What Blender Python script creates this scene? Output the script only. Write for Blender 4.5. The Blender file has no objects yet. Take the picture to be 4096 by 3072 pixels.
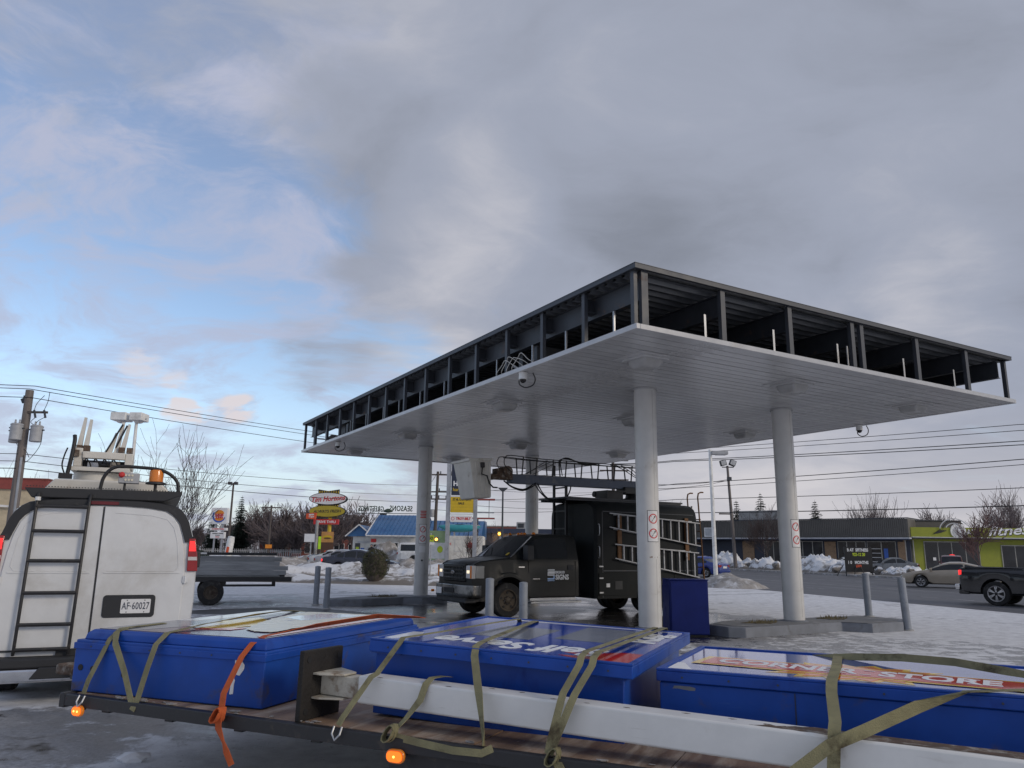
import bpy, bmesh, math, random
from math import sin, cos, pi, radians as R, sqrt
from mathutils import Vector as V, Matrix, noise as NZ
random.seed(7)
sc = bpy.context.scene
C = sc.collection
# ------------------------------------------------------------------ camera
CAM = bpy.data.cameras.new('camera')
cam = bpy.data.objects.new('camera', CAM)
C.objects.link(cam)
PITCH, ROLL = .2148, .013
_fw = V((0, cos(PITCH), sin(PITCH)))
_up0 = V((0, -sin(PITCH), cos(PITCH)))
_rt0 = V((1, 0, 0))
_rt = _rt0 * cos(ROLL) + _up0 * sin(ROLL)
_up = -_rt0 * sin(ROLL) + _up0 * cos(ROLL)
cam.matrix_world = Matrix(((_rt.x, _up.x, -_fw.x, 0), (_rt.y, _up.y, -_fw.y, 0), (_rt.z, _up.z, -_fw.z, 1.65), (0, 0, 0, 1)))
CAM.sensor_width = 36
CAM.lens = 26.907
CAM.clip_start = .05
CAM.clip_end = 6000
sc.camera = cam
# ------------------------------------------------------------------ colour management
sc.view_settings.view_transform = 'Standard'
sc.view_settings.look = 'None'
sc.view_settings.gamma = 1
sc.view_settings.use_curve_mapping = False
sc.view_settings.exposure = 0
# ------------------------------------------------------------------ node helper
class NT:
    def __init__(s, tree): s.t = tree; s.n = tree.nodes; s.l = tree.links
    def new(s, typ, **kw):
        n = s.n.new(typ)
        for k, v in kw.items():
            if k.startswith('i_'):
                key = k[2:]
                key = int(key) if key.isdigit() else key.replace('_', ' ')
                s.put(n.inputs[key], v)
            else:
                setattr(n, k, v)
        return n
    def put(s, sock, v):
        if isinstance(v, bpy.types.NodeSocket): s.l.new(v, sock)
        else: sock.default_value = v
    def math(s, op, a, b=0., clamp=False):
        n = s.n.new('ShaderNodeMath'); n.operation = op; n.use_clamp = clamp
        s.put(n.inputs[0], a); s.put(n.inputs[1], b); return n.outputs[0]
    def vm(s, op, a, b=None, out=0):
        n = s.n.new('ShaderNodeVectorMath'); n.operation = op
        s.put(n.inputs[0], a)
        if b is not None: s.put(n.inputs[1], b)
        return n.outputs[out]
    def step(s, x, lo, hi, a=0., b=1.):
        n = s.n.new('ShaderNodeMapRange'); n.interpolation_type = 'SMOOTHSTEP'
        for i, v in enumerate((x, lo, hi, a, b)): s.put(n.inputs[i], v)
        return n.outputs[0]
    def mix(s, f, a, b, blend='MIX'):
        n = s.n.new('ShaderNodeMix'); n.data_type = 'RGBA'; n.blend_type = blend
        s.put(n.inputs[0], f)
        for i, v in ((6, a), (7, b)):
            s.put(n.inputs[i], v if isinstance(v, bpy.types.NodeSocket) else (*v[:3], 1))
        return n.outputs[2]
    def noise(s, vec, scale, detail=4, rough=.5, dist=0.):
        n = s.n.new('ShaderNodeTexNoise'); s.put(n.inputs['Vector'], vec)
        for k, v in (('Scale', scale), ('Detail', detail), ('Roughness', rough), ('Distortion', dist)): s.put(n.inputs[k], v)
        return n.outputs[0]
# ------------------------------------------------------------------ sky: clear sky behind a broken cloud deck
SUN_EL, SUN_AZ = R(24), R(118)       # azimuth clockwise from +Y (the view direction)
wd = bpy.data.worlds.new('World'); sc.world = wd; wd.use_nodes = True
T = NT(wd.node_tree); T.n.clear()
sky = T.new('ShaderNodeTexSky', sky_type='NISHITA', sun_disc=False, sun_elevation=SUN_EL, sun_rotation=SUN_AZ, air_density=1., dust_density=.5, ozone_density=1.6)
SKY = .125                           # background strength; cloud radiances below are divided by it
g = T.new('ShaderNodeTexCoord').outputs['Generated']
sep = T.new('ShaderNodeSeparateXYZ'); T.l.new(g, sep.inputs[0])
zc = T.math('ADD', T.math('MAXIMUM', sep.outputs[2], 0.), .24)
cmb = T.new('ShaderNodeCombineXYZ')
T.l.new(T.math('DIVIDE', sep.outputs[0], zc), cmb.inputs[0]); T.l.new(T.math('DIVIDE', sep.outputs[1], zc), cmb.inputs[1])
p = T.vm('MULTIPLY', cmb.outputs[0], (.85, 1., 1.))
warp = T.n.new('ShaderNodeTexNoise'); T.put(warp.inputs['Vector'], p); warp.inputs['Scale'].default_value = 1.4; warp.inputs['Detail'].default_value = 5
p = T.vm('ADD', p, T.vm('MULTIPLY', T.vm('SUBTRACT', warp.outputs['Color'], (.5, .5, .5)), (.55, .45, 0)))
big = T.noise(p, 2.5, 10, .62, .25)
soft = T.noise(T.vm('ADD', p, (7.3, 2.1, 4.)), 2.9, 7, .58, .2)
fine = T.noise(T.vm('ADD', p, (3.1, 9.4, 1.)), 8.0, 8, .64, .3)
wisp = T.noise(T.vm('ADD', p, (1.7, 5.2, 8.)), 3.6, 9, .62, .35)
def blobs(rows):
    tot = None
    for (d, rad, amp) in rows:
        dd = T.vm('DOT_PRODUCT', g, V(d).normalized(), 1)
        w = T.step(dd, cos(R(rad * 1.45)), cos(R(rad * .05)), 0., amp)
        tot = w if tot is None else T.math('ADD', tot, w)
    return tot
cover = blobs([((-.39, .83, .385), 6, -.24), ((-.43, .86, .28), 14, -.46), ((-.50, .844, .193), 13, -.22), ((-.34, .92, .20), 9, -.24), ((-.26, .945, .20), 8, -.26), ((-.36, .86, .33), 6, -.16), ((-.30, .88, .36), 5, -.14),
               ((-.38, .75, .53), 5, -.12), ((-.30, .77, .55), 3, -.16), ((-.19, .78, .58), 4, -.14), ((-.48, .80, .35), 6, .14), ((-.05, .955, .26), 6, -.30), ((-.17, .95, .245), 5, -.26),
               ((-.17, .87, .45), 14, .14), ((.21, .803, .558), 26, .30), ((.43, .855, .292), 26, .30), ((.5, .2, .7), 45, .30), ((-.3, .75, .6), 14, .06),
               ((-.325, .895, .303), 4, .20), ((-.285, .91, .297), 4, .20), ((-.235, .93, .285), 5, .24), ((-.16, .94, .295), 5, .2),
               ((-.305, .927, .225), 3.6, .24), ((-.265, .94, .222), 4, .30), ((-.205, .95, .218), 4, .26), ((-.397, .903, .166), 2.4, .52), ((-.33, .93, .185), 2.2, .24), ((.139, .93, .3), 16, .2),
               ((-.47, .80, .40), 9, .16), ((-.53, .80, .29), 7, .16), ((0, -1, .5), 60, .2), ((-.36, .92, .08), 9, .18), ((.08, .99, .10), 16, .12)])
cv = T.math('ADD', T.math('ADD', T.math('MULTIPLY', T.math('SUBTRACT', big, .5), 1.35), T.math('MULTIPLY', T.math('SUBTRACT', fine, .5), .36)), T.math('ADD', cover, .5))
mask = T.step(cv, .34, .86)
lum = blobs([((.35, .85, .40), 24, -.12), ((.7, .3, .6), 40, -.12), ((-.16, .88, .43), 8, -.08), ((.06, .91, .37), 9, -.06), ((-.20, .87, .44), 7, -.24), ((-.10, .90, .40), 9, -.14), ((0, .83, .55), 10, .20), ((.2, .78, .60), 9, .12), ((.139, .895, .424), 14, -.16), ((.50, .84, .2), 9, -.16), ((.30, .88, .36), 12, -.06), ((-.26, .925, .288), 5, -.10), ((-.255, .94, .220), 5, -.08),
             ((-.06, .905, .415), 5.5, .34), ((-.14, .94, .30), 7, .24), ((-.03, .95, .30), 8, .26), ((.47, .82, .315), 4, .20), ((.50, .82, .27), 4, .12), ((.43, .85, .29), 3, .12), ((.373, .736, .565), 12, .14), ((-.30, .895, .35), 8, .10), ((-.397, .903, .170), 3.0, .6), ((-.33, .93, .19), 3.0, .3),
             ((.432, .895, .106), 14, .30), ((.25, .95, .13), 12, .20), ((-.46, .8, .36), 14, .16), ((-.22, .80, .56), 10, .12), ((.33, .80, .49), 8, .10)])
lv = T.math('ADD', T.math('ADD', T.math('MULTIPLY', T.math('SUBTRACT', soft, .5), .86), T.math('MULTIPLY', T.math('SUBTRACT', fine, .5), .22)), T.math('ADD', lum, .44))
low = T.step(sep.outputs[2], .0, .20, 1., 0.)
k_ = lambda c: tuple(x / SKY for x in c)
cl = T.mix(T.step(lv, -.12, .5), k_((.232, .254, .310)), k_((.350, .382, .472)))
cl = T.mix(T.step(lv, .42, 1.05), cl, k_((.63, .62, .66)))
cl = T.mix(T.math('MULTIPLY', low, .62), cl, k_((.66, .625, .635)))
blue = T.mix(1., sky.outputs[0], (1.42, 1.34, 1.34), 'MULTIPLY')
blue = T.mix(T.math('MULTIPLY', low, .72), blue, k_((.50, .585, .74)))
veil = T.math('ADD', T.step(wisp, .42, .66, 0., .80), T.step(sep.outputs[2], .25, .6, 0., .25), True)
pale = T.mix(veil, blue, k_((.47, .50, .64)))
col = T.mix(mask, pale, cl)
puff = blobs([((-.404, .902, .157), .75, .9), ((-.393, .905, .163), .8, 1.), ((-.386, .909, .157), .7, .8), ((-.41, .899, .153), .6, .6), ((-.37, .914, .153), .7, .6), ((-.345, .925, .170), 1.3, .55), ((-.33, .93, .168), 1.2, .5), ((-.44, .88, .205), 1.6, .5), ((-.40, .90, .19), 1., .55)])
puff = T.step(T.math('MULTIPLY', puff, T.math('MULTIPLY', T.step(fine, .34, .62, .0, 1.25), T.step(wisp, .32, .58, .25, 1.2))), .12, 1.1)
col = T.mix(T.math('MULTIPLY', puff, .85), col, k_((.76, .69, .70)))
bg = T.new('ShaderNodeBackground', i_Strength=SKY)
T.l.new(col, bg.inputs[0])
T.l.new(bg.outputs[0], T.new('ShaderNodeOutputWorld').inputs[0])
# ------------------------------------------------------------------ sun, veiled by cloud
SL = bpy.data.lights.new('sun', 'SUN'); SL.energy = 1.25; SL.angle = R(14); SL.color = (1., .87, .70)
so = bpy.data.objects.new('sun', SL); C.objects.link(so)
so.location = (0, 0, 60)
so.rotation_euler = (V((-sin(SUN_AZ) * cos(SUN_EL), -cos(SUN_AZ) * cos(SUN_EL), -sin(SUN_EL)))).to_track_quat('-Z', 'Y').to_euler()

# ------------------------------------------------------------------ materials
def mat(name, col, rough=.6, metal=0., var=.14, scale=3., dirt=None, bump=0., bscale=40., coat=0., emit=0., spec=None, stretch=None, scratch=None, wear=None, piece=0.):
    m = bpy.data.materials.new(name); m.use_nodes = True
    t = NT(m.node_tree); b = t.n['Principled BSDF']
    tc = t.new('ShaderNodeTexCoord').outputs['Object']
    if stretch: tc = t.vm('MULTIPLY', tc, stretch)
    n1 = t.noise(tc, scale, 6, .6)
    c = t.mix(t.step(n1, .3, .7), [x * (1 - var) for x in col], [min(x * (1 + var), .95) for x in col])
    rr = t.step(n1, .3, .7, rough * .88, min(rough * 1.12, 1))
    if dirt:
        dcol, amt, ds = dirt
        f = t.step(t.noise(t.vm('ADD', tc, (5, 3, 8)), ds, 8, .65, .3), .72 - amt * .5, .86 - amt * .35)
        c = t.mix(f, c, dcol)
        rr = t.math('ADD', rr, t.math('MULTIPLY', f, .25), True)
    if scratch:                       # fine directional scuffs: (colour, amount, stretch)
        sv = t.vm('MULTIPLY', t.vm('ADD', tc, (2.3, 7.7, 1.1)), scratch[2])
        f2 = t.math('MULTIPLY', t.step(t.noise(sv, 6., 7, .72, .2), .60, .70), t.step(t.noise(tc, 1.7, 4, .6), .42, .62))
        c = t.mix(t.math('MULTIPLY', f2, scratch[1]), c, scratch[0])
    if wear:                          # paint rubbed through along the edges: (colour, radius)
        bv = t.new('ShaderNodeBevel', samples=4); bv.inputs['Radius'].default_value = wear[1]
        ge = t.new('ShaderNodeNewGeometry').outputs['Normal']
        e_ = t.step(t.math('ADD', t.vm('DOT_PRODUCT', bv.outputs[0], ge, 1), t.math('MULTIPLY', t.math('SUBTRACT', t.noise(tc, 9., 8, .75), .5), .9)), .62, .80, 1., 0.)
        c = t.mix(e_, c, wear[0]); rr = t.math('ADD', rr, t.math('MULTIPLY', e_, .3), True)
    if piece:                         # each piece its own slight tone
        rn = t.new('ShaderNodeObjectInfo').outputs['Random']
        hs = t.new('ShaderNodeHueSaturation'); t.put(hs.inputs['Value'], t.step(rn, 0., 1., 1 - piece, 1 + piece)); t.put(hs.inputs['Color'], c); c = hs.outputs[0]
    t.put(b.inputs['Base Color'], c); t.put(b.inputs['Roughness'], rr)
    b.inputs['Metallic'].default_value = metal
    if spec is not None: b.inputs['Specular IOR Level'].default_value = spec
    if coat: b.inputs['Coat Weight'].default_value = coat; b.inputs['Coat Roughness'].default_value = .05
    if bump:
        bn = t.new('ShaderNodeBump', i_Strength=bump, i_Distance=.02)
        t.l.new(t.noise(tc, bscale, 5, .6), bn.inputs['Height']); t.l.new(bn.outputs[0], b.inputs['Normal'])
    if emit:
        t.put(b.inputs['Emission Color'], (*col, 1)); b.inputs['Emission Strength'].default_value = emit
    return m
def glass(name, col=(.02, .025, .03), rough=.04, alpha=.75):
    m = bpy.data.materials.new(name); m.use_nodes = True
    t = NT(m.node_tree); b = t.n['Principled BSDF']
    n = t.noise(t.new('ShaderNodeTexCoord').outputs['Object'], 2., 5, .6)
    t.put(b.inputs['Base Color'], (*col, 1)); t.put(b.inputs['Roughness'], t.step(n, .3, .8, rough, rough + .05))
    b.inputs['Alpha'].default_value = alpha
    return m
M = {}
def dm(k, *a, **kw): M[k] = mat(k, *a, **kw)
GRIME = (.09, .085, .08)
dm('white_paint', (.74, .74, .72), .4, dirt=((.42, .41, .39), .35, 2.2), coat=.1)
dm('van_white', (.65, .66, .665), .34, var=.05, dirt=((.52, .515, .50), .45, .9), coat=.2, bump=.02, bscale=6)
dm('black_plastic', (.022, .023, .026), .6, dirt=((.10, .10, .10), .3, 5))
dm('black_steel', (.018, .018, .02), .5, dirt=((.07, .06, .05), .35, 9), bump=.1)
dm('rubber', (.016, .016, .017), .85, dirt=((.07, .068, .065), .45, 6), bump=.2)
dm('chrome', (.62, .62, .63), .18, 1., dirt=((.2, .19, .18), .4, 4))
dm('chrome_dull', (.22, .22, .22), .28, .9, dirt=((.07, .07, .065), .5, 3))
dm('alloy', (.48, .48, .50), .3, .9, dirt=((.1, .1, .1), .3, 7))
dm('rusty_wheel', (.075, .06, .045), .7, .2, dirt=((.05, .035, .028), .5, 8))
dm('red_lens', (.30, .012, .012), .12, coat=.6)
dm('red_dark', (.12, .010, .014), .2)
dm('red_glow', (1., .03, .03), .3, emit=1.1)
dm('white_lens', (.62, .6, .58), .15, coat=.5)
dm('lamp_lens', (.36, .36, .36), .3)
dm('amber_lens', (.75, .22, .02), .2, coat=.4)
dm('amber_glow', (1., .17, .012), .3, emit=1.25)
dm('amber_hot', (1., .42, .08), .3, emit=4.)
dm('lamp_glow', (1., .80, .55), .3, emit=1.)
dm('deck_galv', (.16, .17, .185), .45, .5)
dm('galv', (.40, .41, .43), .42, .65, dirt=((.22, .2, .18), .3, 5))
dm('alum_dull', (.34, .35, .37), .5, .4, dirt=((.20, .20, .21), .35, 6))
dm('steel_grey', (.046, .051, .061), .5, .15, dirt=((.16, .10, .07), .28, 4), bump=.05)
dm('steel_grey2', (.052, .057, .068), .5, .15, dirt=((.12, .08, .06), .25, 4))
dm('soffit_white', (.47, .47, .475), .24, var=.06, dirt=((.34, .33, .32), .28, 1.3), piece=.055)
dm('column_paint', (.60, .595, .58), .38, var=.05, dirt=((.36, .33, .29), .28, 1.7), bump=.04, bscale=8)
dm('concrete', (.34, .34, .335), .85, dirt=((.17, .165, .155), .5, 1.6), bump=.25)
dm('kerb_grey', (.19, .205, .235), .7, dirt=((.13, .13, .135), .4, 1.8), bump=.2, wear=((.40, .40, .41), .02))
dm('kerb_top', (.20, .205, .215), .8, dirt=((.42, .42, .43), .35, 2.5), bump=.25)
dm('bollard_grey', (.25, .275, .315), .55, dirt=((.15, .15, .15), .35, 5), bump=.06)
dm('dead_grass', (.12, .10, .05), .95, dirt=((.05, .045, .03), .5, 8), bump=.6)
dm('sign_blue', (.010, .062, .33), .34, var=.10, dirt=((.008, .03, .2), .4, 2.4), spec=.3, bump=.03, bscale=5, scratch=((.045, .11, .36), .8, (.5, .5, 5.)), wear=((.14, .13, .13), .010))
dm('sign_blue_worn', (.010, .062, .32), .42, var=.14, dirt=((.075, .066, .085), .36, 4), spec=.3, bump=.03, bscale=5, scratch=((.045, .11, .36), .8, (.5, .5, 5.)), wear=((.14, .13, .13), .010))
dm('face_blue', (.012, .055, .36), .09, var=.06, spec=.22)
dm('face_white', (.72, .72, .74), .1, var=.04, spec=.22)
dm('face_red', (.52, .02, .02), .1, var=.06, spec=.22)
dm('face_yellow', (.72, .46, .04), .1, var=.08, spec=.22)
dm('face_orange', (.62, .16, .03), .1, var=.1, spec=.22)
dm('face_purple', (.06, .03, .10), .12, var=.2, spec=.22)
dm('face_cream', (.68, .63, .50), .25, var=.1, scale=9, dirt=((.36, .40, .5), .3, 6), spec=.25)
dm('face_gloss', (.012, .055, .36), .06, var=.06, coat=.5)
dm('face_grey', (.19, .21, .26), .12, var=.1, spec=.22)
dm('post_white', (.70, .69, .66), .42, var=.06, dirt=((.40, .36, .31), .25, 2.4), bump=.04, bscale=9, scratch=((.42, .38, .33), .7, (.35, 4., 4.)), wear=((.30, .24, .19), .009))
dm('stub_paint', (.46, .43, .36), .7, var=.15, scale=6, dirt=((.20, .14, .09), .5, 9), bump=.2)
dm('rust', (.10, .065, .045), .9, var=.3, scale=9, dirt=((.30, .28, .25), .5, 12), bump=.4)
dm('plate_rusty', (.014, .012, .011), .8, var=.4, scale=8, dirt=((.05, .032, .02), .12, 11), bump=.4)
dm('plywood', (.25, .165, .11), .55, var=.35, scale=2.2, stretch=(3.2, .5, 1), dirt=((.50, .42, .34), .5, 1.7), bump=.2, scratch=((.55, .47, .39), .9, (.9, 5., 1.)), piece=.12)
dm('strap_green', (.235, .215, .115), .85, var=.2, scale=7, dirt=((.07, .055, .03), .4, 5), bump=.5, bscale=140)
dm('strap_orange', (.52, .10, .022), .8, var=.16, scale=7, dirt=((.26, .05, .015), .4, 5), bump=.5, bscale=140)
dm('truck_paint', (.023, .024, .0235), .36, var=.1, dirt=((.030, .029, .027), .3, 1.5), spec=.24)
dm('truck_box', (.013, .015, .016), .5, var=.1, dirt=((.022, .022, .022), .3, 1.3), spec=.13)
dm('boom_blue', (.085, .105, .15), .5, .2, dirt=((.22, .22, .23), .35, 3))
dm('bucket_white', (.62, .60, .55), .55, var=.08, dirt=((.38, .33, .27), .35, 3))
dm('orange_bracket', (.14, .065, .022), .7, dirt=((.12, .05, .02), .45, 6))
dm('wood_pole', (.17, .15, .14), .9, var=.25, scale=2, stretch=(8, 8, .6), bump=.3)
dm('wood_pole_dark', (.09, .075, .068), .9, var=.25, scale=2, stretch=(8, 8, .6), bump=.3)
dm('transformer', (.36, .37, .385), .5, dirt=((.2, .15, .11), .25, 5))
dm('wire', (.02, .02, .022), .7)
dm('bark', (.085, .068, .058), .95, var=.25, scale=5, bump=.3)
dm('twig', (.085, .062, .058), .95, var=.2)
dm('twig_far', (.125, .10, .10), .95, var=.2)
dm('twig_red', (.13, .075, .07), .95, var=.2)
dm('needle', (.022, .038, .026), .9, var=.4, scale=1.5)
dm('shrub_leaf', (.060, .062, .030), .9, var=.45, scale=3)
dm('brick_red', (.22, .075, .06), .85, var=.15, scale=9, dirt=((.14, .05, .045), .4, 3))
dm('brick_brown', (.27, .18, .11), .85, var=.15, scale=9, dirt=((.17, .12, .08), .4, 3))
dm('cream_wall', (.52, .44, .31), .8, dirt=((.38, .33, .25), .3, 1.))
dm('red_band', (.26, .06, .05), .7)
dm('roof_blue', (.05, .155, .34), .4, .1, var=.08, dirt=((.04, .11, .28), .35, 1))
dm('wall_white', (.62, .61, .57), .75, dirt=((.42, .40, .36), .35, .9))
dm('trim_white', (.72, .71, .69), .5)
dm('clad_grey', (.115, .108, .098), .6, .1, var=.12, scale=.8)
dm('wall_navy', (.035, .042, .062), .7)
dm('fascia_navy', (.03, .04, .075), .5)
dm('snow_lip', (.74, .75, .78), .8, bump=.2)
dm('lime', (.24, .265, .02), .55, var=.06)
dm('dark_window', (.018, .02, .024), .12, var=.4, scale=.6)
dm('dark_void', (.012, .012, .013), .7)
dm('mullion', (.34, .33, .30), .5)
dm('tile_dark', (.05, .05, .055), .8)
dm('door_dark', (.06, .065, .07), .5)
dm('sign_white', (.72, .72, .72), .4, var=.05)
dm('sign_red', (.55, .03, .03), .45, var=.06)
dm('sign_redorange', (.62, .09, .03), .45)
dm('sign_yellow', (.62, .42, .02), .45, var=.08)
dm('sign_olive', (.42, .33, .03), .45, var=.08)
dm('sign_black', (.015, .015, .016), .5)
dm('sign_navy', (.02, .028, .055), .45)
dm('sign_orange', (.70, .24, .02), .45)
dm('sign_lime', (.50, .62, .03), .5)
dm('sign_palegreen', (.34, .46, .24), .6)
dm('sign_bluebk', (.03, .10, .40), .4)
dm('sign_brown', (.10, .05, .03), .5)
dm('sign_bun', (.55, .28, .09), .5)
dm('letter_white', (.76, .77, .78), .5, var=.03)
dm('letter_pale_blue', (.36, .52, .78), .5, var=.08)
dm('letter_black', (.02, .02, .022), .5)
dm('letter_red', (.55, .02, .02), .45)
dm('letter_grey', (.45, .46, .47), .5)
dm('letter_plate', (.06, .07, .10), .5)
dm('kayak_teal', (.03, .28, .32), .35, var=.1, coat=.3)
dm('paint_tan', (.37, .315, .245), .32, .25, var=.05, coat=.4, dirt=((.25, .23, .2), .35, 2))
dm('paint_black', (.012, .013, .016), .2, var=.1, coat=.6, dirt=((.04, .04, .04), .3, 2))
dm('paint_blue', (.02, .045, .24), .25, .2, var=.06, coat=.6, dirt=((.06, .065, .1), .3, 2))
dm('paint_navy', (.022, .026, .045), .25, .1, var=.08, coat=.6, dirt=((.06, .06, .06), .35, 2))
dm('paint_teal', (.05, .15, .19), .3, .2, coat=.4, dirt=((.12, .14, .15), .4, 2))
dm('paint_silver', (.40, .41, .43), .3, .35, coat=.4, dirt=((.25, .25, .25), .35, 2))
dm('paint_white', (.66, .67, .67), .35, coat=.3, dirt=((.42, .41, .40), .4, 2))
dm('paint_grey', (.15, .16, .17), .3, .3, coat=.4, dirt=((.2, .2, .2), .35, 2))
dm('paint_maroon', (.10, .015, .02), .3, coat=.4)
dm('trailer_grey', (.25, .26, .27), .7, var=.2, stretch=(.4, 1, 3), dirt=((.15, .15, .15), .4, 2), piece=.18)
dm('bin_blue', (.007, .016, .125), .45, var=.12, dirt=((.004, .008, .05), .3, 3), spec=.2)
dm('hivis', (.45, .75, .03), .6)
dm('cloth_dark', (.02, .02, .024), .9)
dm('cloth_blue', (.03, .04, .07), .9)
dm('skin', (.45, .29, .22), .6)
dm('hair', (.03, .02, .015), .8)
dm('hose', (.015, .015, .016), .55)
dm('cable_pale', (.55, .54, .50), .6)
dm('poly_white', (.70, .70, .68), .5)
dm('dirt_snow', (.30, .28, .26), .9, var=.3, scale=1.5, dirt=((.62, .62, .63), .5, 2.2), bump=.5, bscale=8)
dm('ornament', (.03, .05, .035), .7)
dm('boat_yellow', (.55, .42, .05), .5)
M['car_glass'] = glass('car_glass', (.018, .022, .026), .03, .86)
M['lens_clear'] = glass('lens_clear', (.55, .55, .53), .1, .6)
M['dome_dark'] = glass('dome_dark', (.01, .01, .012), .03, .97)
def snow_mat():
    m = bpy.data.materials.new('ploughed_snow'); m.use_nodes = True
    t = NT(m.node_tree); b = t.n['Principled BSDF']
    tc = t.new('ShaderNodeTexCoord').outputs['Object']
    n = t.noise(tc, .8, 9, .65, .4); n2 = t.noise(tc, 5., 6, .7)
    geo = t.new('ShaderNodeSeparateXYZ'); t.l.new(tc, geo.inputs[0])
    f = t.step(t.math('ADD', t.math('ADD', n, t.math('MULTIPLY', n2, .3)), t.step(geo.outputs[2], .0, .35, .22, 0.)), .64, .82)
    c = t.mix(f, (.74, .75, .77), (.20, .18, .16))
    t.put(b.inputs['Base Color'], c); b.inputs['Roughness'].default_value = .85
    bn = t.new('ShaderNodeBump', i_Strength=.7, i_Distance=.06); t.l.new(t.noise(tc, 7., 8, .7), bn.inputs['Height']); t.l.new(bn.outputs[0], b.inputs['Normal'])
    return m
M['snow'] = snow_mat()

# ------------------------------------------------------------------ mesh helpers
class MB:
    def __init__(s): s.v = []; s.f = []; s.mi = []
    def add(s, vs, fs, mi=0, T=None):
        o = len(s.v)
        s.v += [tuple(T @ V(q)) if T else tuple(q) for q in vs]
        s.f += [tuple(o + i for i in f) for f in fs]; s.mi += [mi] * len(fs); return s
    def bx(s, x0, x1, y0, y1, z0, z1, mi=0, T=None):
        return s.add([(x0, y0, z0), (x1, y0, z0), (x1, y1, z0), (x0, y1, z0), (x0, y0, z1), (x1, y0, z1), (x1, y1, z1), (x0, y1, z1)],
                     [(0, 3, 2, 1), (4, 5, 6, 7), (0, 1, 5, 4), (1, 2, 6, 5), (2, 3, 7, 6), (3, 0, 4, 7)], mi, T)
    def bar(s, p0, p1, w, h, mi=0, upv=(0, 0, 1), w1=None, h1=None):
        p0, p1 = V(p0), V(p1); d = (p1 - p0).normalized(); u = V(upv)
        if abs(d.dot(u)) > .98: u = V((1, 0, 0))
        a = d.cross(u).normalized(); b = a.cross(d)
        w1 = w if w1 is None else w1; h1 = h if h1 is None else h1
        vs = [p + a * (sx * ww / 2) + b * (sy * hh / 2) for p, ww, hh in ((p0, w, h), (p1, w1, h1)) for sx, sy in ((-1, -1), (1, -1), (1, 1), (-1, 1))]
        return s.add(vs, [(0, 3, 2, 1), (4, 5, 6, 7), (0, 1, 5, 4), (1, 2, 6, 5), (2, 3, 7, 6), (3, 0, 4, 7)], mi)
    def tube(s, pts, r, n=6, mi=0, cap=True):
        pts = [V(q) for q in pts]; k = len(pts); rs = r if isinstance(r, (list, tuple)) else [r] * k
        vs = []; pa = None
        for i, q in enumerate(pts):
            d = (pts[min(i + 1, k - 1)] - pts[max(i - 1, 0)]).normalized()
            if pa is None:
                u = V((0, 0, 1)) if abs(d.z) < .9 else V((1, 0, 0)); a = d.cross(u).normalized()
            else:
                a = (pa - d * pa.dot(d)); a = a.normalized() if a.length > 1e-6 else d.orthogonal().normalized()
            b = d.cross(a); pa = a
            vs += [q + (a * cos(2 * pi * j / n) + b * sin(2 * pi * j / n)) * rs[i] for j in range(n)]
        fs = [(i * n + j, i * n + (j + 1) % n, (i + 1) * n + (j + 1) % n, (i + 1) * n + j) for i in range(k - 1) for j in range(n)]
        if cap: fs += [tuple(range(n))[::-1], tuple((k - 1) * n + j for j in range(n))]
        return s.add(vs, fs, mi)
    def cyl(s, p0, p1, r0, r1=None, n=16, mi=0): return s.tube([p0, p1], [r0, r0 if r1 is None else r1], n, mi)
    def prism(s, poly, ax, a, b, mi=0, T=None):
        f3 = {'x': lambda q, w: (w, q[0], q[1]), 'y': lambda q, w: (q[0], w, q[1]), 'z': lambda q, w: (q[0], q[1], w)}[ax]
        n = len(poly); vs = [f3(q, a) for q in poly] + [f3(q, b) for q in poly]
        return s.add(vs, [tuple(range(n))[::-1], tuple(range(n, 2 * n))] + [(i, (i + 1) % n, n + (i + 1) % n, n + i) for i in range(n)], mi, T)
    def lathe(s, prof, n=20, mi=0, T=None, cap=True):
        vs = [(r * cos(2 * pi * j / n), r * sin(2 * pi * j / n), z) for r, z in prof for j in range(n)]
        fs = [(i * n + j, i * n + (j + 1) % n, (i + 1) * n + (j + 1) % n, (i + 1) * n + j) for i in range(len(prof) - 1) for j in range(n)]
        if cap: fs += [tuple(range(n))[::-1], tuple((len(prof) - 1) * n + j for j in range(n))]
        return s.add(vs, fs, mi, T)
    def loft(s, secs, mi=0, cap=True, closed=True):
        n = len(secs[0]); vs = [q for sec in secs for q in sec]
        fs = [(i * n + j, i * n + (j + 1) % n, (i + 1) * n + (j + 1) % n, (i + 1) * n + j) for i in range(len(secs) - 1) for j in range(n if closed else n - 1)]
        if cap: fs += [tuple(range(n))[::-1], tuple((len(secs) - 1) * n + j for j in range(n))]
        return s.add(vs, fs, mi)
    def ribbon(s, pts, across, w, th=.004, mi=0):
        """a flat strap: across = one vector or one per point"""
        pts = [V(q) for q in pts]; k = len(pts); L = []
        for i, q in enumerate(pts):
            d = (pts[min(i + 1, k - 1)] - pts[max(i - 1, 0)]).normalized()
            a = V(across[i] if isinstance(across, list) else across); a = (a - d * a.dot(d)).normalized(); nn = d.cross(a)
            L.append([q + a * w / 2 - nn * th / 2, q - a * w / 2 - nn * th / 2, q - a * w / 2 + nn * th / 2, q + a * w / 2 + nn * th / 2])
        return s.loft(L, mi)
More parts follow.
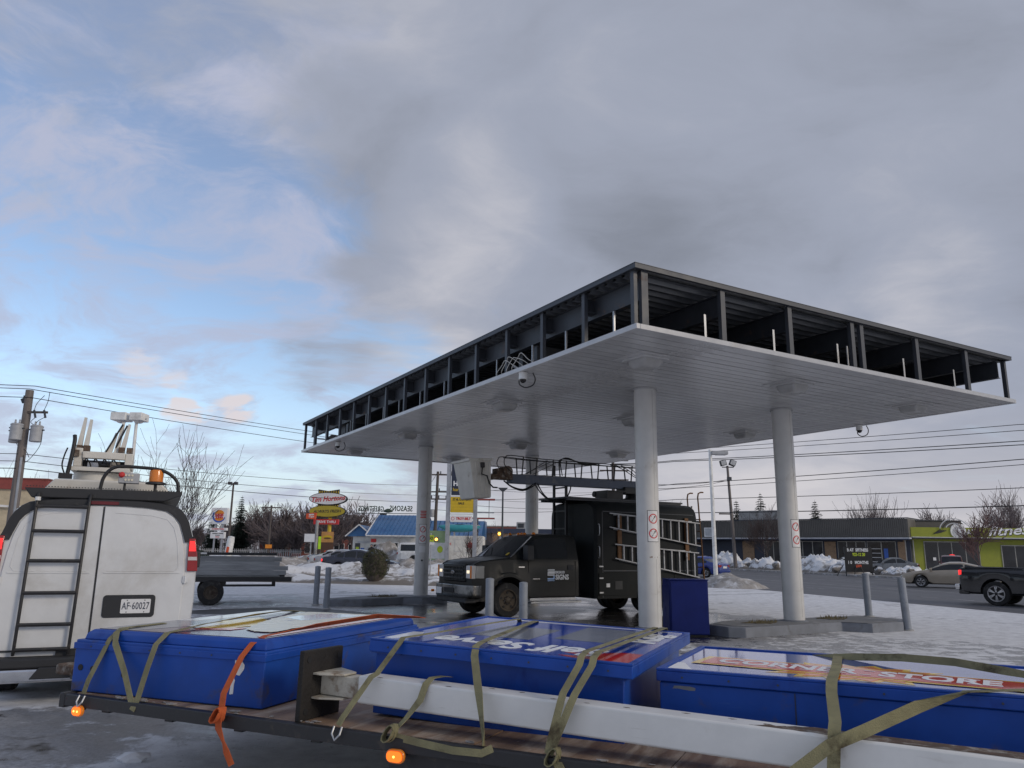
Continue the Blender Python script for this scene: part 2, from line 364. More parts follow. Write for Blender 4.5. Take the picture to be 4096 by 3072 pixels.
    def build(s, name, m, parent=None, smooth=False, bevel=0., ang=38):
        me = bpy.data.meshes.new(name); me.from_pydata(s.v, [], s.f)
        ms = m if isinstance(m, list) else [m]
        for x in ms: me.materials.append(M[x] if isinstance(x, str) else x)
        if len(ms) > 1: me.polygons.foreach_set('material_index', s.mi)
        bm = bmesh.new(); bm.from_mesh(me); bmesh.ops.recalc_face_normals(bm, faces=bm.faces); bm.to_mesh(me); bm.free()
        if smooth or bevel:
            me.polygons.foreach_set('use_smooth', [True] * len(me.polygons)); me.set_sharp_from_angle(angle=R(ang))
        o = bpy.data.objects.new(name, me); C.objects.link(o)
        if parent: o.parent = parent
        if bevel:
            b = o.modifiers.new('bevel', 'BEVEL'); b.width = bevel; b.segments = 2; b.limit_method = 'ANGLE'; b.angle_limit = R(35)
        return o
def tag(o, label=None, cat=None, group=None, kind=None):
    for k, v in (('label', label), ('category', cat), ('group', group), ('kind', kind)):
        if v: o[k] = v
    return o
def thing(name, label, cat, loc=(0, 0, 0), rz=0., group=None):
    o = bpy.data.objects.new(name, None); C.objects.link(o); o.location = loc; o.rotation_euler = (0, 0, rz)
    o.empty_display_size = .2
    return tag(o, label, cat, group)
def dup(o, parent=None, **kw):
    c = o.copy(); C.objects.link(c); c.parent = parent
    for ch in list(o.children): dup(ch, c)
    if kw:
        if 'loc' in kw: c.location = kw['loc']
        if 'rz' in kw: c.rotation_euler = (0, 0, kw['rz'])
        tag(c, kw.get('label'), kw.get('cat'), kw.get('group'))
    return c
def frame(o, right, up):
    r = V(right).normalized(); u = V(up); u = (u - r * u.dot(r)).normalized(); n = r.cross(u)
    return Matrix(((r.x, u.x, n.x, o[0]), (r.y, u.y, n.y, o[1]), (r.z, u.z, n.z, o[2]), (0, 0, 0, 1)))
def text(body, size, name, m, parent, T, ext=.004, bold=0., shear=0., align='CENTER', sx=1., spacing=1.):
    cu = bpy.data.curves.new('t', 'FONT'); cu.body = body; cu.size = size; cu.extrude = ext; cu.offset = bold; cu.shear = shear
    cu.align_x = align; cu.align_y = 'CENTER'; cu.resolution_u = 3; cu.space_character = spacing
    to = bpy.data.objects.new('t', cu)
    me = bpy.data.meshes.new_from_object(to)
    bpy.data.objects.remove(to)
    me.transform(T @ Matrix.Diagonal((sx, 1, 1, 1)))
    me.materials.clear(); me.materials.append(M[m]); me.name = name
    o = bpy.data.objects.new(name, me); C.objects.link(o)
    if parent: o.parent = parent
    return o
def spline(pts, k=5):
    """a Catmull-Rom curve through the points"""
    P = [V(q) for q in pts]; P = [P[0] * 2 - P[1]] + P + [P[-1] * 2 - P[-2]]; out = []
    for i in range(1, len(P) - 2):
        a, b_, c, d = P[i - 1:i + 3]
        for j in range(k):
            t_ = j / k; out.append(.5 * ((2 * b_) + (c - a) * t_ + (2 * a - 5 * b_ + 4 * c - d) * t_ ** 2 + (3 * b_ - a - 3 * c + d) * t_ ** 3))
    return out + [P[-2]]
def disc(n=24, rx=1., ry=1.): return [(rx * cos(2 * pi * i / n), ry * sin(2 * pi * i / n)) for i in range(n)]
def rrect(w, h, r, k=4):
    out = []
    for cx, cy, a0 in ((w / 2 - r, h / 2 - r, 0), (-w / 2 + r, h / 2 - r, 90), (-w / 2 + r, -h / 2 + r, 180), (w / 2 - r, -h / 2 + r, 270)):
        out += [(cx + r * cos(R(a0 + 90 * i / k)), cy + r * sin(R(a0 + 90 * i / k))) for i in range(k + 1)]
    return out
def arc(c, r, a0, a1, n, plane='xz', off=0.):
    P = [(c[0] + r * cos(R(a0 + (a1 - a0) * i / n)), c[1] + r * sin(R(a0 + (a1 - a0) * i / n))) for i in range(n + 1)]
    return [{'xz': (a, off, b), 'yz': (off, a, b), 'xy': (a, b, off)}[plane] for a, b in P]
def fbm(x, y, z=0., s=1., o=4): return NZ.fractal(V((x * s, y * s, z)), .9, 2., o)
# the frame the canopy, islands and service truck share: u along the short side, v along the long side
TH = .5291
A0 = V((1.889, 11.203, 0))
U = V((cos(TH), sin(TH), 0)); W_ = V((-sin(TH), cos(TH), 0))
def uv(u, v, z=0.): return A0 + U * u + W_ * v + V((0, 0, z))
# the main road runs along RD; RN points across it, away from the forecourt
RD = V((-.25, .968, 0)).normalized(); RN = V((.968, .25, 0)).normalized()
def rd(t, n, z=0.): return RD * t + RN * n + V((0, 0, z))
# ================================================================== ground, road, snow
def ground_material():
    m = bpy.data.materials.new('icy_forecourt'); m.use_nodes = True
    t = NT(m.node_tree); b = t.n['Principled BSDF']
    pos = t.new('ShaderNodeTexCoord').outputs['Object']
    du = t.vm('DOT_PRODUCT', t.vm('SUBTRACT', pos, A0), U, 1); dv = t.vm('DOT_PRODUCT', t.vm('SUBTRACT', pos, A0), W_, 1)
    cc = t.new('ShaderNodeCombineXYZ'); t.l.new(du, cc.inputs[0]); t.l.new(t.math('MULTIPLY', dv, .55), cc.inputs[1])
    streak = t.noise(cc.outputs[0], .55, 9, .62, .5)
    patch = t.noise(pos, .35, 9, .62, .3); fine = t.noise(pos, 3.5, 8, .68); grain = t.noise(pos, 22., 6, .7)
    # the roof keeps the snow off the slab between the columns
    bu = t.math('MAXIMUM', t.math('SUBTRACT', .6, du), t.math('SUBTRACT', du, 8.6))
    bv = t.math('MAXIMUM', t.math('SUBTRACT', 3.2, dv), t.math('SUBTRACT', dv, 14.2))
    dist = t.math('ADD', t.math('MAXIMUM', bu, bv), t.math('MULTIPLY', t.math('SUBTRACT', patch, .5), 5.5))
    dry = t.step(dist, -1.2, 1.6, 1., 0.)
    # salt-melted strip on the near side of the forecourt
    nx = t.new('ShaderNodeSeparateXYZ'); t.l.new(pos, nx.inputs[0])
    q = t.vm('DOT_PRODUCT', pos, V((.55, .83, 0)), 1)
    near = t.math('MULTIPLY', t.step(q, 9.5, 12.5), t.step(q, 16.5, 19.5, 1., 0.))
    sn = t.math('ADD', t.math('ADD', t.math('MULTIPLY', streak, .72), t.math('MULTIPLY', fine, .44)), t.math('MULTIPLY', patch, .05))
    cover = t.math('SUBTRACT', t.math('SUBTRACT', t.math('ADD', sn, .092), t.math('MULTIPLY', dry, .42)), t.math('MULTIPLY', near, .105))
    cover = t.math('ADD', cover, t.math('MULTIPLY', near, t.math('ADD', t.math('MULTIPLY', t.math('SUBTRACT', fine, .5), .35), t.math('MULTIPLY', t.math('SUBTRACT', grain, .5), .22))))
    # meltwater round the van tail and trailer coupling, with underbody shade painted in
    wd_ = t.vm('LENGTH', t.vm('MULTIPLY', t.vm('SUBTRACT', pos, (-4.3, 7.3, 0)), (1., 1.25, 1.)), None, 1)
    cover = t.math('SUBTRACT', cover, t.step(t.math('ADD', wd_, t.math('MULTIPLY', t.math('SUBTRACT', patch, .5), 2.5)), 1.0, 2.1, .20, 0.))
    # tyre tracks: pairs of worn arcs pressed into the snow
    tracks = None
    for (cx, cy, rad, w) in ((34., 2., 24., .17), (34., 2., 25.7, .17), (36., 3., 21.5, .16), (36., 3., 23.2, .16), (-30., 60., 38., .18), (-30., 60., 39.7, .18), (-14., 70., 42., .18), (-14., 70., 43.7, .18), (2., -14., 17.6, .15), (2., -14., 19.2, .15), (60., 60., 48., .2), (60., 60., 49.8, .2)):
        dd = t.vm('LENGTH', t.vm('SUBTRACT', pos, (cx, cy, 0)), None, 1)
        q_ = t.step(t.math('ABSOLUTE', t.math('SUBTRACT', t.math('ADD', dd, t.math('MULTIPLY', t.math('SUBTRACT', patch, .5), .5)), rad)), w * .6, w * 1.5, 1., 0.)
        tracks = q_ if tracks is None else t.math('MAXIMUM', tracks, q_)
    cover = t.math('SUBTRACT', cover, t.math('MULTIPLY', tracks, t.step(fine, .3, .62, .05, .18)))
    f_ice = t.step(cover, .37, .48); f_snow = t.step(cover, .545, .64)
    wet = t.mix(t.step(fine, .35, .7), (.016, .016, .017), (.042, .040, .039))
    ice = t.mix(t.step(grain, .3, .75), (.20, .20, .21), (.48, .48, .50))
    ice = t.mix(t.step(patch, .35, .75), ice, (.30, .29, .28))
    snow = t.mix(t.step(fine, .3, .7), (.56, .56, .58), (.80, .81, .83))
    grit = t.step(t.noise(pos, 9., 9, .8), .58, .66)
    c = t.mix(t.math('MULTIPLY', grit, .55), t.mix(f_snow, t.mix(f_ice, wet, ice), snow), (.10, .09, .08))
    t.put(b.inputs['Base Color'], c)
    rw = t.step(patch, .38, .62, .10, .34)
    ri = t.step(fine, .3, .7, .30, .6)
    mixr = t.math('ADD', t.math('MULTIPLY', rw, t.math('SUBTRACT', 1., f_ice)), t.math('MULTIPLY', ri, f_ice))
    t.put(b.inputs['Roughness'], t.math('ADD', mixr, t.math('MULTIPLY', f_snow, .35), True))
    hgt = t.math('ADD', t.math('MULTIPLY', fine, .5), t.math('ADD', t.math('MULTIPLY', grain, .12), t.math('MULTIPLY', f_snow, .4)))
    bn = t.new('ShaderNodeBump', i_Distance=.05); t.put(bn.inputs['Strength'], t.step(f_ice, 0., 1., .05, .5))
    t.l.new(hgt, bn.inputs['Height']); t.l.new(bn.outputs[0], b.inputs['Normal'])
    return m
def road_material():
    m = bpy.data.materials.new('salted_asphalt'); m.use_nodes = True
    t = NT(m.node_tree); b = t.n['Principled BSDF']
    pos = t.new('ShaderNodeTexCoord').outputs['Object']
    cc = t.new('ShaderNodeCombineXYZ'); t.l.new(t.vm('DOT_PRODUCT', pos, RN, 1), cc.inputs[0]); t.l.new(t.math('MULTIPLY', t.vm('DOT_PRODUCT', pos, RD, 1), .05), cc.inputs[1])
    a = t.noise(cc.outputs[0], 1.1, 6, .6); f = t.noise(pos, 6., 8, .7)
    t.put(b.inputs['Base Color'], t.mix(t.step(t.math('ADD', a, t.math('MULTIPLY', f, .25)), .45, .85), (.055, .057, .065), (.135, .137, .15)))
    t.put(b.inputs['Roughness'], t.step(a, .3, .7, .42, .75))
    return m
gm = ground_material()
b = MB(); S = 1500
b.add([(-S, -S, 0), (S, -S, 0), (S, S, 0), (-S, S, 0)], [(0, 1, 2, 3)])
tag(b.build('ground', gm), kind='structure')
b = MB(); b.add([rd(-120, 20.9, .004), rd(-120, 43, .004), rd(420, 43, .004), rd(420, 20.9, .004)], [(0, 1, 2, 3)])
tag(b.build('road', road_material()), kind='structure')
b = MB()
for n0, n1, z in ((43, 43.28, .13), (43.28, 47.2, .11)):
    c4 = [rd(-120, n0), rd(-120, n1), rd(420, n1), rd(420, n0)]
    b.add([tuple(q) for q in c4] + [(q.x, q.y, z) for q in c4], [(0, 3, 2, 1), (4, 5, 6, 7), (0, 1, 5, 4), (1, 2, 6, 5), (2, 3, 7, 6), (3, 0, 4, 7)])
tag(b.build('pavement', 'dirt_snow'), kind='structure')
def stripe(n, w, t0, t1, dash=None):
    bb = MB(); t_ = t0
    while t_ < t1:
        e = min(t_ + (dash[0] if dash else t1), t1)
        bb.add([rd(t_, n - w, .008), rd(t_, n + w, .008), rd(e, n + w, .008), rd(e, n - w, .008)], [(0, 1, 2, 3)])
        t_ += sum(dash) if dash else t1 - t0 + 1
    return bb
mk = MB()
for args in ((24.9, .07, -20, 200, (3, 6)), (29.2, .08, -30, 260), (34.4, .07, -30, 260), (38.6, .07, -20, 200, (3, 6))):
    s_ = stripe(*args); mk.add(s_.v, s_.f)
tag(mk.build('road_marking', mat('worn_line', (.36, .36, .37), .7, dirt=((.12, .12, .13), .55, 1.2))), kind='structure')
# a low street on the left, beyond the second forecourt
b = MB()
b.add([(-60, 66, .004), (-4, 50.5, .004), (-2.5, 53.5, .004), (-60, 71, .004)], [(0, 1, 2, 3)])
tag(b.build('side_street', mat('slush_lane', (.13, .13, .14), .6, dirt=((.42, .42, .44), .4, .5))), kind='structure')
# snow-free dark strip of the lane at the left of the canopy
b = MB(); q = [(-9.4, 20.2), (-7.3, 20.0), (-4.9, 19.4), (-3.4, 18.9), (-3.1, 20.4), (-4.6, 21.9), (-6.1, 22.9), (-8.0, 21.6)]
b.add([(x, y, .004) for x, y in q], [tuple(range(len(q)))])
tag(b.build('asphalt_patch', mat('damp_asphalt', (.055, .055, .058), .55, var=.25, scale=1.2, dirt=((.2, .2, .2), .3, 2))), kind='structure')

def heap(name, label, loc, lx, ly, h, rz=0., seed=0, mname='snow', rough=.35, n=26, lump=1.6, cat='snow bank', group=None, ridge=False):
    """a ploughed heap: a lumpy heightfield with a broken outline"""
    b = MB(); nx = n; ny = max(10, int(n * min(1.2, max(.4, ly / lx * 1.4))))
    def hz(i, j):
        x = (i / nx * 2 - 1); y = (j / ny * 2 - 1)
        r = max(0, 1 - (abs(x) ** (3.5 if ridge else 2.2) + abs(y) ** 2.2))
        k = r ** .6
        w = .62 + .5 * fbm(x * lx * .5 + seed * 7.1, y * ly * .5 + seed * 3.3, seed, lump, 3) + rough * .5 * abs(fbm(x * lx + seed, y * ly, 3 + seed, lump * 2.3, 3))
        return max(0, h * k * w)
    for i in range(nx + 1):
        for j in range(ny + 1):
            x = (i / nx * 2 - 1) * lx; y = (j / ny * 2 - 1) * ly
            jx = .12 * lx / nx * 8 * fbm(x, y, seed + 9, 1.1, 2)
            b.v.append((x + jx, y + jx * .6, hz(i, j) - .03))
    for i in range(nx):
        for j in range(ny):
            a = i * (ny + 1) + j; b.f.append((a, a + ny + 1, a + ny + 2, a + 1)); b.mi.append(0)
    o = b.build(name, mname, smooth=True, ang=50); o.location = loc; o.rotation_euler = (0, 0, rz)
    return tag(o, label, cat, group)
ra = math.atan2(RD.y, RD.x)
G = 'ploughed snow along the far side of the main road'
rows = [(80, 1.7, 1.3, 2.0, 'tallest white snow mound, right behind the wooden floodlight pole'), (76.3, 1.2, 1.0, 1.3, 'low snow mound between floodlight pole and small street tree'),
        (72.6, 1.4, 1.2, 1.6, 'white snow mound just behind the small street tree'), (70, 1.2, 1.2, 1.25, 'snow mound just past the small street tree, partly behind a canopy column'),
        (66, 1.4, 1.1, 1.6, 'snow heap beside the canopy column under the shop windows'), (63.2, 1.9, 1.6, 1.9, 'broad chunky white snow heap in front of the shop windows'),
        (59.6, 1.5, 1.2, 1.25, 'chunky snow heap next to the black letter board'), (53.2, 1.3, 1.2, 1.1, 'snow heap between the black letter board and the tan coupe'),
        (50.6, 1.4, 1.1, .8, 'low snow heap just behind the bonnet of the tan coupe')]
for i, (t_, lx, ly, h, lb) in enumerate(rows):
    q = rd(t_, 46.2); heap('snow_bank', lb, (q.x, q.y, .1), lx * 1.25, ly * 1.3, h * 1.05, ra, i + 1, rough=.5, lump=1.1, group=G, n=30)
# blocks of broken crust lying on the banks
def snow_block(name, loc, s, seed, mname='snow'):
    bm = bmesh.new(); bmesh.ops.create_icosphere(bm, subdivisions=2, radius=1)
    for v in bm.verts:
        k = .75 + .45 * NZ.noise(v.co * 1.3 + V((seed, 2 * seed, 0))); v.co *= k
        v.co = V((v.co.x * s[0], v.co.y * s[1], v.co.z * s[2]))
    me = bpy.data.meshes.new(name); bm.to_mesh(me); bm.free(); me.materials.append(M[mname])
    me.polygons.foreach_set('use_smooth', [True] * len(me.polygons)); me.set_sharp_from_angle(angle=R(28))
    o = bpy.data.objects.new(name, me); C.objects.link(o); o.location = loc
    return o
for i in range(14):
    t_ = 51 + i * 2.2 + random.uniform(-.7, .7); q = rd(t_, 45.3 + random.uniform(-.6, .8))
    tag(snow_block('snow_block', (q.x, q.y, .35 + random.random() * .3), (random.uniform(.4, .8), random.uniform(.4, .7), random.uniform(.3, .5)), i + 3),
        'lump of broken snow crust among the ploughed snow beyond the main road', 'snow block', 'lumps of broken snow crust along the far side of the main road')
# dirty heaps on the near side
q = (11.2, 40.6, 0); heap('snow_heap', 'low gritty grey snow heap round the foot of the white lamp post', q, 2.6, 1.7, .75, ra, 21, 'dirt_snow', .3, 26, 1.)
heap('snow_heap', 'long dirty snow ridge in front of the parked row of cars', (-10.4, 48.8, 0), 10.5, 1.9, .95, R(-5), 31, 'snow', .6, 60, .9, ridge=True)
heap('snow_heap', 'brown dirty snow heap between the shrub and the hardware sign', (-5.6, 55, 0), 4.6, 2.2, 1.3, R(-8), 33, 'dirt_snow', .5, 30, .9)
heap('snow_heap', 'tall brown snow heap in front of the blue-roofed garage doors', (-9.9, 68.5, 0), 3.4, 2.0, 2.5, R(0), 35, 'dirt_snow', .4, 28, .8)
heap('snow_heap', 'dirty snow heap round the foot of the hardware store sign', (-3.4, 51.2, 0), 3.4, 1.6, 1.15, R(-4), 37, 'dirt_snow', .45, 28, .9)
heap('snow_heap', 'grubby snow heap behind the grey flatbed trailer', (-17.5, 54, 0), 6.0, 2.4, 1.35, R(-10), 39, 'dirt_snow', .45, 30, .8)
heap('snow_heap', 'thin snow ridge on the verge between the shrub and the lane', (-8.2, 39.6, 0), 10.5, 1.6, .42, R(-12), 41, 'snow', .4, 40, .9, ridge=True)
heap('snow_heap', 'far snow ridge in front of the brick school', (-24, 80, 0), 15, 3.2, 1.0, R(-3), 43, 'snow', .4, 40, .5, ridge=True)
heap('snow_heap', 'dirty snow bank left of the parked row, below the coffee shop sign', (-16.6, 60.5, 0), 3.4, 1.8, 1.5, R(5), 45, 'dirt_snow', .5, 30, .9)
heap('snow_heap', 'crusty snow bank along the side street below the notice board', (-24, 69, 0), 7.5, 2.0, 1.2, R(-12), 47, 'snow', .5, 40, .7, ridge=True)
heap('snow_heap', 'lumpy dirty snow in front of the white enclosed trailer', (-1.2, 55.5, 0), 3.6, 1.6, 1.1, 0, 49, 'dirt_snow', .5, 28, .9)
heap('snow_heap', 'low crusted snow sheet on the verge behind the left bollards', (-9.5, 44, 0), 9, 2.2, .35, R(-8), 51, 'snow', .6, 44, .9, ridge=True)
# ================================================================== canopy
CL, CW, ZS, ZT = 18.52, 10.72, 4.985, 6.037
cp = thing('fuel_canopy', 'white flat fuel canopy on four round columns, its fascia stripped to the steel frame', 'canopy', A0, TH)
# soffit planks run across the canopy, laid side by side along v
pm = MB().bx(.06, CW - .06, 0, .208, 0, .03).build('soffit_plank', 'soffit_white', cp)
n_pl = int((CL - .12) / .23)
for i in range(n_pl):
    o = pm if i == 0 else pm.copy()
    if i: C.objects.link(o)
    o.location = (0, .065 + i * .23, ZS + .012 + (.004 * (random.random() - .5)))
    o.parent = cp
MB().bx(.05, CW - .05, .05, CL - .05, ZS + .045, ZS + .052).build('soffit_backing', 'dark_void', cp)
for nm, (x0, x1, y0, y1) in (('soffit_trim', (-.02, .055, -.02, CL + .02)), ('soffit_trim', (CW - .055, CW + .02, -.02, CL + .02)), ('soffit_trim', (.057, CW - .057, -.02, .055)), ('soffit_trim', (.057, CW - .057, CL - .055, CL + .02))):
    MB().bx(x0, x1, y0, y1, ZS, ZS + .085).build(nm, 'soffit_white', cp, bevel=.006)
# roof deck: corrugated sheet with ribs across the canopy
b = MB(); secs = []; k = 0; yy = .1
prof = []
while yy < CL - .1:
    prof += [(yy, ZT - .11), (yy + .07, ZT - .11), (yy + .10, ZT - .045), (yy + .20, ZT - .045)]
    yy += .23
low = [(y, z) for y, z in prof]
for x in (.05, CW - .05): b.v += [(x, y, z) for y, z in low]
n = len(low); b.f += [(i, i + 1, n + i + 1, n + i) for i in range(n - 1)]; b.mi = [0] * len(b.f)
b.build('roof_deck', 'deck_galv', cp)
MB().bx(.03, CW - .03, .03, CL - .03, ZT - .03, ZT - .012).build('roof_membrane', 'concrete', cp)
for (x0, x1, y0, y1) in ((-.03, .03, -.03, CL + .03), (CW - .03, CW + .03, -.03, CL + .03), (.032, CW - .032, -.03, .03), (.032, CW - .032, CL - .03, CL + .03)):
    MB().bx(x0, x1, y0, y1, ZT - .075, ZT).build('roof_edge', 'steel_grey2', cp)
    MB().bx(x0 - .006, x1 + .006, y0 - .006, y1 + .006, ZT + .001, ZT + .010).build('edge_flashing', 'steel_grey2', cp)
# fascia posts
z0, z1 = ZS + .087, ZT - .077
pv = [.12 + i * 1.3055 for i in range(15)]
pu = [.2, 1.88, 3.52, 5.25, 5.53, 7.28, 9.03, 10.6]
def post(x, y, w=.075, d=.075): MB().bx(x - w / 2, x + w / 2, y - d / 2, y + d / 2, z0, z1).build('fascia_post', 'steel_grey2', cp)
for i, y in enumerate(pv): post(.06, y, .07, .085)
for i, y in enumerate(pv): post(CW - .06, y, .07, .085)
for x in pu:
    if x > .3 and x < 10.5: post(x, .06, .10, .075)
    if x > .3 and x < 10.5: post(x, CL - .06, .10, .075)
MB().bx(.14, .27, .03, .10, z0, z1).build('fascia_post', 'steel_grey2', cp)
# deep beams along the canopy, channel section
def channel(name, x, y0, y1, zb, zt, wid=.12, m='steel_grey'):
    b = MB().bx(x - .008, x + .008, y0, y1, zb + .012, zt - .012)
    b.bx(x - wid / 2, x + wid / 2, y0, y1, zb, zb + .012).bx(x - wid / 2, x + wid / 2, y0, y1, zt - .012, zt)
    return b.build(name, m, cp)
for x in (.30, 1.96, 3.60, 5.39, 7.36, 9.1, 10.4): channel('roof_beam', x, .11, CL - .11, ZT - .50, ZT - .115)
for y in (3.434, 14.552):
    MB().bx(.31, CW - .33, y - .1, y + .1, ZT - .80, ZT - .51).build('cross_beam', 'steel_grey', cp)
for y in pv[1:-1]:
    MB().bx(.10, .29, y - .02, y + .16, ZT - .40, ZT - .37).bx(.10, .29, y + .045, y + .055, ZT - .37, ZT - .14).build('outrigger', 'steel_grey', cp)
for x in (.235, CW - .235):
    for i in range(14):
        y = pv[i] + .72 + .1 * sin(i * 2.1); MB().bx(x - .015, x + .015, y - .004, y + .024, ZS + .054, ZT - .51).build('hanger', 'galv', cp)
for x in pu[1:-1]:
    MB().bx(x - .30, x - .255, .17, .178, ZS + .054, ZT - .51).build('hanger', 'galv', cp)
# bracket, ducts and the hanging strip seen inside the frame
MB().bx(.42, .72, 4.05, 4.2, ZT - 1.0, ZT - .51).build('junction_box', 'steel_grey', cp)
MB().bar((.3, 4.2, ZT - .75), (.52, 4.0, ZT - .95), .05, .05).build('brace', 'galv', cp)
MB().bx(.4, .9, 15.0, 15.5, ZS + .3, ZT - .51).build('junction_box', 'steel_grey', cp)
MB().ribbon([(.35, 17.6, ZT - .62), (.33, 17.2, ZT - .72), (.4, 16.7, ZT - .78), (.5, 16.3, ZT - .66)], (1, 0, 0), .3, .006).build('loose_flashing', 'trim_white', cp)
# columns
for i, (u_, v_) in enumerate(((3.04, 3.43), (7.2, 3.43), (3.04, 14.55), (7.2, 14.55))):
    b = MB(); b.lathe([(.228, .0), (.228, ZS + .01)], 40)
    c = b.build('column', 'column_paint', cp, smooth=True); c.location = (u_, v_, 0)
    ring = MB(); ring.lathe([(.25, ZS - .02), (.25, ZS + .008), (.229, ZS + .008), (.229, ZS - .02)], 40, cap=False); rg = ring.build('collar', 'soffit_white', c, smooth=True)
    base = MB(); base.lathe([(.30, .19), (.30, .215), (.229, .235)], 36, cap=False); base.build('base_ring', 'kerb_grey', c, smooth=True)
    MB().bx(-.003, .003, -.229, -.2285, .3, ZS - .05).build('seam', 'concrete', c)
    fa = R({0: -102, 1: -96, 2: -114, 3: 0}[i])
    if i == 3: continue
    # no-smoking and no-flame plates, curved round the column
    zc = {0: 2.17, 1: 2.12, 2: 2.15}[i]
    def curved(w, h, zc, r, da=0.):
        b = MB(); k = 8; half = w / 2 / r
        for j in range(k + 1):
            a = fa + da - half + 2 * half * j / k; b.v += [(r * cos(a), r * sin(a), zc - h / 2), (r * cos(a), r * sin(a), zc + h / 2)]
        b.f = [(2 * j, 2 * j + 2, 2 * j + 3, 2 * j + 1) for j in range(k)]; b.mi = [0] * k
        return b
    da = 0.
    def curve_pts(pts, r, zc):
        return [(r * cos(fa + da + x / r), r * sin(fa + da + x / r), zc + z) for x, z in pts]
    curved(.25, .62, zc, .2295, da).build('sign_plate', 'letter_black', c); curved(.23, .60, zc, .2305, da).build('sign_plate', 'sign_white', c)
    for dz in (.145, -.145):
        b = MB(); ro, ri = .098, .078
        ring = [curve_pts([(q * cos(2 * pi * j / 24), q * sin(2 * pi * j / 24)) for j in range(24)], .2325, zc + dz) for q in (ro, ri)]
        b.v = ring[0] + ring[1]; b.f = [(j, (j + 1) % 24, 24 + (j + 1) % 24, 24 + j) for j in range(24)]; b.mi = [0] * 24
        sl = curve_pts([(-.06, .052), (-.052, .06), (.06, -.052), (.052, -.06)], .2335, zc + dz); b.add(sl, [(0, 1, 2, 3)])
        b.build('prohibition_ring', 'sign_red', c)
        g_ = MB(); g_.add(curve_pts([(-.045, -.055), (-.03, -.06), (.02, .01), (.01, .02)], .232, zc + dz), [(0, 1, 2, 3)])
        g_.add(curve_pts([(.015, .02), (.03, .012), (.052, .04), (.045, .062), (.02, .05)], .232, zc + dz), [(0, 1, 2, 3, 4)]); g_.build('pictogram', 'letter_black', c)
    if i == 0:
        curved(.2, .3, zc - .49, .2295, da).build('blank_plate', 'column_paint', c)
        b = MB(); b.add(curve_pts([(-.09, -.02), (-.04, -.02), (-.04, .02), (-.09, .005)], .2305, zc - .6), [(0, 1, 2, 3)]); b.add(curve_pts([(.0, -.02), (.09, -.02), (.08, .01), (.02, .0)], .2305, zc - .6), [(0, 1, 2, 3)]); b.build('rust_mark', 'orange_bracket', c)
    if i == 2:
        curved(.2, .2, zc - .48, .2295, da).build('sign_plate', 'sign_white', c)
        for q in range(5): curved(.2 - .03 * (q % 2), .03, zc + .72 - q * .05, .2295, da).build('red_lettering', 'sign_red', c)
        b = MB().cyl((.2 * cos(fa + da), .2 * sin(fa + da), 1.32), (.26 * cos(fa + da), .26 * sin(fa + da), 1.32), .03, n=10); b.build('socket', 'black_plastic', c)
# recessed lamps under the soffit
for v_ in (1.4, 6.38, 12.1, 16.75):
    for u_ in (1.35, 5.15, 9.15):
        l = MB().prism(rrect(.62, .62, .05), 'z', ZS - .035, ZS + .006).build('canopy_light', 'soffit_white', cp, bevel=.008); l.location = (u_, v_, 0)
        h = MB(); pts = [[(x * k, y * k, z) for x, y in rrect(.46, .46, .06)] for k, z in ((1, ZS - .036), (.98, ZS - .09), (.78, ZS - .16), (.7, ZS - .175))]; h.loft(pts)
        h.build('lens', 'lamp_lens', l, smooth=True)
        MB().prism(rrect(.84, .84, .03), 'z', ZS + .0005, ZS + .0095).build('trim_plate', 'soffit_white', l)
# dome cameras at the soffit edge
for (x, y, s_) in ((.10, 3.5, 1), (.22, 15.1, 1), (CW - .12, 3.8, 1)):
    c = MB().cyl((0, 0, ZS - .012), (0, 0, ZS), .09, n=20).cyl((0, 0, ZS - .13), (0, 0, ZS - .0125), .085, .078, 20).build('security_camera', 'poly_white', cp, smooth=True); c.location = (x, y, 0)
    d = MB(); d.lathe([(.066, ZS - .131), (.06, ZS - .16), (.045, ZS - .185), (.02, ZS - .198), (.002, ZS - .2)], 20); d.build('dome', 'dome_dark', c, smooth=True)
    h = MB(); h.tube(spline([(.16, -.1, ZS), (.20, -.12, ZS - .12), (.16, -.1, ZS - .24), (.03, -.04, ZS - .29), (-.07, .0, ZS - .24), (-.09, .0, ZS - .16)]), .012, 8); h.build('cable', 'hose', c, smooth=True)
# loose pale cables spilling over the edge
for i in range(4):
    y0 = 3.05 + i * .2; b = MB(); rr = random.random
    b.tube(spline([(.12, y0, ZS + .09), (.0, y0 + .1, ZS + .16 + rr() * .06), (-.06 - rr() * .05, y0 + .25, ZS + .25 + rr() * .1), (-.03, y0 + .45, ZS + .2 + rr() * .12), (-.05, y0 + .62, ZS + .12), (.05, y0 + .7, ZS + .1), (.25, y0 + .6, ZS + .2)]), .007, 6)
    b.build('loose_cable', 'cable_pale', cp, smooth=True)

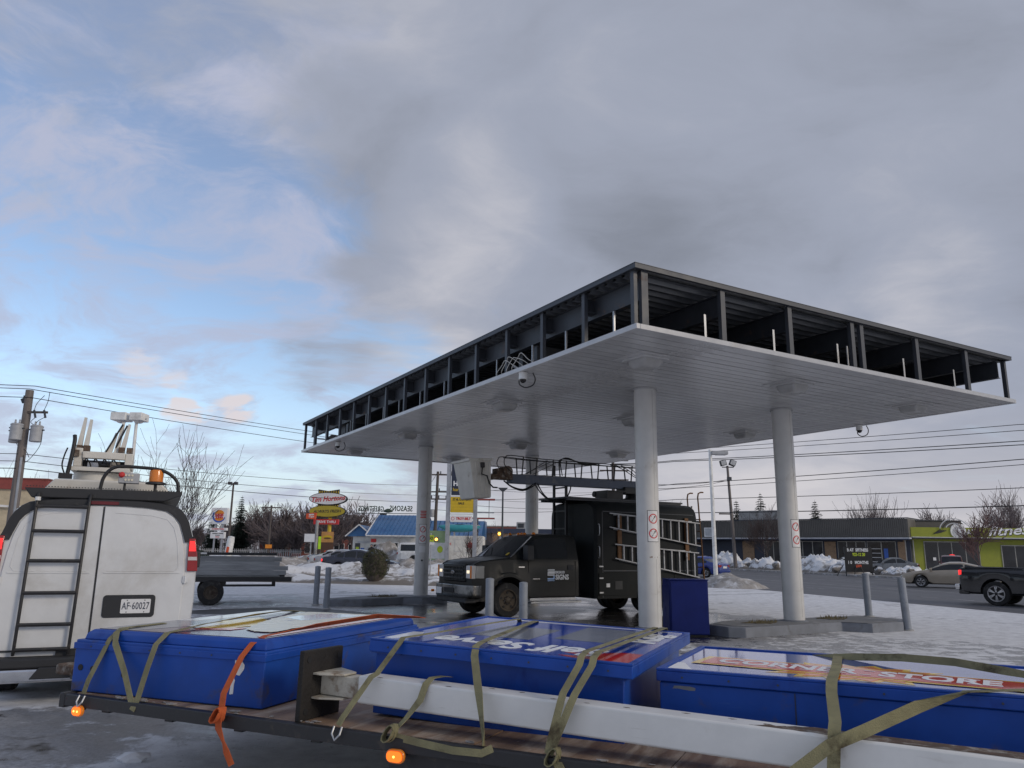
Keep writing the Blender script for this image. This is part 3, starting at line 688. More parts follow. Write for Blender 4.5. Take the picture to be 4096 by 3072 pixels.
# ================================================================== islands, bollards, blue cabinet
def island(name, label, top, grass):
    z = .2; n = len(top)
    cx = sum(q[0] for q in top) / n; cy = sum(q[1] for q in top) / n
    t = thing(name, label, 'kerb island', (cx, cy, 0))
    loc = [(x - cx, y - cy) for x, y in top]
    if sum(loc[i][0] * loc[(i + 1) % n][1] - loc[(i + 1) % n][0] * loc[i][1] for i in range(n)) < 0: loc = loc[::-1]
    MB().prism(loc, 'z', -.05, z).build('steel_kerb', 'kerb_grey', t, bevel=.012)
    ins = [(x * .93, y * .9) for x, y in loc]; MB().prism(ins, 'z', z + .002, z + .008).build('concrete_top', 'kerb_top', t)
    for k, (gx, gy, w, d, a) in enumerate(grass):
        b = MB(); pts = []
        for j in range(16):
            q = 2 * pi * j / 16; rr = 1 + .22 * sin(3 * q + k) + .12 * sin(7 * q)
            x, y = w * rr * cos(q), d * rr * sin(q); pts.append((gx - cx + x * cos(a) - y * sin(a), gy - cy + x * sin(a) + y * cos(a)))
        b.prism(pts, 'z', z + .009, z + .018)
        for j in range(70):
            q = random.random() * 6.28; rr = sqrt(random.random()) * .95; x, y = w * rr * cos(q), d * rr * sin(q)
            px, py = gx - cx + x * cos(a) - y * sin(a), gy - cy + x * sin(a) + y * cos(a); h = random.uniform(.02, .09); e = random.uniform(-.05, .05)
            b.add([(px, py, z + .015), (px + .02, py + .008, z + .015), (px + e, py + e, z + .015 + h)], [(0, 1, 2)])
        tag(b.build('dead_grass', 'dead_grass', t), kind='stuff')
    return t
island('kerb_island', 'grey steel-edged kerb island round the foot of the column beside the blue metal cabinet',
       [(4.15, 16.75), (4.45, 16.2), (4.78, 16.12), (5.77, 16.70), (6.37, 17.1), (7.4, 17.72), (7.95, 17.45), (8.9, 18.0), (9.3, 18.75), (8.76, 19.62), (7.72, 19.3), (7.0, 18.75), (5.99, 18.1), (4.7, 17.6)],
       [(5.45, 17.2, .45, .2, .5), (7.55, 18.55, .42, .25, .5)])
island('kerb_island', 'grey steel-edged kerb island round the foot of the column by the truck bonnet',
       [(-5.5, 23.5), (-5.24, 23.18), (-4.35, 23.45), (-4.03, 23.9), (-3.3, 24.75), (-2.7, 24.72), (-2.05, 25.2), (-2.0, 25.7), (-2.7, 26.25), (-3.9, 26.0), (-4.6, 25.1), (-5.1, 24.3)],
       [(-3.9, 24.75, .45, .22, .6)])
def bollard(x, y, h, label, lean=(0, 0), base=0.):
    t = thing('bollard', label, 'bollard', (x, y, base), 0, 'grey steel bollards round the pump islands')
    t.rotation_euler = (lean[0], lean[1], 0)
    b = MB(); b.lathe([(.083, -.05), (.083, h)], 24); b.build('post', 'bollard_grey', t, smooth=True)
    c = MB(); c.lathe([(.085, h), (.085, h + .018), (.06, h + .034), (.0, h + .042)], 24, cap=False); c.build('cap', 'bollard_grey', t, smooth=True)
    r = MB(); r.lathe([(.13, .0), (.12, .022), (.084, .03)], 20, cap=False); r.build('collar', 'concrete', t)
bollard(-5.77, 23.72, 1.10, 'left one of the two grey bollards at the near end of the far kerb island')
bollard(-5.1, 22.2, 1.10, 'right one of the two grey bollards at the near end of the far kerb island')
bollard(-.39, 15.77, 1.08, 'bollard in front of the truck front wheel, on its bumper side')
bollard(.28, 15.6, 1.02, 'bollard in front of the truck front wheel, on its door side')
bollard(8.75, 19.35, .99, 'bollard standing on the back edge of the near kerb island', (0, R(-.6)), .2)
bollard(9.04, 18.1, 1.14, 'leaning bollard on the snow just past the near kerb island', (R(1), R(-3)))
t = thing('metal_cabinet', 'plain dark blue metal cabinet standing beside the nearest canopy column', 'cabinet', (3.69, 16.28, 0), R(2))
MB().bx(-.40, .40, -.02, .62, .03, 1.10).build('body', 'bin_blue', t, bevel=.012)
MB().bx(-.375, .375, -.032, -.0205, .05, 1.07).build('front_panel', 'bin_blue', t, bevel=.004)
MB().bx(-.41, .41, -.035, .63, 1.102, 1.125).build('top_cap', 'bin_blue', t, bevel=.006)
MB().bx(-.415, -.4005, .0, .6, .12, 1.0).build('side_panel', 'bin_blue', t, bevel=.003)
MB().bx(-.36, .36, .03, .58, -.01, .029).build('plinth', 'black_steel', t)
# ================================================================== wheels shared by every vehicle
def wheel(parent, x, y, r, w, rimr, rimm='alloy', out=1, spokes=5, name='wheel'):
    """axle along local y; out = side the rim faces"""
    t = MB(); pr = [(rimr, -w / 2), (r * .93, -w / 2), (r, -w / 2 + .03), (r, w / 2 - .03), (r * .93, w / 2), (rimr, w / 2), (rimr * .98, w / 2 - .05), (rimr * .98, -w / 2 + .05)]
    T = Matrix.Rotation(-pi / 2 * out, 4, 'X')
    n = 28; vs = [(q * cos(2 * pi * j / n), q * sin(2 * pi * j / n), z) for q, z in pr for j in range(n)]; k = len(pr)
    t.add(vs, [(i * n + j, i * n + (j + 1) % n, ((i + 1) % k) * n + (j + 1) % n, ((i + 1) % k) * n + j) for i in range(k) for j in range(n)], 0, T)
    o = t.build(name, 'rubber', parent, smooth=True, ang=35); o.location = (x, y, r)
    b = MB()
    b.lathe([(rimr * .995, w / 2 - .012), (rimr * .93, w / 2 - .015), (rimr * .86, w / 2 - .05), (rimr * .3, w / 2 - .06)], n, 0, T, cap=False)
    b.lathe([(rimr * .30, w / 2 - .06), (rimr * .28, w / 2 - .02), (rimr * .16, w / 2 - .008), (.001, w / 2 - .006)], 14, 0, T, cap=False)
    b.build('rim_dish', 'black_steel' if spokes else rimm, o, smooth=True)
    s = MB()
    s.lathe([(rimr * 1.0, w / 2 - .008), (rimr * .98, w / 2), (rimr * .9, w / 2 - .004), (rimr * .86, w / 2 - .03)], n, 0, T, cap=False)
    for i in range(spokes):
        for da in (-.12, .12):
            a = 2 * pi * i / spokes + pi / 2; p0 = V((rimr * .2 * cos(a), rimr * .2 * sin(a), w / 2 - .012)); p1 = V((rimr * .9 * cos(a + da), rimr * .9 * sin(a + da), w / 2 - .02))
            s.bar(T @ p0, T @ p1, rimr * .13, .02, upv=T @ V((0, 0, 1)))
    s.build('rim', rimm, o, smooth=True)
    return o
# ================================================================== white work van (only its tail is in view)
vn = thing('work_van', 'white work van seen from behind, with black door ladder and roof lift gear', 'van', (-4.65, 8.888, 0), .42)
HP = [(0, .48), (.80, .48), (1.0, .50), (1.03, .75), (1.045, 1.05), (1.04, 1.37), (1.0, 1.62), (.965, 1.78), (.925, 1.92), (.86, 2.04), (.77, 2.105), (.62, 2.135), (.35, 2.155), (0, 2.16)]
FULL = HP + [(-x, z) for x, z in HP[-2:0:-1]]
def vtop(y): return 2.16 if y < 3.75 else (2.16 - (y - 3.75) * .98 if y < 4.65 else max(1.0, 1.278 - (y - 4.65) * .22))
secs = []
for y, k in ((0, .985), (.05, 1), (1.2, 1), (2.5, 1), (3.4, 1), (3.75, 1), (4.1, .99), (4.4, .985), (4.65, .98), (5.1, .96), (5.45, .9), (5.58, .8)):
    tz = vtop(y); secs.append([(x * k, y, .48 + (z - .48) * (tz - .48) / 1.68) for x, z in FULL])
MB().loft(secs).build('body', 'van_white', vn, smooth=True, ang=32)
ws = MB().add([(-.72, 3.86, 2.06), (.72, 3.86, 2.06), (.83, 4.62, 1.33), (-.83, 4.62, 1.33)], [(0, 1, 2, 3)]); ws.build('windshield', 'dark_window', vn)
for s in (-1, 1):
    MB().add([(s * 1.02, 3.0, 1.35), (s * .955, 3.0, 1.92), (s * .95, 3.7, 1.92), (s * 1.015, 4.25, 1.36)], [(0, 1, 2, 3)]).build('side_window', 'dark_window', vn)
    MB().bx(s * 1.04, s * 1.25, 3.95, 4.05, 1.32, 1.58).build('mirror', 'black_plastic', vn, bevel=.02)
    MB().prism([(.66, .80), (.98, .78), (.95, .60), (.66, .60)] if s > 0 else [(-.66, .60), (-.95, .60), (-.98, .78), (-.66, .80)], 'y', 5.5, 5.57).build('headlight', 'white_lens', vn)
DP = [(.006, .545), (.895, .545), (.905, .9), (.91, 1.36), (.885, 1.58), (.85, 1.76), (.80, 1.90), (.735, 1.985), (.64, 2.045), (.45, 2.075), (.2, 2.088), (.006, 2.09)]
for s in (1, -1):
    d = MB().prism([(x * s, z) for x, z in DP], 'y', -.016, -.001).build('rear_door', 'van_white', vn, bevel=.006)
    # pressed outline and waist crease
    ol = [(s * x, -.0165, z) for x, z in ((.10, 1.37), (.80, 1.37), (.84, 1.42), (.80, 1.72), (.75, 1.87), (.67, 1.96), (.5, 2.0), (.12, 2.02))]
    MB().tube(ol, .0045, 5).build('pressing', 'van_white', d, smooth=True)
    MB().bar((s * .07, -.0165, 1.352), (s * .86, -.0165, 1.352), .014, .012).build('crease', 'van_white', d)
    for hz in (.70, 1.24): MB().bx(s * .93 - .03, s * .93 + .03, -.03, -.001, hz, hz + .07).cyl((s * .925, -.03, hz - .01), (s * .925, -.03, hz + .08), .011, n=8).build('hinge', 'van_white', d)
    MB().bx(s * .45 - .44, s * .45 + .44, -.0155, -.001, .528, .543).build('lower_seal', 'black_plastic', d)
MB().bx(-.0115, -.0062, -.0185, -.0011, .55, 2.085).bx(-.0055, .0055, -.006, -.0011, .55, 2.085).build('door_gap', 'black_plastic', vn)
# dark surround above the lamps
outer = [(x * .99, z) for x, z in HP if z > 1.7]; inner = [(x + .012, z + .01) for x, z in DP if z > 1.7][:-1] + [(0, 2.10)]
outer = [(1.0, 1.70)] + outer; inner = [(.885, 1.70)] + inner
def resample(P, n):
    L = [0]
    for a, b_ in zip(P, P[1:]): L.append(L[-1] + math.dist(a, b_))
    out = []
    for i in range(n):
        t_ = L[-1] * i / (n - 1); j = max(k for k in range(len(L)) if L[k] <= t_ + 1e-9); j = min(j, len(P) - 2); f = (t_ - L[j]) / (L[j + 1] - L[j])
        out.append((P[j][0] + (P[j + 1][0] - P[j][0]) * f, P[j][1] + (P[j + 1][1] - P[j][1]) * f))
    return out
oo, ii = resample(outer, 16), resample(inner, 16); b = MB()
oo = oo + [(-x, z) for x, z in oo[-2::-1]]; ii = ii + [(-x, z) for x, z in ii[-2::-1]]
b.loft([[(x, -.022, z), (x, .03, z + (.012 if z > 2 else 0)), (u_, .03, w_), (u_, -.022, w_)] for (x, z), (u_, w_) in zip(oo, ii)])
b.build('rear_surround', 'black_plastic', vn, smooth=True, ang=40)
for s in (1, -1):
    pl = [(.925, 1.745), (1.0, 1.745), (1.035, 1.55), (1.05, 1.37), (.935, 1.37), (.93, 1.56)]
    l = MB().prism([(x * s, z) for x, z in pl], 'y', -.03, .06).build('tail_light', 'red_lens', vn, bevel=.008)
    MB().prism([(x * s, z) for x, z in ((.938, 1.715), (.992, 1.715), (1.012, 1.60), (.94, 1.60))], 'y', -.034, -.0305).build('brake_lamp', 'red_glow', l)
    MB().prism([(x * s, z) for x, z in ((.935, 1.535), (1.03, 1.535), (1.036, 1.495), (.936, 1.495))], 'y', -.034, -.0305).build('reverse_lamp', 'white_lens', l)
MB().prism(rrect(.30, .036, .01), 'y', -.036, .02).build('high_brake_light', 'red_dark', vn).location = (-.005, 0, 2.127)
# number plate recess
r = MB().prism(rrect(.535, .245, .035), 'y', -.026, -.0165).build('plate_recess', 'black_plastic', vn, bevel=.006); r.location = (.365, 0, .985)
p_ = MB().prism(rrect(.305, .155, .012), 'y', -.0315, -.0265).build('number_plate', 'sign_white', vn); p_.location = (.435, 0, .985)
text('AF 60027', .108, 'plate_lettering', 'letter_plate', vn, frame((.435, -.0322, .984), (1, 0, 0), (0, 0, 1)), .001, .0014, sx=.63, spacing=1.06)
MB().prism([(.006, 0), (0, .009), (-.006, 0), (0, -.009)], 'y', -.0335, -.0318).build('plate_crown', 'letter_plate', vn).location = (.384, 0, .985)
for dx in (-.09, .09):
    for dz in (-.064, .064): MB().cyl((.435 + dx, -.034, .985 + dz), (.435 + dx, -.0315, .985 + dz), .006, n=8).build('screw', 'black_steel', vn)
# bumper
b = MB(); b.prism([(-1.03, .235), (1.03, .235), (1.04, .37), (-1.04, .37)], 'y', -.2, .1)
bp = b.build('bumper', 'chrome', vn, bevel=.02)
MB().prism([(-.50, .27), (.50, .27), (.42, .385), (-.42, .385)], 'y', -.215, -.05).build('bumper_step', 'black_plastic', vn, bevel=.01)
MB().bx(-1.02, 1.02, -.17, .08, .372, .475).build('bumper_top', 'black_plastic', vn, bevel=.02)
MB().bx(-.30, .30, -.03, .05, .476, .54).build('sill', 'black_plastic', vn)
MB().bx(-.06, .06, -.28, .05, .30, .40).cyl((0, -.36, .42), (0, -.36, .47), .03).bx(-.04, .04, -.40, -.28, .36, .42).build('tow_bar', 'black_steel', vn)
# ladder
b = MB()
for x0, x1 in ((-.665, -.69), (-.155, -.18)):
    b.tube([(x0 + .0, .25, 2.24), (x0, .0, 2.21), (x0, -.075, 2.12), (x1 + .005, -.085, .55), (x1, -.06, .50)], .017, 8)
b.build('ladder_rail', 'black_steel', vn, smooth=True)
for z in (2.07, 1.80, 1.48, 1.14, .81, .555):
    MB().cyl((-.675 + (2.07 - z) * -.012, -.082, z), (-.165 + (2.07 - z) * -.012, -.082, z), .020, n=8).build('rung', 'black_steel', vn, smooth=True)
MB().cyl((-.66, -.08, 2.13), (-.66, -.08, 2.17), .028, n=10).build('rail_cap', 'poly_white', vn)
for s in (-1, 1):
    wheel(vn, s * .86, 1.0, .38, .24, .22, 'rusty_wheel', 1, 0).rotation_euler = (0, 0, -pi / 2 * s)
    wheel(vn, s * .86, 4.4, .38, .24, .22, 'rusty_wheel', 1, 0).rotation_euler = (0, 0, -pi / 2 * s)
MB().bx(-.9, .9, .2, 5.2, .28, .479).build('chassis', 'black_steel', vn)
# roof rack tray
b = MB(); b.prism([(-.82, 2.275), (-.74, 2.17), (.62, 2.17), (.80, 2.245), (.80, 2.29)], 'y', .02, 2.6); b.build('roof_tray', 'black_plastic', vn, bevel=.01)
for i in range(54): MB().bx(-.80 + i * .03, -.788 + i * .03, .018, .05, 2.29, 2.298).build('tray_tooth', 'black_plastic', vn)
b = MB(); b.prism([(-.70, 2.30), (-.60, 2.425), (.55, 2.425), (.68, 2.30)], 'y', .55, 2.4); b.build('roof_box', 'bucket_white', vn, bevel=.02)
# lift pedestal and folded boom head
q = .75
MB().lathe([(.28, 2.43), (.28, 2.54)], 28).build('turntable', 'bucket_white', vn, smooth=True).location = (-.18, q + .3, 0)
MB().bx(-.47, .18, q, q + .6, 2.545, 2.60).build('base_plate', 'bucket_white', vn, bevel=.008)
MB().bx(-.40, .14, q - .02, q, 2.533, 2.546).build('base_shadow_gap', 'black_steel', vn)
MB().bx(-.455, -.365, q + .02, q + .5, 2.602, 2.83).build('side_cheek', 'bucket_white', vn, bevel=.008)
MB().bx(.11, .20, q + .02, q + .5, 2.602, 2.79).build('side_cheek', 'bucket_white', vn, bevel=.008)
MB().bx(-.364, .109, q + .0, q + .09, 2.705, 2.79).build('cross_member', 'bucket_white', vn, bevel=.008)
MB().bx(-.364, .109, q + .2, q + .5, 2.62, 2.70).build('hydraulic_block', 'black_steel', vn)
MB().bx(-.30, -.18, q + .06, q + .16, 2.605, 2.66).build('valve_block', 'galv', vn); MB().bx(-.05, .06, q + .05, q + .15, 2.605, 2.675).build('valve_block', 'rust', vn)
for k in range(4): h = MB(); h.tube(spline([(-.34 + k * .1, q + .12, 2.66), (-.32 + k * .1, q + .02, 2.70), (-.28 + k * .1, q - .01, 2.66), (-.26 + k * .1, q + .05, 2.61)]), .008, 6); h.build('hydraulic_hose', 'hose', vn, smooth=True)
MB().bx(-.47, -.40, q - .01, q + .1, 2.72, 2.80).build('pivot_block', 'rust', vn)
MB().bx(-.58, -.44, q - .1, q, 2.44, 2.50).build('valve_block', 'black_steel', vn)
MB().cyl((-.3, q + .15, 2.66), (.05, q + .15, 2.645), .035, n=12).build('hydraulic_cylinder', 'steel_grey', vn, smooth=True)
for (x0, z0, x1, z1, w0, w1) in ((-.42, 2.80, -.385, 3.22, .095, .036), (-.345, 2.83, -.32, 3.20, .07, .036), (.00, 2.79, .045, 3.19, .07, .04), (.06, 2.79, .115, 3.17, .075, .045), (-.08, 2.79, -.02, 3.05, .05, .03)):
    MB().bar((x0, q + .1, z0), (x1, q + .1, z1), w0, .06, w1=w1, h1=.03).build('boom_arm', 'bucket_white', vn)
for (x0, z0, x1, z1) in ((-.12, 2.79, .04, 3.16), (-.01, 2.86, .09, 3.15)):
    MB().cyl((x0, q + .06, z0), (x1, q + .06, z1), .012, n=6).build('tie_rod', 'black_steel', vn)
for x in (-.41, -.33, .06, .15): MB().bx(x - .035, x + .035, q + .03, q + .14, 2.80, 2.865).build('pivot_block', 'rust', vn)
h = MB(); h.tube(spline([(-.50, q - .02, 2.46), (-.475, q - .02, 2.7), (-.465, q, 2.9), (-.475, q + .03, 2.98)]), .024, 10); h.build('hydraulic_hose', 'hose', vn, smooth=True)
h = MB(); h.tube(spline([(-.52, q, 2.48), (-.565, q, 2.6), (-.555, q, 2.72), (-.53, q, 2.82)]), .009, 7); h.build('hydraulic_hose', 'hose', vn, smooth=True)
h = MB(); h.tube(spline([(-.08, .12, 2.29), (-.06, .12, 2.42), (.0, .12, 2.52), (.10, .12, 2.565), (.3, .12, 2.565), (.52, .12, 2.55), (.66, .12, 2.49), (.74, .12, 2.40), (.76, .12, 2.29)]), .02, 10); h.build('hose_loop', 'hose', vn, smooth=True)
cb = MB().bx(.10, .32, .08, .20, 2.37, 2.49).build('control_box', 'transformer', vn, bevel=.008)
MB().cyl((.17, .14, 2.29), (.17, .14, 2.37), .014, n=8).build('box_stalk', 'black_steel', vn)
for i in range(3):
    for j in range(2): MB().cyl((.175 + i * .034, .070, 2.41 + j * .052), (.175 + i * .034, .0795, 2.41 + j * .052), .013, n=12).build('button', 'face_cream', cb)
MB().lathe([(.03, 0), (.034, .012), (.02, .03), (.001, .034)], 14, 0, Matrix.Translation((.13, .079, 2.466)) @ Matrix.Rotation(pi / 2, 4, 'X')).build('stop_button', 'sign_red', cb, smooth=True)
bc = MB().lathe([(.115, 2.375), (.11, 2.395), (.08, 2.405)], 20).build('beacon_base', 'black_plastic', vn, smooth=True); bc.location = (.50, .16, 0)
MB().cyl((.50, .16, 2.29), (.50, .16, 2.376), .018, n=8).build('beacon_stalk', 'black_steel', vn)
be = MB(); be.lathe([(.078, 2.406), (.078, 2.53), (.072, 2.545), (.001, 2.546)], 20); be.build('beacon', 'amber_lens', vn, smooth=True).location = (.50, .16, 0)

def ragged(pts, amp, n, seed):
    out = []; r_ = random.Random(seed)
    for a, b_ in zip(pts, pts[1:] + pts[:1]):
        for k in range(n): f = k / n; out.append((a[0] + (b_[0] - a[0]) * f + r_.uniform(-amp, amp), a[1] + (b_[1] - a[1]) * f + r_.uniform(-amp, amp)))
    return out
# ================================================================== flatbed trailer carrying the signs
tr = thing('flatbed_trailer', 'low flatbed trailer with bare plywood deck, loaded with blue signs', 'trailer', (-3.17, 5.95, 0), -.4336)
DL, DW, DZ = 7.6, 2.62, .60
for i in range(7):
    for j in range(2):
        x0 = .02 + i * 1.09; o = MB().bx(x0, x0 + 1.082, .012 + j * 1.3, 1.306 + j * 1.3, DZ - .022, DZ - .001 - .003 * ((i + j) % 2)).build('deck_board', 'plywood', tr)
b = MB().bx(-.03, DL, -.045, .01, .515, DZ - .004); b.build('side_rail', 'black_steel', tr, bevel=.006)
MB().bx(-.03, DL, DW, DW + .055, .515, DZ - .004).build('side_rail', 'black_steel', tr, bevel=.006)
MB().bx(-.09, -.031, -.045, DW + .055, .50, DZ).build('end_rail', 'black_steel', tr, bevel=.006)
for i in range(12): MB().bx(.3 + i * .62, .37 + i * .62, .011, DW - .001, .49, .576).build('cross_member', 'black_steel', tr)
for y in (.65, 1.9): MB().bx(-.09, DL, y, y + .12, .36, .488).build('frame_beam', 'black_steel', tr)
MB().bx(2.72, 4.9, .02, .64, .30, .514).build('tool_box', 'black_steel', tr, bevel=.01)
MB().bar((-.09, .8, .45), (-1.75, 1.32, .44), .1, .1).bar((-.09, 1.8, .45), (-1.75, 1.32, .44), .1, .1).build('drawbar', 'black_steel', tr)
MB().bx(-1.95, -1.7, 1.24, 1.40, .42, .52).build('coupler', 'rust', tr, bevel=.02)
for x in (4.9, 5.75):
    for y, o_ in ((.36, -1), (2.25, 1)): wheel(tr, x, y, .25, .2, .15, 'rusty_wheel', o_, 0)
for x, w in ((.145, .085), (2.82, .1)):
    lb = MB().prism(rrect(w + .02, .075, .034), 'y', -.07, -.046).build('marker_lamp', 'amber_lens', tr, bevel=.005); lb.location = (x, -.0, .497 if x < 1 else .50)
    MB().prism(rrect(w, .055, .026), 'y', -.079, -.0705).build('lens', 'amber_glow', lb)
    for k in ((-.018, .018) if x < 1 else (0.,)): MB().prism(rrect(.012, .012, .004), 'y', -.082, -.0795).build('bulb', 'amber_hot', lb).location = (k, 0, 0)
    MB().cyl((0, -.01, .0), (0, -.01, .03), .012, n=6).build('stem', 'black_steel', lb)
for k in range(26):
    x = random.uniform(.1, 2.3) if k < 20 else random.uniform(2.3, 5); w = random.uniform(.008, .035); MB().prism(ragged([(-w, -w * .4), (w, -w * .4), (w, w * .4), (-w, w * .4)], w * .35, 3, k), 'z', DZ + .0005, DZ + random.uniform(.003, .009)).build('ice_lump', 'dirt_snow', tr).location = (x, random.uniform(.0, .06), 0)

# ---- sign cabinets
def poly_face(name, pts, z, m, parent): return MB().prism(pts, 'z', z, z + .0012).build(name, m, parent)
c1 = thing('sign_cabinet', 'scuffed blue sign cabinet with cream and orange sunset face, nearest the van', 'sign cabinet', (-3.14, 6.04, 0), -.354, 'dismantled sign cabinets on the trailer')
L1, W1 = 1.575, 2.12
MB().bx(-.075, L1 + .055, -.06, W1 + .05, DZ + .003, .965).build('body', 'sign_blue_worn', c1, bevel=.008)
MB().bx(-.085, L1 + .065, -.07, W1 + .06, .90, .945).build('flange', 'sign_blue', c1, bevel=.004)
b = MB(); b.loft([[(-.03, -.03, .966), (L1 + .03, -.03, .966), (L1 + .03, W1 + .03, .966), (-.03, W1 + .03, .966)], [(-.02, -.02, 1.01), (L1 + .02, -.02, 1.01), (L1 + .02, W1 + .02, 1.01), (-.02, W1 + .02, 1.01)], [(.01, .01, 1.035), (L1 - .01, .01, 1.035), (L1 - .01, W1 - .01, 1.035), (.01, W1 - .01, 1.035)]])
b.build('retainer_frame', 'sign_blue', c1, bevel=.005)
MB().bx(.035, L1 - .035, .035, W1 - .035, 1.03, 1.038).build('face', 'face_purple', c1)
z = 1.0382
poly_face('sky_sheen_pale', [(.036, .036), (.36, .036), (.50, .5), (.36, 1.2), (.5, 2.084), (.036, 2.084)], z, 'face_grey', c1)  # pale sky reflection on the left part, painted as a flat shape
poly_face('sky_sheen_stripe', [(.036, .8), (.2, .85), (.36, 1.9), (.30, 2.083), (.036, 2.083)], z + .0014, 'face_white', c1)  # white sky reflection towards the far left corner, painted on
poly_face('print_yellow', ragged([(.60, .40), (.86, .46), (.92, .75), (.74, 1.15), (.46, 1.35), (.42, .95)], .012, 5, 1), z + .0014, 'face_yellow', c1)
poly_face('print_red', ragged([(.66, .28), (.98, .36), (.99, .56), (.74, .40)], .012, 5, 2), z + .0028, 'face_red', c1)
poly_face('print_and_sheen_white', [(.48, .46), (.66, .36), (.64, .74), (.54, .7)], z + .0042, 'face_white', c1)
poly_face('print_cream', ragged([(1.05, .46), (.82, .88), (.6, 1.44), (.5, 2.05), (.86, 2.05), (1.38, 2.05), (1.38, 1.85), (1.34, 1.45), (1.33, .75), (1.36, .35), (1.2, .35)], .018, 7, 3), z + .0056, 'face_cream', c1)
poly_face('print_sky', ragged([(.70, 1.43), (.74, 1.9), (1.2, 1.95), (1.06, 1.45), (.98, 1.25)], .03, 5, 4), z + .0070, mat('face_sky', (.36, .47, .68), .1, coat=.5), c1)
poly_face('print_red', [(1.42, .10), (1.50, .06), (1.50, 2.08), (1.46, 2.08), (1.43, 1.3)], z + .0014, 'face_red', c1)
for k, (x, zz) in enumerate(((-.0, .77), (.12, .765), (.42, .745))): MB().cyl((x, -.066, zz), (x, -.055, zz), .022, n=14).build('bolt_hole', 'dark_void', c1)
MB().prism(ragged([(.02, 0), (.06, .05), (.03, .11), (-.02, .10), (-.03, .03)], .006, 3, 5), 'y', -.0655, -.0605).build('peeling_label', 'poly_white', c1).location = (1.41, 0, .80)
MB().prism(ragged([(0, 0), (.03, .0), (.035, .09), (.01, .13)], .004, 3, 6), 'y', -.0655, -.0605).build('peeling_label', 'poly_white', c1).location = (1.36, 0, .68)
# second cabinet
c2 = thing('sign_cabinet', 'blue sign cabinet with upside-down Self Serve face, tilted behind the white post', 'sign cabinet', (-.90, 5.20, 1.09), -.401, 'dismantled sign cabinets on the trailer')
c2.rotation_euler = (.008, .030, -.401)
L2, W2 = 1.735, 1.80
MB().bx(.0, L2 - .07, .09, W2 - .08, -.475, -.085).build('body', 'sign_blue', c2, bevel=.008)
MB().bx(-.02, .2, .06, .3, -.10, -.086).build('body_flange', 'sign_blue_worn', c2)
MB().bx(0, L2, 0, W2, -.083, -.012).build('lid', 'sign_blue', c2, bevel=.006)
for (x0, x1, y0, y1) in ((0, L2, 0, .035), (0, L2, W2 - .035, W2), (0, .035, .0355, W2 - .0355), (L2 - .035, L2, .0355, W2 - .0355)): MB().bx(x0, x1, y0, y1, -.0118, 0).build('retainer', 'sign_blue', c2, bevel=.003)
MB().bx(.036, L2 - .036, .036, W2 - .036, -.0118, -.006).build('face', 'face_blue', c2)
z = -.0058
poly_face('print_and_sheen_white', [(.037, .12), (.10, .10), (.2, .3), (.12, .5), (.037, .5)], z, 'face_white', c2)
poly_face('print_grey', [(.42, .62), (.86, .62), (.86, 1.28), (.42, 1.28)], z, 'face_grey', c2)
poly_face('print_grey', [(.98, .80), (1.40, .80), (1.40, 1.62), (.98, 1.62)], z, 'face_grey', c2)
poly_face('print_and_sheen_white', [(.3, 1.66), (L2 - .05, 1.72), (L2 - .05, 1.75), (.3, 1.75)], z, 'face_white', c2)  # sky reflected along the far edge, painted as a white sliver
poly_face('print_red', [(1.695, .04), (1.695, .44), (1.56, .44), (1.44, .30), (1.25, .24), (1.46, .16), (1.25, .12), (1.40, .04)], z, 'face_red', c2)
text('Self Serve', .43, 'lettering', 'letter_white', c2, frame((.90, .325, z + .0022), (-1, 0, 0), (0, -1, 0)), .0008, .012, .12, sx=.69)
text('Reg', .28, 'lettering', 'letter_white', c2, frame((1.545, 1.24, z + .0022), (0, 1, 0), (-1, 0, 0)), .0008, .010, sx=1.35)
# third cabinet
def screws(cab, x0, x1, y, z, n):
    for k in range(n):
        x = x0 + (x1 - x0) * (k + .5) / n; MB().cyl((x, y - .004, z), (x, y, z), .006, n=8).build('screw', 'steel_grey', cab)
screws(c2, .02, L2 - .02, 0, -.048, 7)
c3 = thing('sign_cabinet', 'long blue sign cabinet with red and yellow Corner Store banner on its face', 'sign cabinet', (.856, 4.683, 0), -.443, 'dismantled sign cabinets on the trailer')
L3, W3 = 2.9, 1.24
MB().bx(.015, L3 - .015, .015, W3 - .015, DZ + .003, .925).build('body', 'sign_blue_worn', c3, bevel=.008)
MB().bx(0, L3, 0, W3, .928, .986).build('lid', 'sign_blue', c3, bevel=.006)
for (x0, x1, y0, y1) in ((0, L3, 0, .04), (0, L3, W3 - .04, W3), (0, .04, .0405, W3 - .0405), (L3 - .04, L3, .0405, W3 - .0405)): MB().bx(x0, x1, y0, y1, .9862, 1.0).build('retainer', 'sign_blue', c3, bevel=.003)
MB().bx(.041, L3 - .041, .041, W3 - .041, .9862, .992).build('face', 'face_gloss', c3)
screws(c3, .02, L3 - .02, 0, .957, 11); screws(c1, -.05, L1 + .03, -.07, .922, 6)
MB().bx(.75, .756, .0115, .0148, DZ + .01, .92).build('panel_seam', 'sign_navy', c3); MB().bx(1.9, 1.906, .0115, .0148, DZ + .01, .92).build('panel_seam', 'sign_navy', c3)
z = .9922
def tilt(pts, a=R(-6.5), c=(1.0, .44)): return [(c[0] + (x - c[0]) * cos(a) - (y - c[1]) * sin(a), c[1] + (x - c[0]) * sin(a) + (y - c[1]) * cos(a)) for x, y in pts]
st = []
for i in range(36):
    a = 2 * pi * i / 36; rr = 1.0 if i % 2 == 0 else .74; st.append((1.04 + .60 * rr * cos(a), .44 + .36 * rr * sin(a)))
poly_face('print_burst', st, z, 'face_yellow', c3)
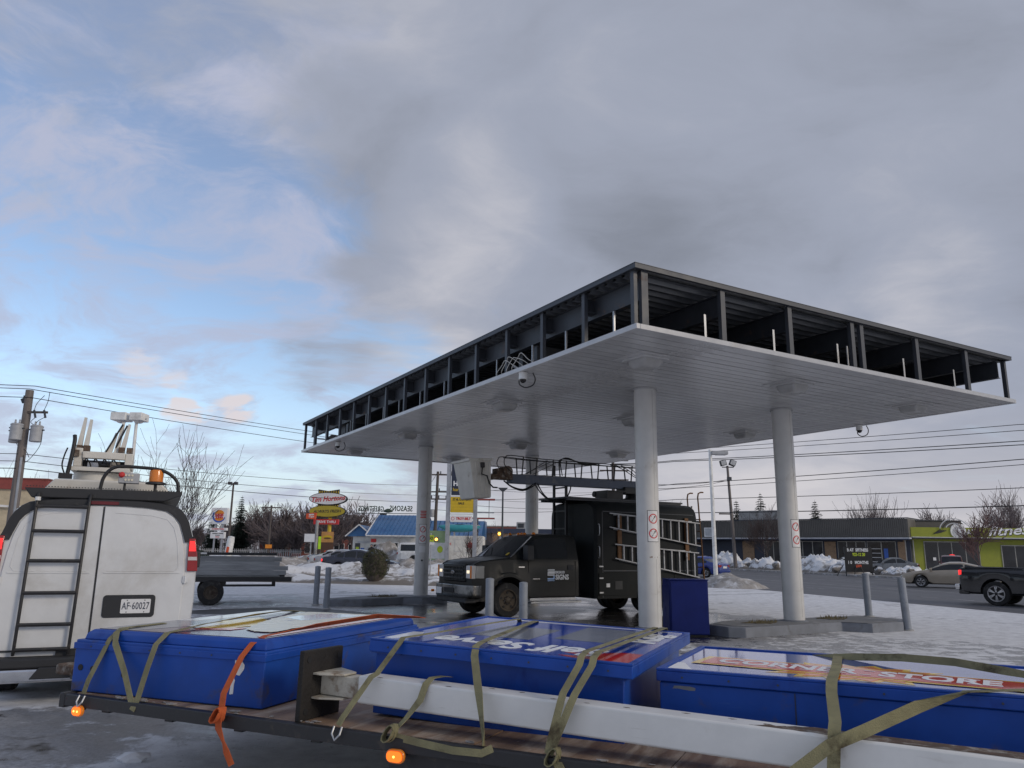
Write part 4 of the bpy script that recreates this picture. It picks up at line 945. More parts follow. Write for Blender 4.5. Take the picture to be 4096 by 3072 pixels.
poly_face('print_burst', [(1.04 + (x - 1.04) * .86, .44 + (y - .44) * .86) for x, y in st], z + .0014, 'face_orange', c3)
poly_face('print_banner_edge', tilt([(.14, .26), (1.95, .26), (1.95, .62), (.14, .62)]), z + .0028, 'face_yellow', c3)
poly_face('print_banner', tilt([(.185, .295), (1.91, .295), (1.91, .585), (.185, .585)]), z + .0042, 'face_red', c3)
ct, st_ = cos(R(-6.5)), sin(R(-6.5))
text('CORNER  STORE', .265, 'lettering', 'letter_white', c3, frame((1.01, .44, z + .0066), (ct, st_, 0), (-st_, ct, 0)), .0008, .007, sx=.75)
# slab serifs on the letters that have stems
for x in (.36, .46, .60, .70, .785, .90, .98, 1.11, 1.355, 1.50, 1.63, 1.735):
    for y in (.352, .514): poly_face('serif', tilt([(x - .028, y), (x + .028, y), (x + .028, y + .014), (x - .028, y + .014)]), z + .0063, 'letter_white', c3)
poly_face('print_swoosh', [(.9, .10), (1.1, .12), (1.3, .09), (1.36, .06), (1.3, .07), (1.1, .09)], z + .0028, 'face_purple', c3)
poly_face('print_wedge', [(.05, .05), (.20, .05), (.09, .34), (.05, .34)], z + .0014, 'face_white', c3)
poly_face('print_wedge', [(2.15, .05), (2.85, .05), (2.85, .9), (2.5, .9)], z + .0014, 'face_white', c3)
MB().prism(ragged([(.09, 0), (.22, -.004), (.22, .014), (.1, .016)], .003, 4, 9), 'y', .0135, .0148).build('scraped_paint', 'kerb_top', c3).location = (0, 0, .893)

# ---- white post with its base plate, lying along the near edge
pst = thing('sign_post', 'long white square steel sign post lying on the deck, rusty base plate at one end', 'post', (-1.20, 5.29, .80), 0)
ax_ = V((.888, -.452, -.018)).normalized(); pst.rotation_euler = (0, -math.asin(ax_.z) * 1, math.atan2(ax_.y, ax_.x))
MB().bx(.33, 5.6, -.075, .08, -.082, .082).build('tube', 'post_white', pst, bevel=.012)
MB().bx(.021, .329, -.055, .06, -.062, .062).build('stub', 'stub_paint', pst, bevel=.004)
bpz = MB().bx(-.02, .02, -.23, .15, -.205, .215).build('base_plate', 'plate_rusty', pst, bevel=.006)
for z_ in (-.072, .072): MB().prism([(.021, -.14), (.08, -.14), (.22, -.07), (.22, .05), (.021, .14)], 'z', z_ - .006, z_ + .006).build('gusset', 'stub_paint', pst, bevel=.003)
for y_ in (-.18, .11):
    for z_ in (-.15, .16): MB().cyl((.0201, y_, z_), (.024, y_, z_), .02, n=12).build('bolt_hole', 'dark_void', bpz)
MB().prism(ragged([(2.7, -.05), (3.3, -.055), (5.4, -.05), (5.4, .07), (3.0, .07)], .012, 12, 11), 'z', .0825, .0835).build('rust_patch', 'rust', pst)
for k in range(12): MB().prism(ragged([(-.02, 0), (.0, -.008), (.025, 0), (.0, .007)], .004, 2, 40 + k), 'z', .0825, .0832).build('paint_chip', 'rust', pst).location = (.45 + k * .23 + random.random() * .1, random.uniform(-.06, .065), 0)

# ---- ratchet straps
AX = V((.907, -.42, 0)); OUT = V((-.42, -.907, 0))
def strap(label, pts, w=.05, m='strap_green', across=AX, extra=None):
    o = MB().ribbon(pts, across, w).build('strap', m, smooth=True, ang=60)
    tag(o, label, 'strap', 'tie-down straps over the trailer load')
    if extra: extra(o)
    return o
def hook(p):
    def f(o):
        p0 = V(p); b = MB(); b.tube([p0 + AX * -.028, p0 + AX * -.028 + OUT * .02 + V((0, 0, -.04)), p0 + OUT * .03 + V((0, 0, -.07)), p0 + AX * .028 + OUT * .02 + V((0, 0, -.04)), p0 + AX * .028], .006, 6)
        b.build('hook', 'galv', o, smooth=True)
    return f
def knot(p, r_=.05, m='strap_green'):
    def f(o):
        p0 = V(p)
        for k in range(3):
            b = MB(); pts = []; r2 = random.Random(k)
            e1 = (AX * r2.uniform(.6, 1) + V((0, 0, r2.uniform(-.6, .6)))).normalized(); e2 = (V((0, 0, 1)) + OUT * r2.uniform(-.8, .8)).normalized()
            for j in range(13): a = 2 * pi * j / 12; pts.append(p0 + e1 * (r_ * cos(a)) + e2 * (r_ * 1.15 * sin(a)) + OUT * (.012 * k + .01 * cos(2 * a)))
            b.ribbon(pts, OUT, .034, .006); b.build('knot', m, o, smooth=True)
    return f
up = V((0, 0, 1))
strap('short green strap hooked to the rail at the van end of the first cabinet', [(-3.045, 5.845, .61), (-3.03, 5.86, .7), (-2.93, 5.90, .98), (-2.90, 5.945, 1.03), (-2.86, 6.0, 1.048)], .045, extra=hook((-3.045, 5.835, .60)))
strap('green strap crossing down the first cabinet next to the hooked strap', [(-2.80, 6.5, 1.043), (-2.91, 6.03, 1.046), (-2.90, 5.93, 1.03), (-2.86, 5.845, .96), (-2.72, 5.74, .78), (-2.605, 5.645, .60), (-2.575, 5.63, .545)], .048)
strap('green strap rising from the rail loop over the first cabinet to its far edge', [(-2.585, 5.625, .545), (-2.555, 5.63, .62), (-2.52, 5.65, .82), (-2.50, 5.70, .97), (-2.47, 5.80, 1.04), (-2.38, 6.3, 1.062), (-2.25, 7.0, 1.072), (-2.15, 7.6, 1.065), (-2.08, 8.03, 1.03)], .05,
      across=[AX, AX, AX, AX, AX, AX + up * .15, AX + up * .4, AX + up * .2, AX])
strap('orange strap knotted at the rail, running over the corner of the first cabinet', [(-1.845, 5.265, .60), (-1.85, 5.30, .72), (-1.80, 5.44, .93), (-1.755, 5.50, 1.01), (-1.70, 5.60, 1.05), (-1.45, 5.98, 1.085), (-1.1, 6.6, 1.11), (-.86, 7.15, 1.06), (-.80, 7.45, 1.03)], .048, 'strap_orange',
      across=[AX, AX, AX, AX, AX, AX + up * .9, AX + up * 1.0, AX + up * .4, AX], extra=knot((-1.845, 5.25, .60), .04, 'strap_orange'))
strap('frayed tail of the orange strap hanging below the trailer rail', [(-1.845, 5.235, .60), (-1.84, 5.225, .53), (-1.79, 5.20, .45), (-1.765, 5.19, .40), (-1.72, 5.18, .32)], .05, 'strap_orange', across=[AX, AX, AX + OUT * .5, AX, AX])
strap('green strap slanting from the rail up over the left end of the Self Serve cabinet', [(-1.01, 4.90, .62), (-.99, 4.91, .66), (-.84, 4.97, .885), (-.81, 5.0, .90), (-.70, 5.08, 1.06), (-.675, 5.13, 1.10), (-.45, 5.5, 1.105), (-.15, 6.05, 1.112), (.08, 6.5, 1.11), (.1, 6.56, 1.06)], .040, extra=hook((-1.01, 4.895, .615)))
strap('green strap looped round the white post, knotted at the rail below', [(-.66, 4.76, .62), (-.60, 4.79, .68), (-.52, 4.83, .78), (-.49, 4.84, .87), (-.46, 4.90, .895), (-.40, 4.97, .895), (-.36, 5.04, .88)], .045, across=[AX + OUT * .9, AX + OUT * .6, AX, AX, AX, AX, AX], extra=knot((-.67, 4.75, .615), .040))
strap('slack green strap tail lying along the trailer rail between knot and post', [(-.66, 4.745, .60), (-.5, 4.66, .585), (-.3, 4.56, .57), (-.14, 4.485, .575), (-.08, 4.47, .605)], .04, across=up)
strap('twisted green strap over the middle of the Self Serve cabinet', [(-.13, 4.535, .60), (-.135, 4.55, .66), (-.165, 4.605, .86), (-.175, 4.65, .905), (-.205, 4.86, 1.03), (-.20, 4.93, 1.078), (-.17, 5.02, 1.09), (-.10, 5.3, 1.092), (.08, 6.0, 1.095), (.22, 6.52, 1.095), (.23, 6.56, 1.05)], .046, across=[AX * .25 + OUT, AX * .5 + OUT * .5, AX, AX, AX, AX, AX, AX, AX, AX, AX])
for k, lb in ((0, 'upper of the paired green straps over the red end of the Self Serve cabinet'), (.075, 'lower of the paired green straps over the red end of the Self Serve cabinet')):
    d = V((.907, -.42, 0)) * k
    strap(lb, [V((.215, 4.345, .61)) + d * .1, V((.225, 4.35, .66)) + d * .3, V((.285, 4.385, .865)) + d * .8, V((.30, 4.42, .90)) + d * .9, V((.40, 4.55, 1.03)) + d, V((.415, 4.59, 1.068)) + d, V((.46, 4.75, 1.078)) + d, V((.80, 5.5, 1.078)) + d, V((1.15, 6.28, 1.078)) + d, V((1.17, 6.32, 1.03)) + d], .042, extra=(knot((.245, 4.34, .60), .038) if k else None))
strap('loose end of the paired green straps hanging from their knot at the rail', [(.25, 4.325, .60), (.275, 4.30, .55), (.31, 4.28, .48), (.33, 4.275, .40)], .05)
strap('flat green strap hanging down the near side of the Corner Store cabinet', [(1.47, 3.745, .66), (1.485, 3.755, .76), (1.505, 3.78, .862), (1.54, 3.85, .885), (1.66, 4.17, .965), (1.69, 4.235, 1.0), (1.72, 4.30, 1.006), (1.93, 4.75, 1.008), (2.2, 5.37, 1.006), (2.21, 5.40, .95)], .056)
strap('long green strap climbing diagonally over the white post to the Corner Store cabinet', [(1.25, 3.80, .63), (1.47, 3.76, .80), (1.62, 3.73, .87), (1.95, 3.88, .95), (2.25, 3.98, 1.006), (2.6, 4.03, 1.01), (3.0, 4.05, 1.01)], .056, across=[up + AX * -.5, up + AX * -.5, up + AX * -.4, up + OUT * -.3 + AX * -.4, OUT, OUT, OUT])
strap('twisted green strap arching over the far edge of the Corner Store cabinet', [(2.06, 5.42, .99), (2.2, 5.2, 1.01), (2.42, 4.95, 1.04), (2.6, 4.7, 1.05), (2.78, 4.5, 1.03), (2.98, 4.3, 1.005)], .045, across=[AX, AX + up, up + AX * .5, up, up + AX * .3, AX])
# a torn rag of snow on the ground by the trailer corner
tag(snow_block('snow_block', (-2.93, 6.5, .03), (.17, .08, .06), 77, 'snow_lip'), 'small lump of dirty snow on the ground under the trailer edge', 'snow block')
# ================================================================== generic vehicle body
def car(name, label, loc, rz, L, Wd, H, wb, fo, paint, prof, belt, sill=.22, wr=.31, group=None, cat='car', rimm='alloy', tail='red_lens', head='white_lens', side=None, ws=None, rw=None, bed=None, spokes=5, win=.62, tum=.17, doors=True, taper=.10, ff=.3, wheelw=.2, extra=None):
    """x forward, origin on the ground under the middle. prof = top line [(x, z)] from nose to tail; belt = [(x, z)] shoulder line;
    ws / rw = x-range of windscreen / rear screen along prof; side = list of x-ranges of side windows"""
    t = thing(name, label, cat, loc, rz, group)
    xf = L / 2; ax = (xf - fo, xf - fo - wb); ar = wr * 1.16
    def ip(P, x):
        P = sorted(P)
        if x <= P[0][0]: return P[0][1]
        for (a, za), (b_, zb) in zip(P, P[1:]):
            if x <= b_: return za + (zb - za) * (x - a) / max(b_ - a, 1e-6)
        return P[-1][1]
    xs = set(round(x, 3) for x, z in prof) | set(round(x, 3) for x, z in belt)
    for a in ax:
        for k in range(-6, 7): xs.add(round(a + ar * sin(pi / 2 * k / 6), 3))
    for r_ in (side or []): xs |= {round(r_[0], 3), round(r_[1], 3)}
    for r_ in (ws, rw):
        if r_: xs |= {round(r_[0], 3), round(r_[1], 3)}
    for k in range(13): xs.add(round(-xf + L * k / 12, 3))
    xs |= {round(xf - .06, 3), round(-xf + .06, 3), round(xf - .2, 3), round(-xf + .2, 3)}
    xs = sorted(x for x in xs if -xf <= x <= xf)
    xs = [x for i, x in enumerate(xs) if i == 0 or x - xs[i - 1] > .012]
    Hr = max(z for x, z in prof)
    def plan(x):
        e = (abs(x) - (xf - .75)) / .75
        return (Wd / 2) * (1 - taper * max(0, e) ** 2 - .14 * max(0, (abs(x) - xf + .12) / .12) ** 2)
    grid = []
    for x in xs:
        w = plan(x); zt = ip(prof, x); zb = min(ip(belt, x), zt - .012); lo = sill
        e = max(0, (abs(x) - (xf - .45)) / .45); lo += .06 * e
        for a in ax:
            if abs(x - a) < ar: lo = max(lo, wr + sqrt(max(0, ar * ar - (x - a) ** 2)) * 1.0)
        lo = min(lo, zb - .06)
        rel = max(0, min(1, (zt - zb) / max(.05, Hr - ip(belt, x))))
        ti = w * (1 - tum * rel) * (.97 if rel > .2 else .95)
        mid = lo + (zb - lo) * .55
        sec = [(0, max(lo - .02, sill - .04)), (w * .9, max(lo - .01, sill - .02)), (w * .975, lo + .04), (w, mid), (w * .992, zb - .04), (w * .965, zb)]
        k1, k2 = .12, .86
        q = lambda f: (w * .955 + (ti - w * .955) * f, zb + (zt - .05 * rel - zb) * f)
        sec += [q(k1), q(k2), (ti * .955, zt - .012 - .022 * rel), (ti * .80, zt - .006), (0, zt + .012 * (1 if rel < .5 else 1.5))]
        grid.append(sec)
    ns = len(grid[0]); body = MB(); glassparts = {}
    def inr(x0, x1, r_): return r_ and x0 >= r_[0] - .004 and x1 <= r_[1] + .004
    for i, x in enumerate(xs):
        for s_ in (1, -1): body.v += [(x, s_ * y, z) for y, z in grid[i]]
    per = 2 * ns
    for i in range(len(xs) - 1):
        for sidx, s_ in enumerate((1, -1)):
            for j in range(ns - 1):
                a = i * per + sidx * ns + j; f = (a, a + per, a + per + 1, a + 1) if s_ > 0 else (a, a + 1, a + per + 1, a + per)
                key = None
                if j == 6 and side:
                    for k, r_ in enumerate(side):
                        if inr(xs[i], xs[i + 1], r_): key = ('side_window', k, s_)
                if j in (8, 9) and inr(xs[i], xs[i + 1], ws): key = ('windshield', 0, 0)
                if j in (8, 9) and inr(xs[i], xs[i + 1], rw): key = ('rear_window', 0, 0)
                if key: glassparts.setdefault(key, []).append(f)
                body.f.append(f); body.mi.append(1 if key else 0)
    for e in (0, len(xs) - 1):
        o_ = e * per; idx = [o_ + j for j in range(ns)] + [o_ + ns + j for j in range(ns - 1, -1, -1)]
        body.f.append(tuple(idx)); body.mi.append(0)
    body.build('body', [paint, 'dark_void'], t, smooth=True, ang=34)
    for (nm, k, s_), fs in glassparts.items():
        g_ = MB(); mp = {}
        for f in fs:
            nf = []
            for v_ in f:
                if v_ not in mp:
                    mp[v_] = len(g_.v); q = V(body.v[v_]); c_ = V((q.x, q.y * (1.0 if nm != 'side_window' else 1), q.z)); n_ = V((0, s_, .25)) if nm == 'side_window' else V((.5 if nm == 'windshield' else -.5, 0, 1))
                    g_.v.append(tuple(c_ + n_.normalized() * .005))
                nf.append(mp[v_])
            g_.f.append(tuple(nf)); g_.mi.append(0)
        g_.build(nm, 'car_glass', t, smooth=True)
    b = MB().bx(-xf + .25, xf - .25, -Wd / 2 + .14, Wd / 2 - .14, sill - .03, min(.62, belt[0][1] - .1)); b.build('underbody', 'dark_void', t)
    for a in ax:
        for s_ in (1, -1):
            wheel(t, a, s_ * (Wd / 2 - wheelw / 2 - .015), wr, wheelw, wr * .66, rimm, s_, spokes)
    wf = plan(xf - .12); wr_ = plan(-xf + .1); zn = ip(belt, xf - .12); zr = ip(belt, -xf + .1)
    for s_ in (1, -1):
        hy = s_ * wf * .74
        MB().loft([[(xf - .30, s_ * wf * 1.005, zn - .03), (xf - .30, s_ * wf * 1.005, zn - .15), (xf - .26, s_ * wf * .9, zn - .15), (xf - .26, s_ * wf * .9, zn - .03)],
                   [(xf - .05, s_ * wf * .93, zn - .07), (xf - .05, s_ * wf * .93, zn - .19), (xf - .05, s_ * wf * .86, zn - .19), (xf - .05, s_ * wf * .86, zn - .07)],
                   [(xf + .012, s_ * wf * .80, zn - .08), (xf + .012, s_ * wf * .80, zn - .20), (xf - .03, s_ * wf * .55, zn - .20), (xf + .012, s_ * wf * .5, zn - .09)]]).build('headlight', head, t, bevel=.01)
        MB().loft([[(-xf + .34, s_ * wr_ * 1.006, zr - .03), (-xf + .34, s_ * wr_ * 1.006, zr - .15), (-xf + .3, s_ * wr_ * .9, zr - .15), (-xf + .3, s_ * wr_ * .9, zr - .03)],
                   [(-xf + .04, s_ * wr_ * .97, zr - .03), (-xf + .04, s_ * wr_ * .97, zr - .20), (-xf + .05, s_ * wr_ * .88, zr - .20), (-xf + .05, s_ * wr_ * .88, zr - .03)],
                   [(-xf - .012, s_ * wr_ * .84, zr - .04), (-xf - .012, s_ * wr_ * .84, zr - .21), (-xf + .02, s_ * wr_ * .5, zr - .19), (-xf - .01, s_ * wr_ * .48, zr - .06)]]).build('tail_light', tail, t, bevel=.01)
        if ws:
            xm = ws[0] + (ws[1] - ws[0]) * .75; zm = ip(belt, xm)
            MB().bx(xm - .06, xm + .05, s_ * Wd / 2 * .99 - (.0 if s_ > 0 else .2), s_ * Wd / 2 * .99 + (.2 if s_ > 0 else 0.), zm + .02, zm + .16).build('mirror', paint, t, bevel=.03)
        if side and doors:
            for r_ in side[:2]:
                xh = r_[0] + .12; zh = ip(belt, xh) - .10; MB().bx(xh - .08, xh + .08, s_ * Wd / 2 * .985, s_ * (Wd / 2 + .014), zh - .018, zh + .018).build('door_handle', paint, t, bevel=.006)
                zl = sill + .06; MB().bx(r_[0] - .006, r_[0] + .006, s_ * (Wd / 2 - .006) if s_ > 0 else -(Wd / 2 + .002), s_ * (Wd / 2 + .002) if s_ > 0 else -(Wd / 2 - .006), zl, ip(belt, xh) - .06).build('door_gap', 'dark_void', t)
    MB().bx(-xf - .03, -xf + .3, -wr_ * .95, wr_ * .95, .36, .52).build('rear_bumper', paint, t, bevel=.03)
    MB().bx(xf - .3, xf + .03, -wf * .93, wf * .93, .34, .50).build('front_bumper', paint, t, bevel=.03)
    MB().bx(xf - .1, xf + .018, -wf * .42, wf * .42, zn - .2, zn - .09).build('grille', 'black_plastic', t, bevel=.01)
    MB().bx(-xf - .02, -xf + .03, -.26, .26, zr - .27, zr - .13).build('number_plate', 'sign_white', t)
    return t
def sedan(label, loc, rz, paint, L=4.75, Wd=1.8, H=1.45, group=None, tail='red_lens', head='white_lens', coupe=False, name='parked_car', rimm='alloy', suv=False, spokes=6, **kw):
    x = L / 2
    if suv:
        H = 1.72 if H < 1.6 else H; bz = 1.02
        prof = [(x, .72), (x - .25, .98), (x - 1.15, 1.10), (x - 1.95, H - .05), (x - 2.4, H), (-x + .75, H - .01), (-x + .35, H - .10), (-x + .03, 1.06), (-x, .75)]
        belt = [(x, .70), (x - .25, .94), (x - 1.1, 1.03), (-x + .1, 1.06), (-x, .72)]
        return car(name, label, loc, rz, L, Wd, H, L * .575, L * .2, paint, prof, belt, .26, .35, group, 'car', rimm, tail, head, [(x - 2.62, x - 1.25), (x - 3.55, x - 2.7), (-x + .5, x - 3.62)], (x - 1.95, x - 1.15), (-x + .06, -x + .33), spokes=spokes, tum=.14, **kw)
    prof = [(x, .60), (x - .12, .70), (x - .5, .80), (x - 1.30, .93), (x - 2.05, H - .10), (x - 2.4, H - .01), (x - 2.9, H), (x - 3.1, H - .03), (-x + 1.3, H - .17), (-x + .60, 1.06), (-x + .2, 1.02), (-x + .02, .92), (-x, .70)]
    belt = [(x, .58), (x - .12, .67), (x - .5, .76), (x - 1.25, .88), (-x + 1.2, .95), (-x + .2, .95), (-x + .02, .88), (-x, .68)]
    if coupe: sd = [(x - 3.02, x - 1.55), (-x + 1.05, x - 3.1)]
    else: sd = [(x - 2.62, x - 1.50), (x - 3.42, x - 2.70), (-x + 1.08, x - 3.50)]
    return car(name, label, loc, rz, L, Wd, H, L * .57, L * .195, paint, prof, belt, .22, .315, group, 'car', rimm, tail, head, sd, (x - 2.05, x - 1.30), (-x + .60, -x + 1.3), spokes=spokes, **kw)

# ================================================================== service truck under the canopy
UY0, UY1 = -.72, -.09
tk = thing('sign_service_truck', 'dark grey sign company bucket truck with box body parked under the canopy', 'truck', uv(2.82, 9.62), TH + pi)
HW = 1.0
# cab: loft of half sections along x (forward +)
def cabsec(x):
    zt = {}; P = [(-2.18, 2.06), (-2.0, 2.10), (-1.4, 2.12), (-.98, 2.09), (-.80, 2.03), (-.10, 1.50), (.0, 1.475), (.4, 1.44), (.8, 1.385), (.98, 1.30), (1.02, 1.2)]
    for (a, za), (b_, zb) in zip(P, P[1:]):
        if x <= b_ + 1e-9: return za + (zb - za) * (x - a) / (b_ - a)
    return P[-1][1]
xs = sorted({-2.18, -2.1, -2.0, -1.85, -1.72, -1.4, -1.12, -.98, -.80, -.66, -.63, -.35, -.10, .0, .4, .8, .94, 1.02} | {round(.56 * sin(pi / 2 * k / 7), 3) for k in range(-7, 8)})
body = MB(); grid = []
for x in xs:
    zt = cabsec(x); belt = 1.43 if x < 0 else 1.43 - .06 * x; belt = min(belt, zt - .03); lo = .47
    if abs(x) < .57: lo = max(lo, .43 + sqrt(max(0, .57 ** 2 - x * x)))
    w = HW * (1 - .05 * max(0, x - .5) ** 2 * 4); rel = max(0, (zt - 1.50) / .6); ti = w * (.95 - .13 * min(1, rel))
    fl = 1.04 if abs(x) < .75 else 1.0
    q = lambda f: (w * .975 + (ti - w * .975) * f, belt + (zt - .06 * min(1, rel) - belt) * f)
    grid.append([(0, lo - .01), (w * .9, lo), (w * fl, lo + .03), (w * fl, lo + .1 if lo > .7 else .9), (w * 1.0, max(lo + .12, 1.1) if lo > .7 else 1.1), (w * .985, belt), q(.06), q(.92), (ti * .93, zt - .02), (ti * .8, zt - .004), (0, zt + .012)])
ns = len(grid[0])
for i, x in enumerate(xs):
    for s_ in (1, -1): body.v += [(x, s_ * y, z) for y, z in grid[i]]
gl = {}
for i in range(len(xs) - 1):
    for si, s_ in enumerate((1, -1)):
        for j in range(ns - 1):
            a = i * 2 * ns + si * ns + j; f = (a, a + 2 * ns, a + 2 * ns + 1, a + 1)
            k = None; x0, x1 = xs[i], xs[i + 1]
            if j == 6 and x0 >= -1.86 and x1 <= -.34: k = ('side_window', s_)
            if j in (8, 9) and x0 >= -.81 and x1 <= -.09: k = ('windshield', 0)
            if k: gl.setdefault(k, []).append(f)
            body.f.append(f); body.mi.append(1 if k else 0)
for e in (0, len(xs) - 1):
    o_ = e * 2 * ns; body.f.append(tuple([o_ + j for j in range(ns)] + [o_ + ns + j for j in range(ns - 1, -1, -1)])); body.mi.append(0)
cab = body.build('cab', ['truck_paint', 'dark_void'], tk, smooth=True, ang=32)
for (nm, s_), fs in gl.items():
    g_ = MB(); mp = {}
    for f in fs:
        nf = []
        for v_ in f:
            if v_ not in mp: mp[v_] = len(g_.v); g_.v.append(tuple(V(body.v[v_]) + (V((0, s_, .2)) if s_ else V((.6, 0, .8))).normalized() * .006))
            nf.append(mp[v_])
        g_.f.append(tuple(nf)); g_.mi.append(0)
    g_.build(nm, 'car_glass', tk, smooth=True)
MB().bar((-.79, .80, 2.03), (-.10, .93, 1.49), .03, .02).build('window_trim', 'galv', tk)
MB().bar((-.79, -.80, 2.03), (-.10, -.93, 1.49), .03, .02).build('window_trim', 'galv', tk)
for s_ in (1, -1):
    # wheel arch lip, door gaps, handle, mirror, step
    b = MB(); P = [V((.60 * cos(R(a)), 0, .45 + .60 * sin(R(a)))) for a in range(0, 181, 12)]
    b.loft([[(q.x, s_ * 1.0, q.z), (q.x, s_ * 1.055, q.z), (q.x * .93, s_ * 1.055, .45 + (q.z - .45) * .93), (q.x * .93, s_ * 1.0, .45 + (q.z - .45) * .93)] for q in P]); b.build('wheel_arch', 'truck_paint', tk, smooth=True, ang=45)
    d = MB()
    for x in (-.60, -2.08): d.bx(x - .007, x + .007, s_ * 1.0 - .008, s_ * 1.0 + .003, .52, 1.40)
    d.bx(-2.08, -.60, s_ * 1.0 - .008, s_ * 1.0 + .003, .51, .524); d.build('door_gap', 'dark_void', tk)
    MB().bx(-2.02, -1.82, s_ * .995 - .005, s_ * .995 + .02, 1.17, 1.30).build('door_handle', 'black_plastic', tk, bevel=.01)
    MB().bx(-.62, -.42, s_ * 1.12 - .12, s_ * 1.12 + .12, 1.42, 1.80).bar((-.52, s_ * .95, 1.5), (-.52, s_ * 1.06, 1.5), .05, .05).build('mirror', 'black_plastic', tk, bevel=.02)
    MB().bx(-2.2, -.62, s_ * 1.02 - .08, s_ * 1.02 + .08, .34, .385).bx(-2.1, -.66, s_ * .93 - .03, s_ * .93 + .05, .402, .47).build('running_board', 'galv', tk, bevel=.006)
    MB().bx(-2.05, -.62, s_ * 1.0 - .004, s_ * 1.0 + .008, .88, .91).build('door_moulding', 'truck_paint', tk, bevel=.003)
    MB().bx(.10 - .58, .28 - .58, s_ * 1.002 - .002, s_ * 1.002 + .006, 1.235, 1.262).build('fender_badge', 'chrome', tk)
    MB().bx(-.95, -.70, s_ * 1.002 - .002, s_ * 1.002 + .006, .94, .958).build('door_badge', 'chrome', tk)
    h = MB().prism([(.66 * s_, .96), (.98 * s_, .96), (1.0 * s_, 1.28), (.66 * s_, 1.28)], 'x', .93, 1.045).build('headlight', 'white_lens', tk, bevel=.015)
    MB().prism([(.72 * s_, 1.09), (.86 * s_, 1.09), (.86 * s_, 1.16), (.72 * s_, 1.16)], 'x', 1.046, 1.05).build('headlamp_bulb', 'lamp_glow', h)
    MB().bx(.70, .93, s_ * 1.0 - .03, s_ * 1.0 + .006, .97, 1.27).build('side_lens', 'lens_clear', h, bevel=.008)
    MB().prism([(.90 * s_, .97), (.975 * s_, .97), (.985 * s_, 1.27), (.90 * s_, 1.27)], 'x', 1.0455, 1.049).build('indicator', 'amber_lens', h)
# front end
MB().bx(.95, 1.06, -.64, .64, .87, 1.325).build('grille_surround', 'truck_paint', tk, bevel=.03)
gr = MB().bx(1.0, 1.063, -.58, .58, .91, 1.28).build('grille', 'dark_void', tk)
for z in (.96, 1.06, 1.16, 1.25): MB().bx(1.055, 1.085, -.58, .58, z - .022, z + .022).build('grille_bar', 'truck_paint', gr, bevel=.008)
for y in (-.4, -.2, 0, .2, .4): MB().bx(1.058, 1.075, y - .012, y + .012, .91, 1.28).build('grille_mullion', 'truck_paint', gr)
MB().prism(disc(20, .105, .048), 'x', 1.086, 1.10).build('badge', 'chrome', gr, bevel=.006).location = (0, 0, 1.10)
b = MB(); b.loft([[(x, y, z) for y, z in ((s_ * w, .50), (s_ * w, .60), (s_ * w, .78), (s_ * w, .80))] for s_, w, x in ((-1, 1.05, .80), (-1, 1.03, 1.02), (-1, .8, 1.17), (1, .8, 1.17), (1, 1.03, 1.02), (1, 1.05, .80))], cap=False, closed=False)
bmp = b.build('front_bumper', 'chrome_dull', tk, smooth=True); sm = bmp.modifiers.new('solid', 'SOLIDIFY'); sm.thickness = .02
MB().bx(.9, 1.19, -.28, .28, .60, .72).build('bumper_opening', 'dark_void', tk, bevel=.01)
MB().bx(.82, 1.14, -.85, .85, .36, .52).build('front_valance', 'black_plastic', tk, bevel=.03)
MB().bx(1.185, 1.20, -.72, -.42, .55, .71).build('number_plate', 'sign_white', tk, bevel=.003)
MB().cyl((1.15, -.98, .60), (1.22, -.98, .60), .035, n=10).build('tow_hook', 'amber_lens', tk)
MB().bx(.2, .9, -.8, .8, .4, .9).bx(-6.2, .2, -.42, .42, .48, .62).build('chassis', 'black_steel', tk)
for y in (-.62, -.16, 0, .16, .62): MB().lathe([(.05, 0), (.045, .03), (.02, .055), (.001, .06)], 12, 0, Matrix.Translation((-.98, y, 2.09)) @ Matrix.Diagonal((1.2, 1, 1, 1))).build('roof_marker', 'amber_lens', tk, smooth=True)
# things behind the glass: seats, steering wheel, sticker
MB().bx(-1.75, -1.35, .25, .75, .9, 1.65).bx(-1.75, -1.35, -.75, -.25, .9, 1.65).build('seat', 'cloth_dark', tk, bevel=.06)
w_ = MB(); w_.tube([(-.72 + .06 * sin(a), .45 + .19 * cos(a), 1.42 + .17 * sin(a)) for a in [2 * pi * k / 20 for k in range(21)]], .014, 6); w_.build('steering_wheel', 'black_plastic', tk, smooth=True)
MB().prism(rrect(.10, .10, .01), 'x', -.004, .004).build('windshield_sticker', 'sign_yellow', tk).matrix_basis = Matrix.Translation((-.165, .66, 1.575)) @ Matrix.Rotation(R(-54), 4, 'Y')
# door lettering and emblem
DF = lambda x, z: frame((x, 1.004, z), (-1, 0, 0), (0, 0, 1))
text('SIGNS', .178, 'door_lettering', 'letter_white', tk, DF(-1.645, .985), .002, .006, sx=.88)
text('ESKEROD', .088, 'door_lettering', 'letter_white', tk, DF(-1.57, 1.113), .002, .003, sx=.84)
em = MB(); F = DF(-1.295, 1.04)
def hook_shape(mb, y0, flip, mi):
    # two interlocking hooked bars, each two strokes thick
    for w0, w1, yy in ((0, .0, .0), (0, 0, .048)):
        mb.prism([(-.11, y0 + yy), (.11, y0 + yy), (.11, y0 + yy + .034), (-.085, y0 + yy + .034), (-.11, y0 + yy + .02)] if not flip else [(-.11, y0 + yy), (.09, y0 + yy), (.11, y0 + yy + .014), (.11, y0 + yy + .034), (-.11, y0 + yy + .034)], 'z', 0, .004, mi, F)
hook_shape(em, .07, False, 0); em.prism([(-.11, .0), (-.075, .0), (-.075, .0695), (-.11, .0695)], 'z', 0, .004, 0, F)
hook_shape(em, -.012, False, 0)
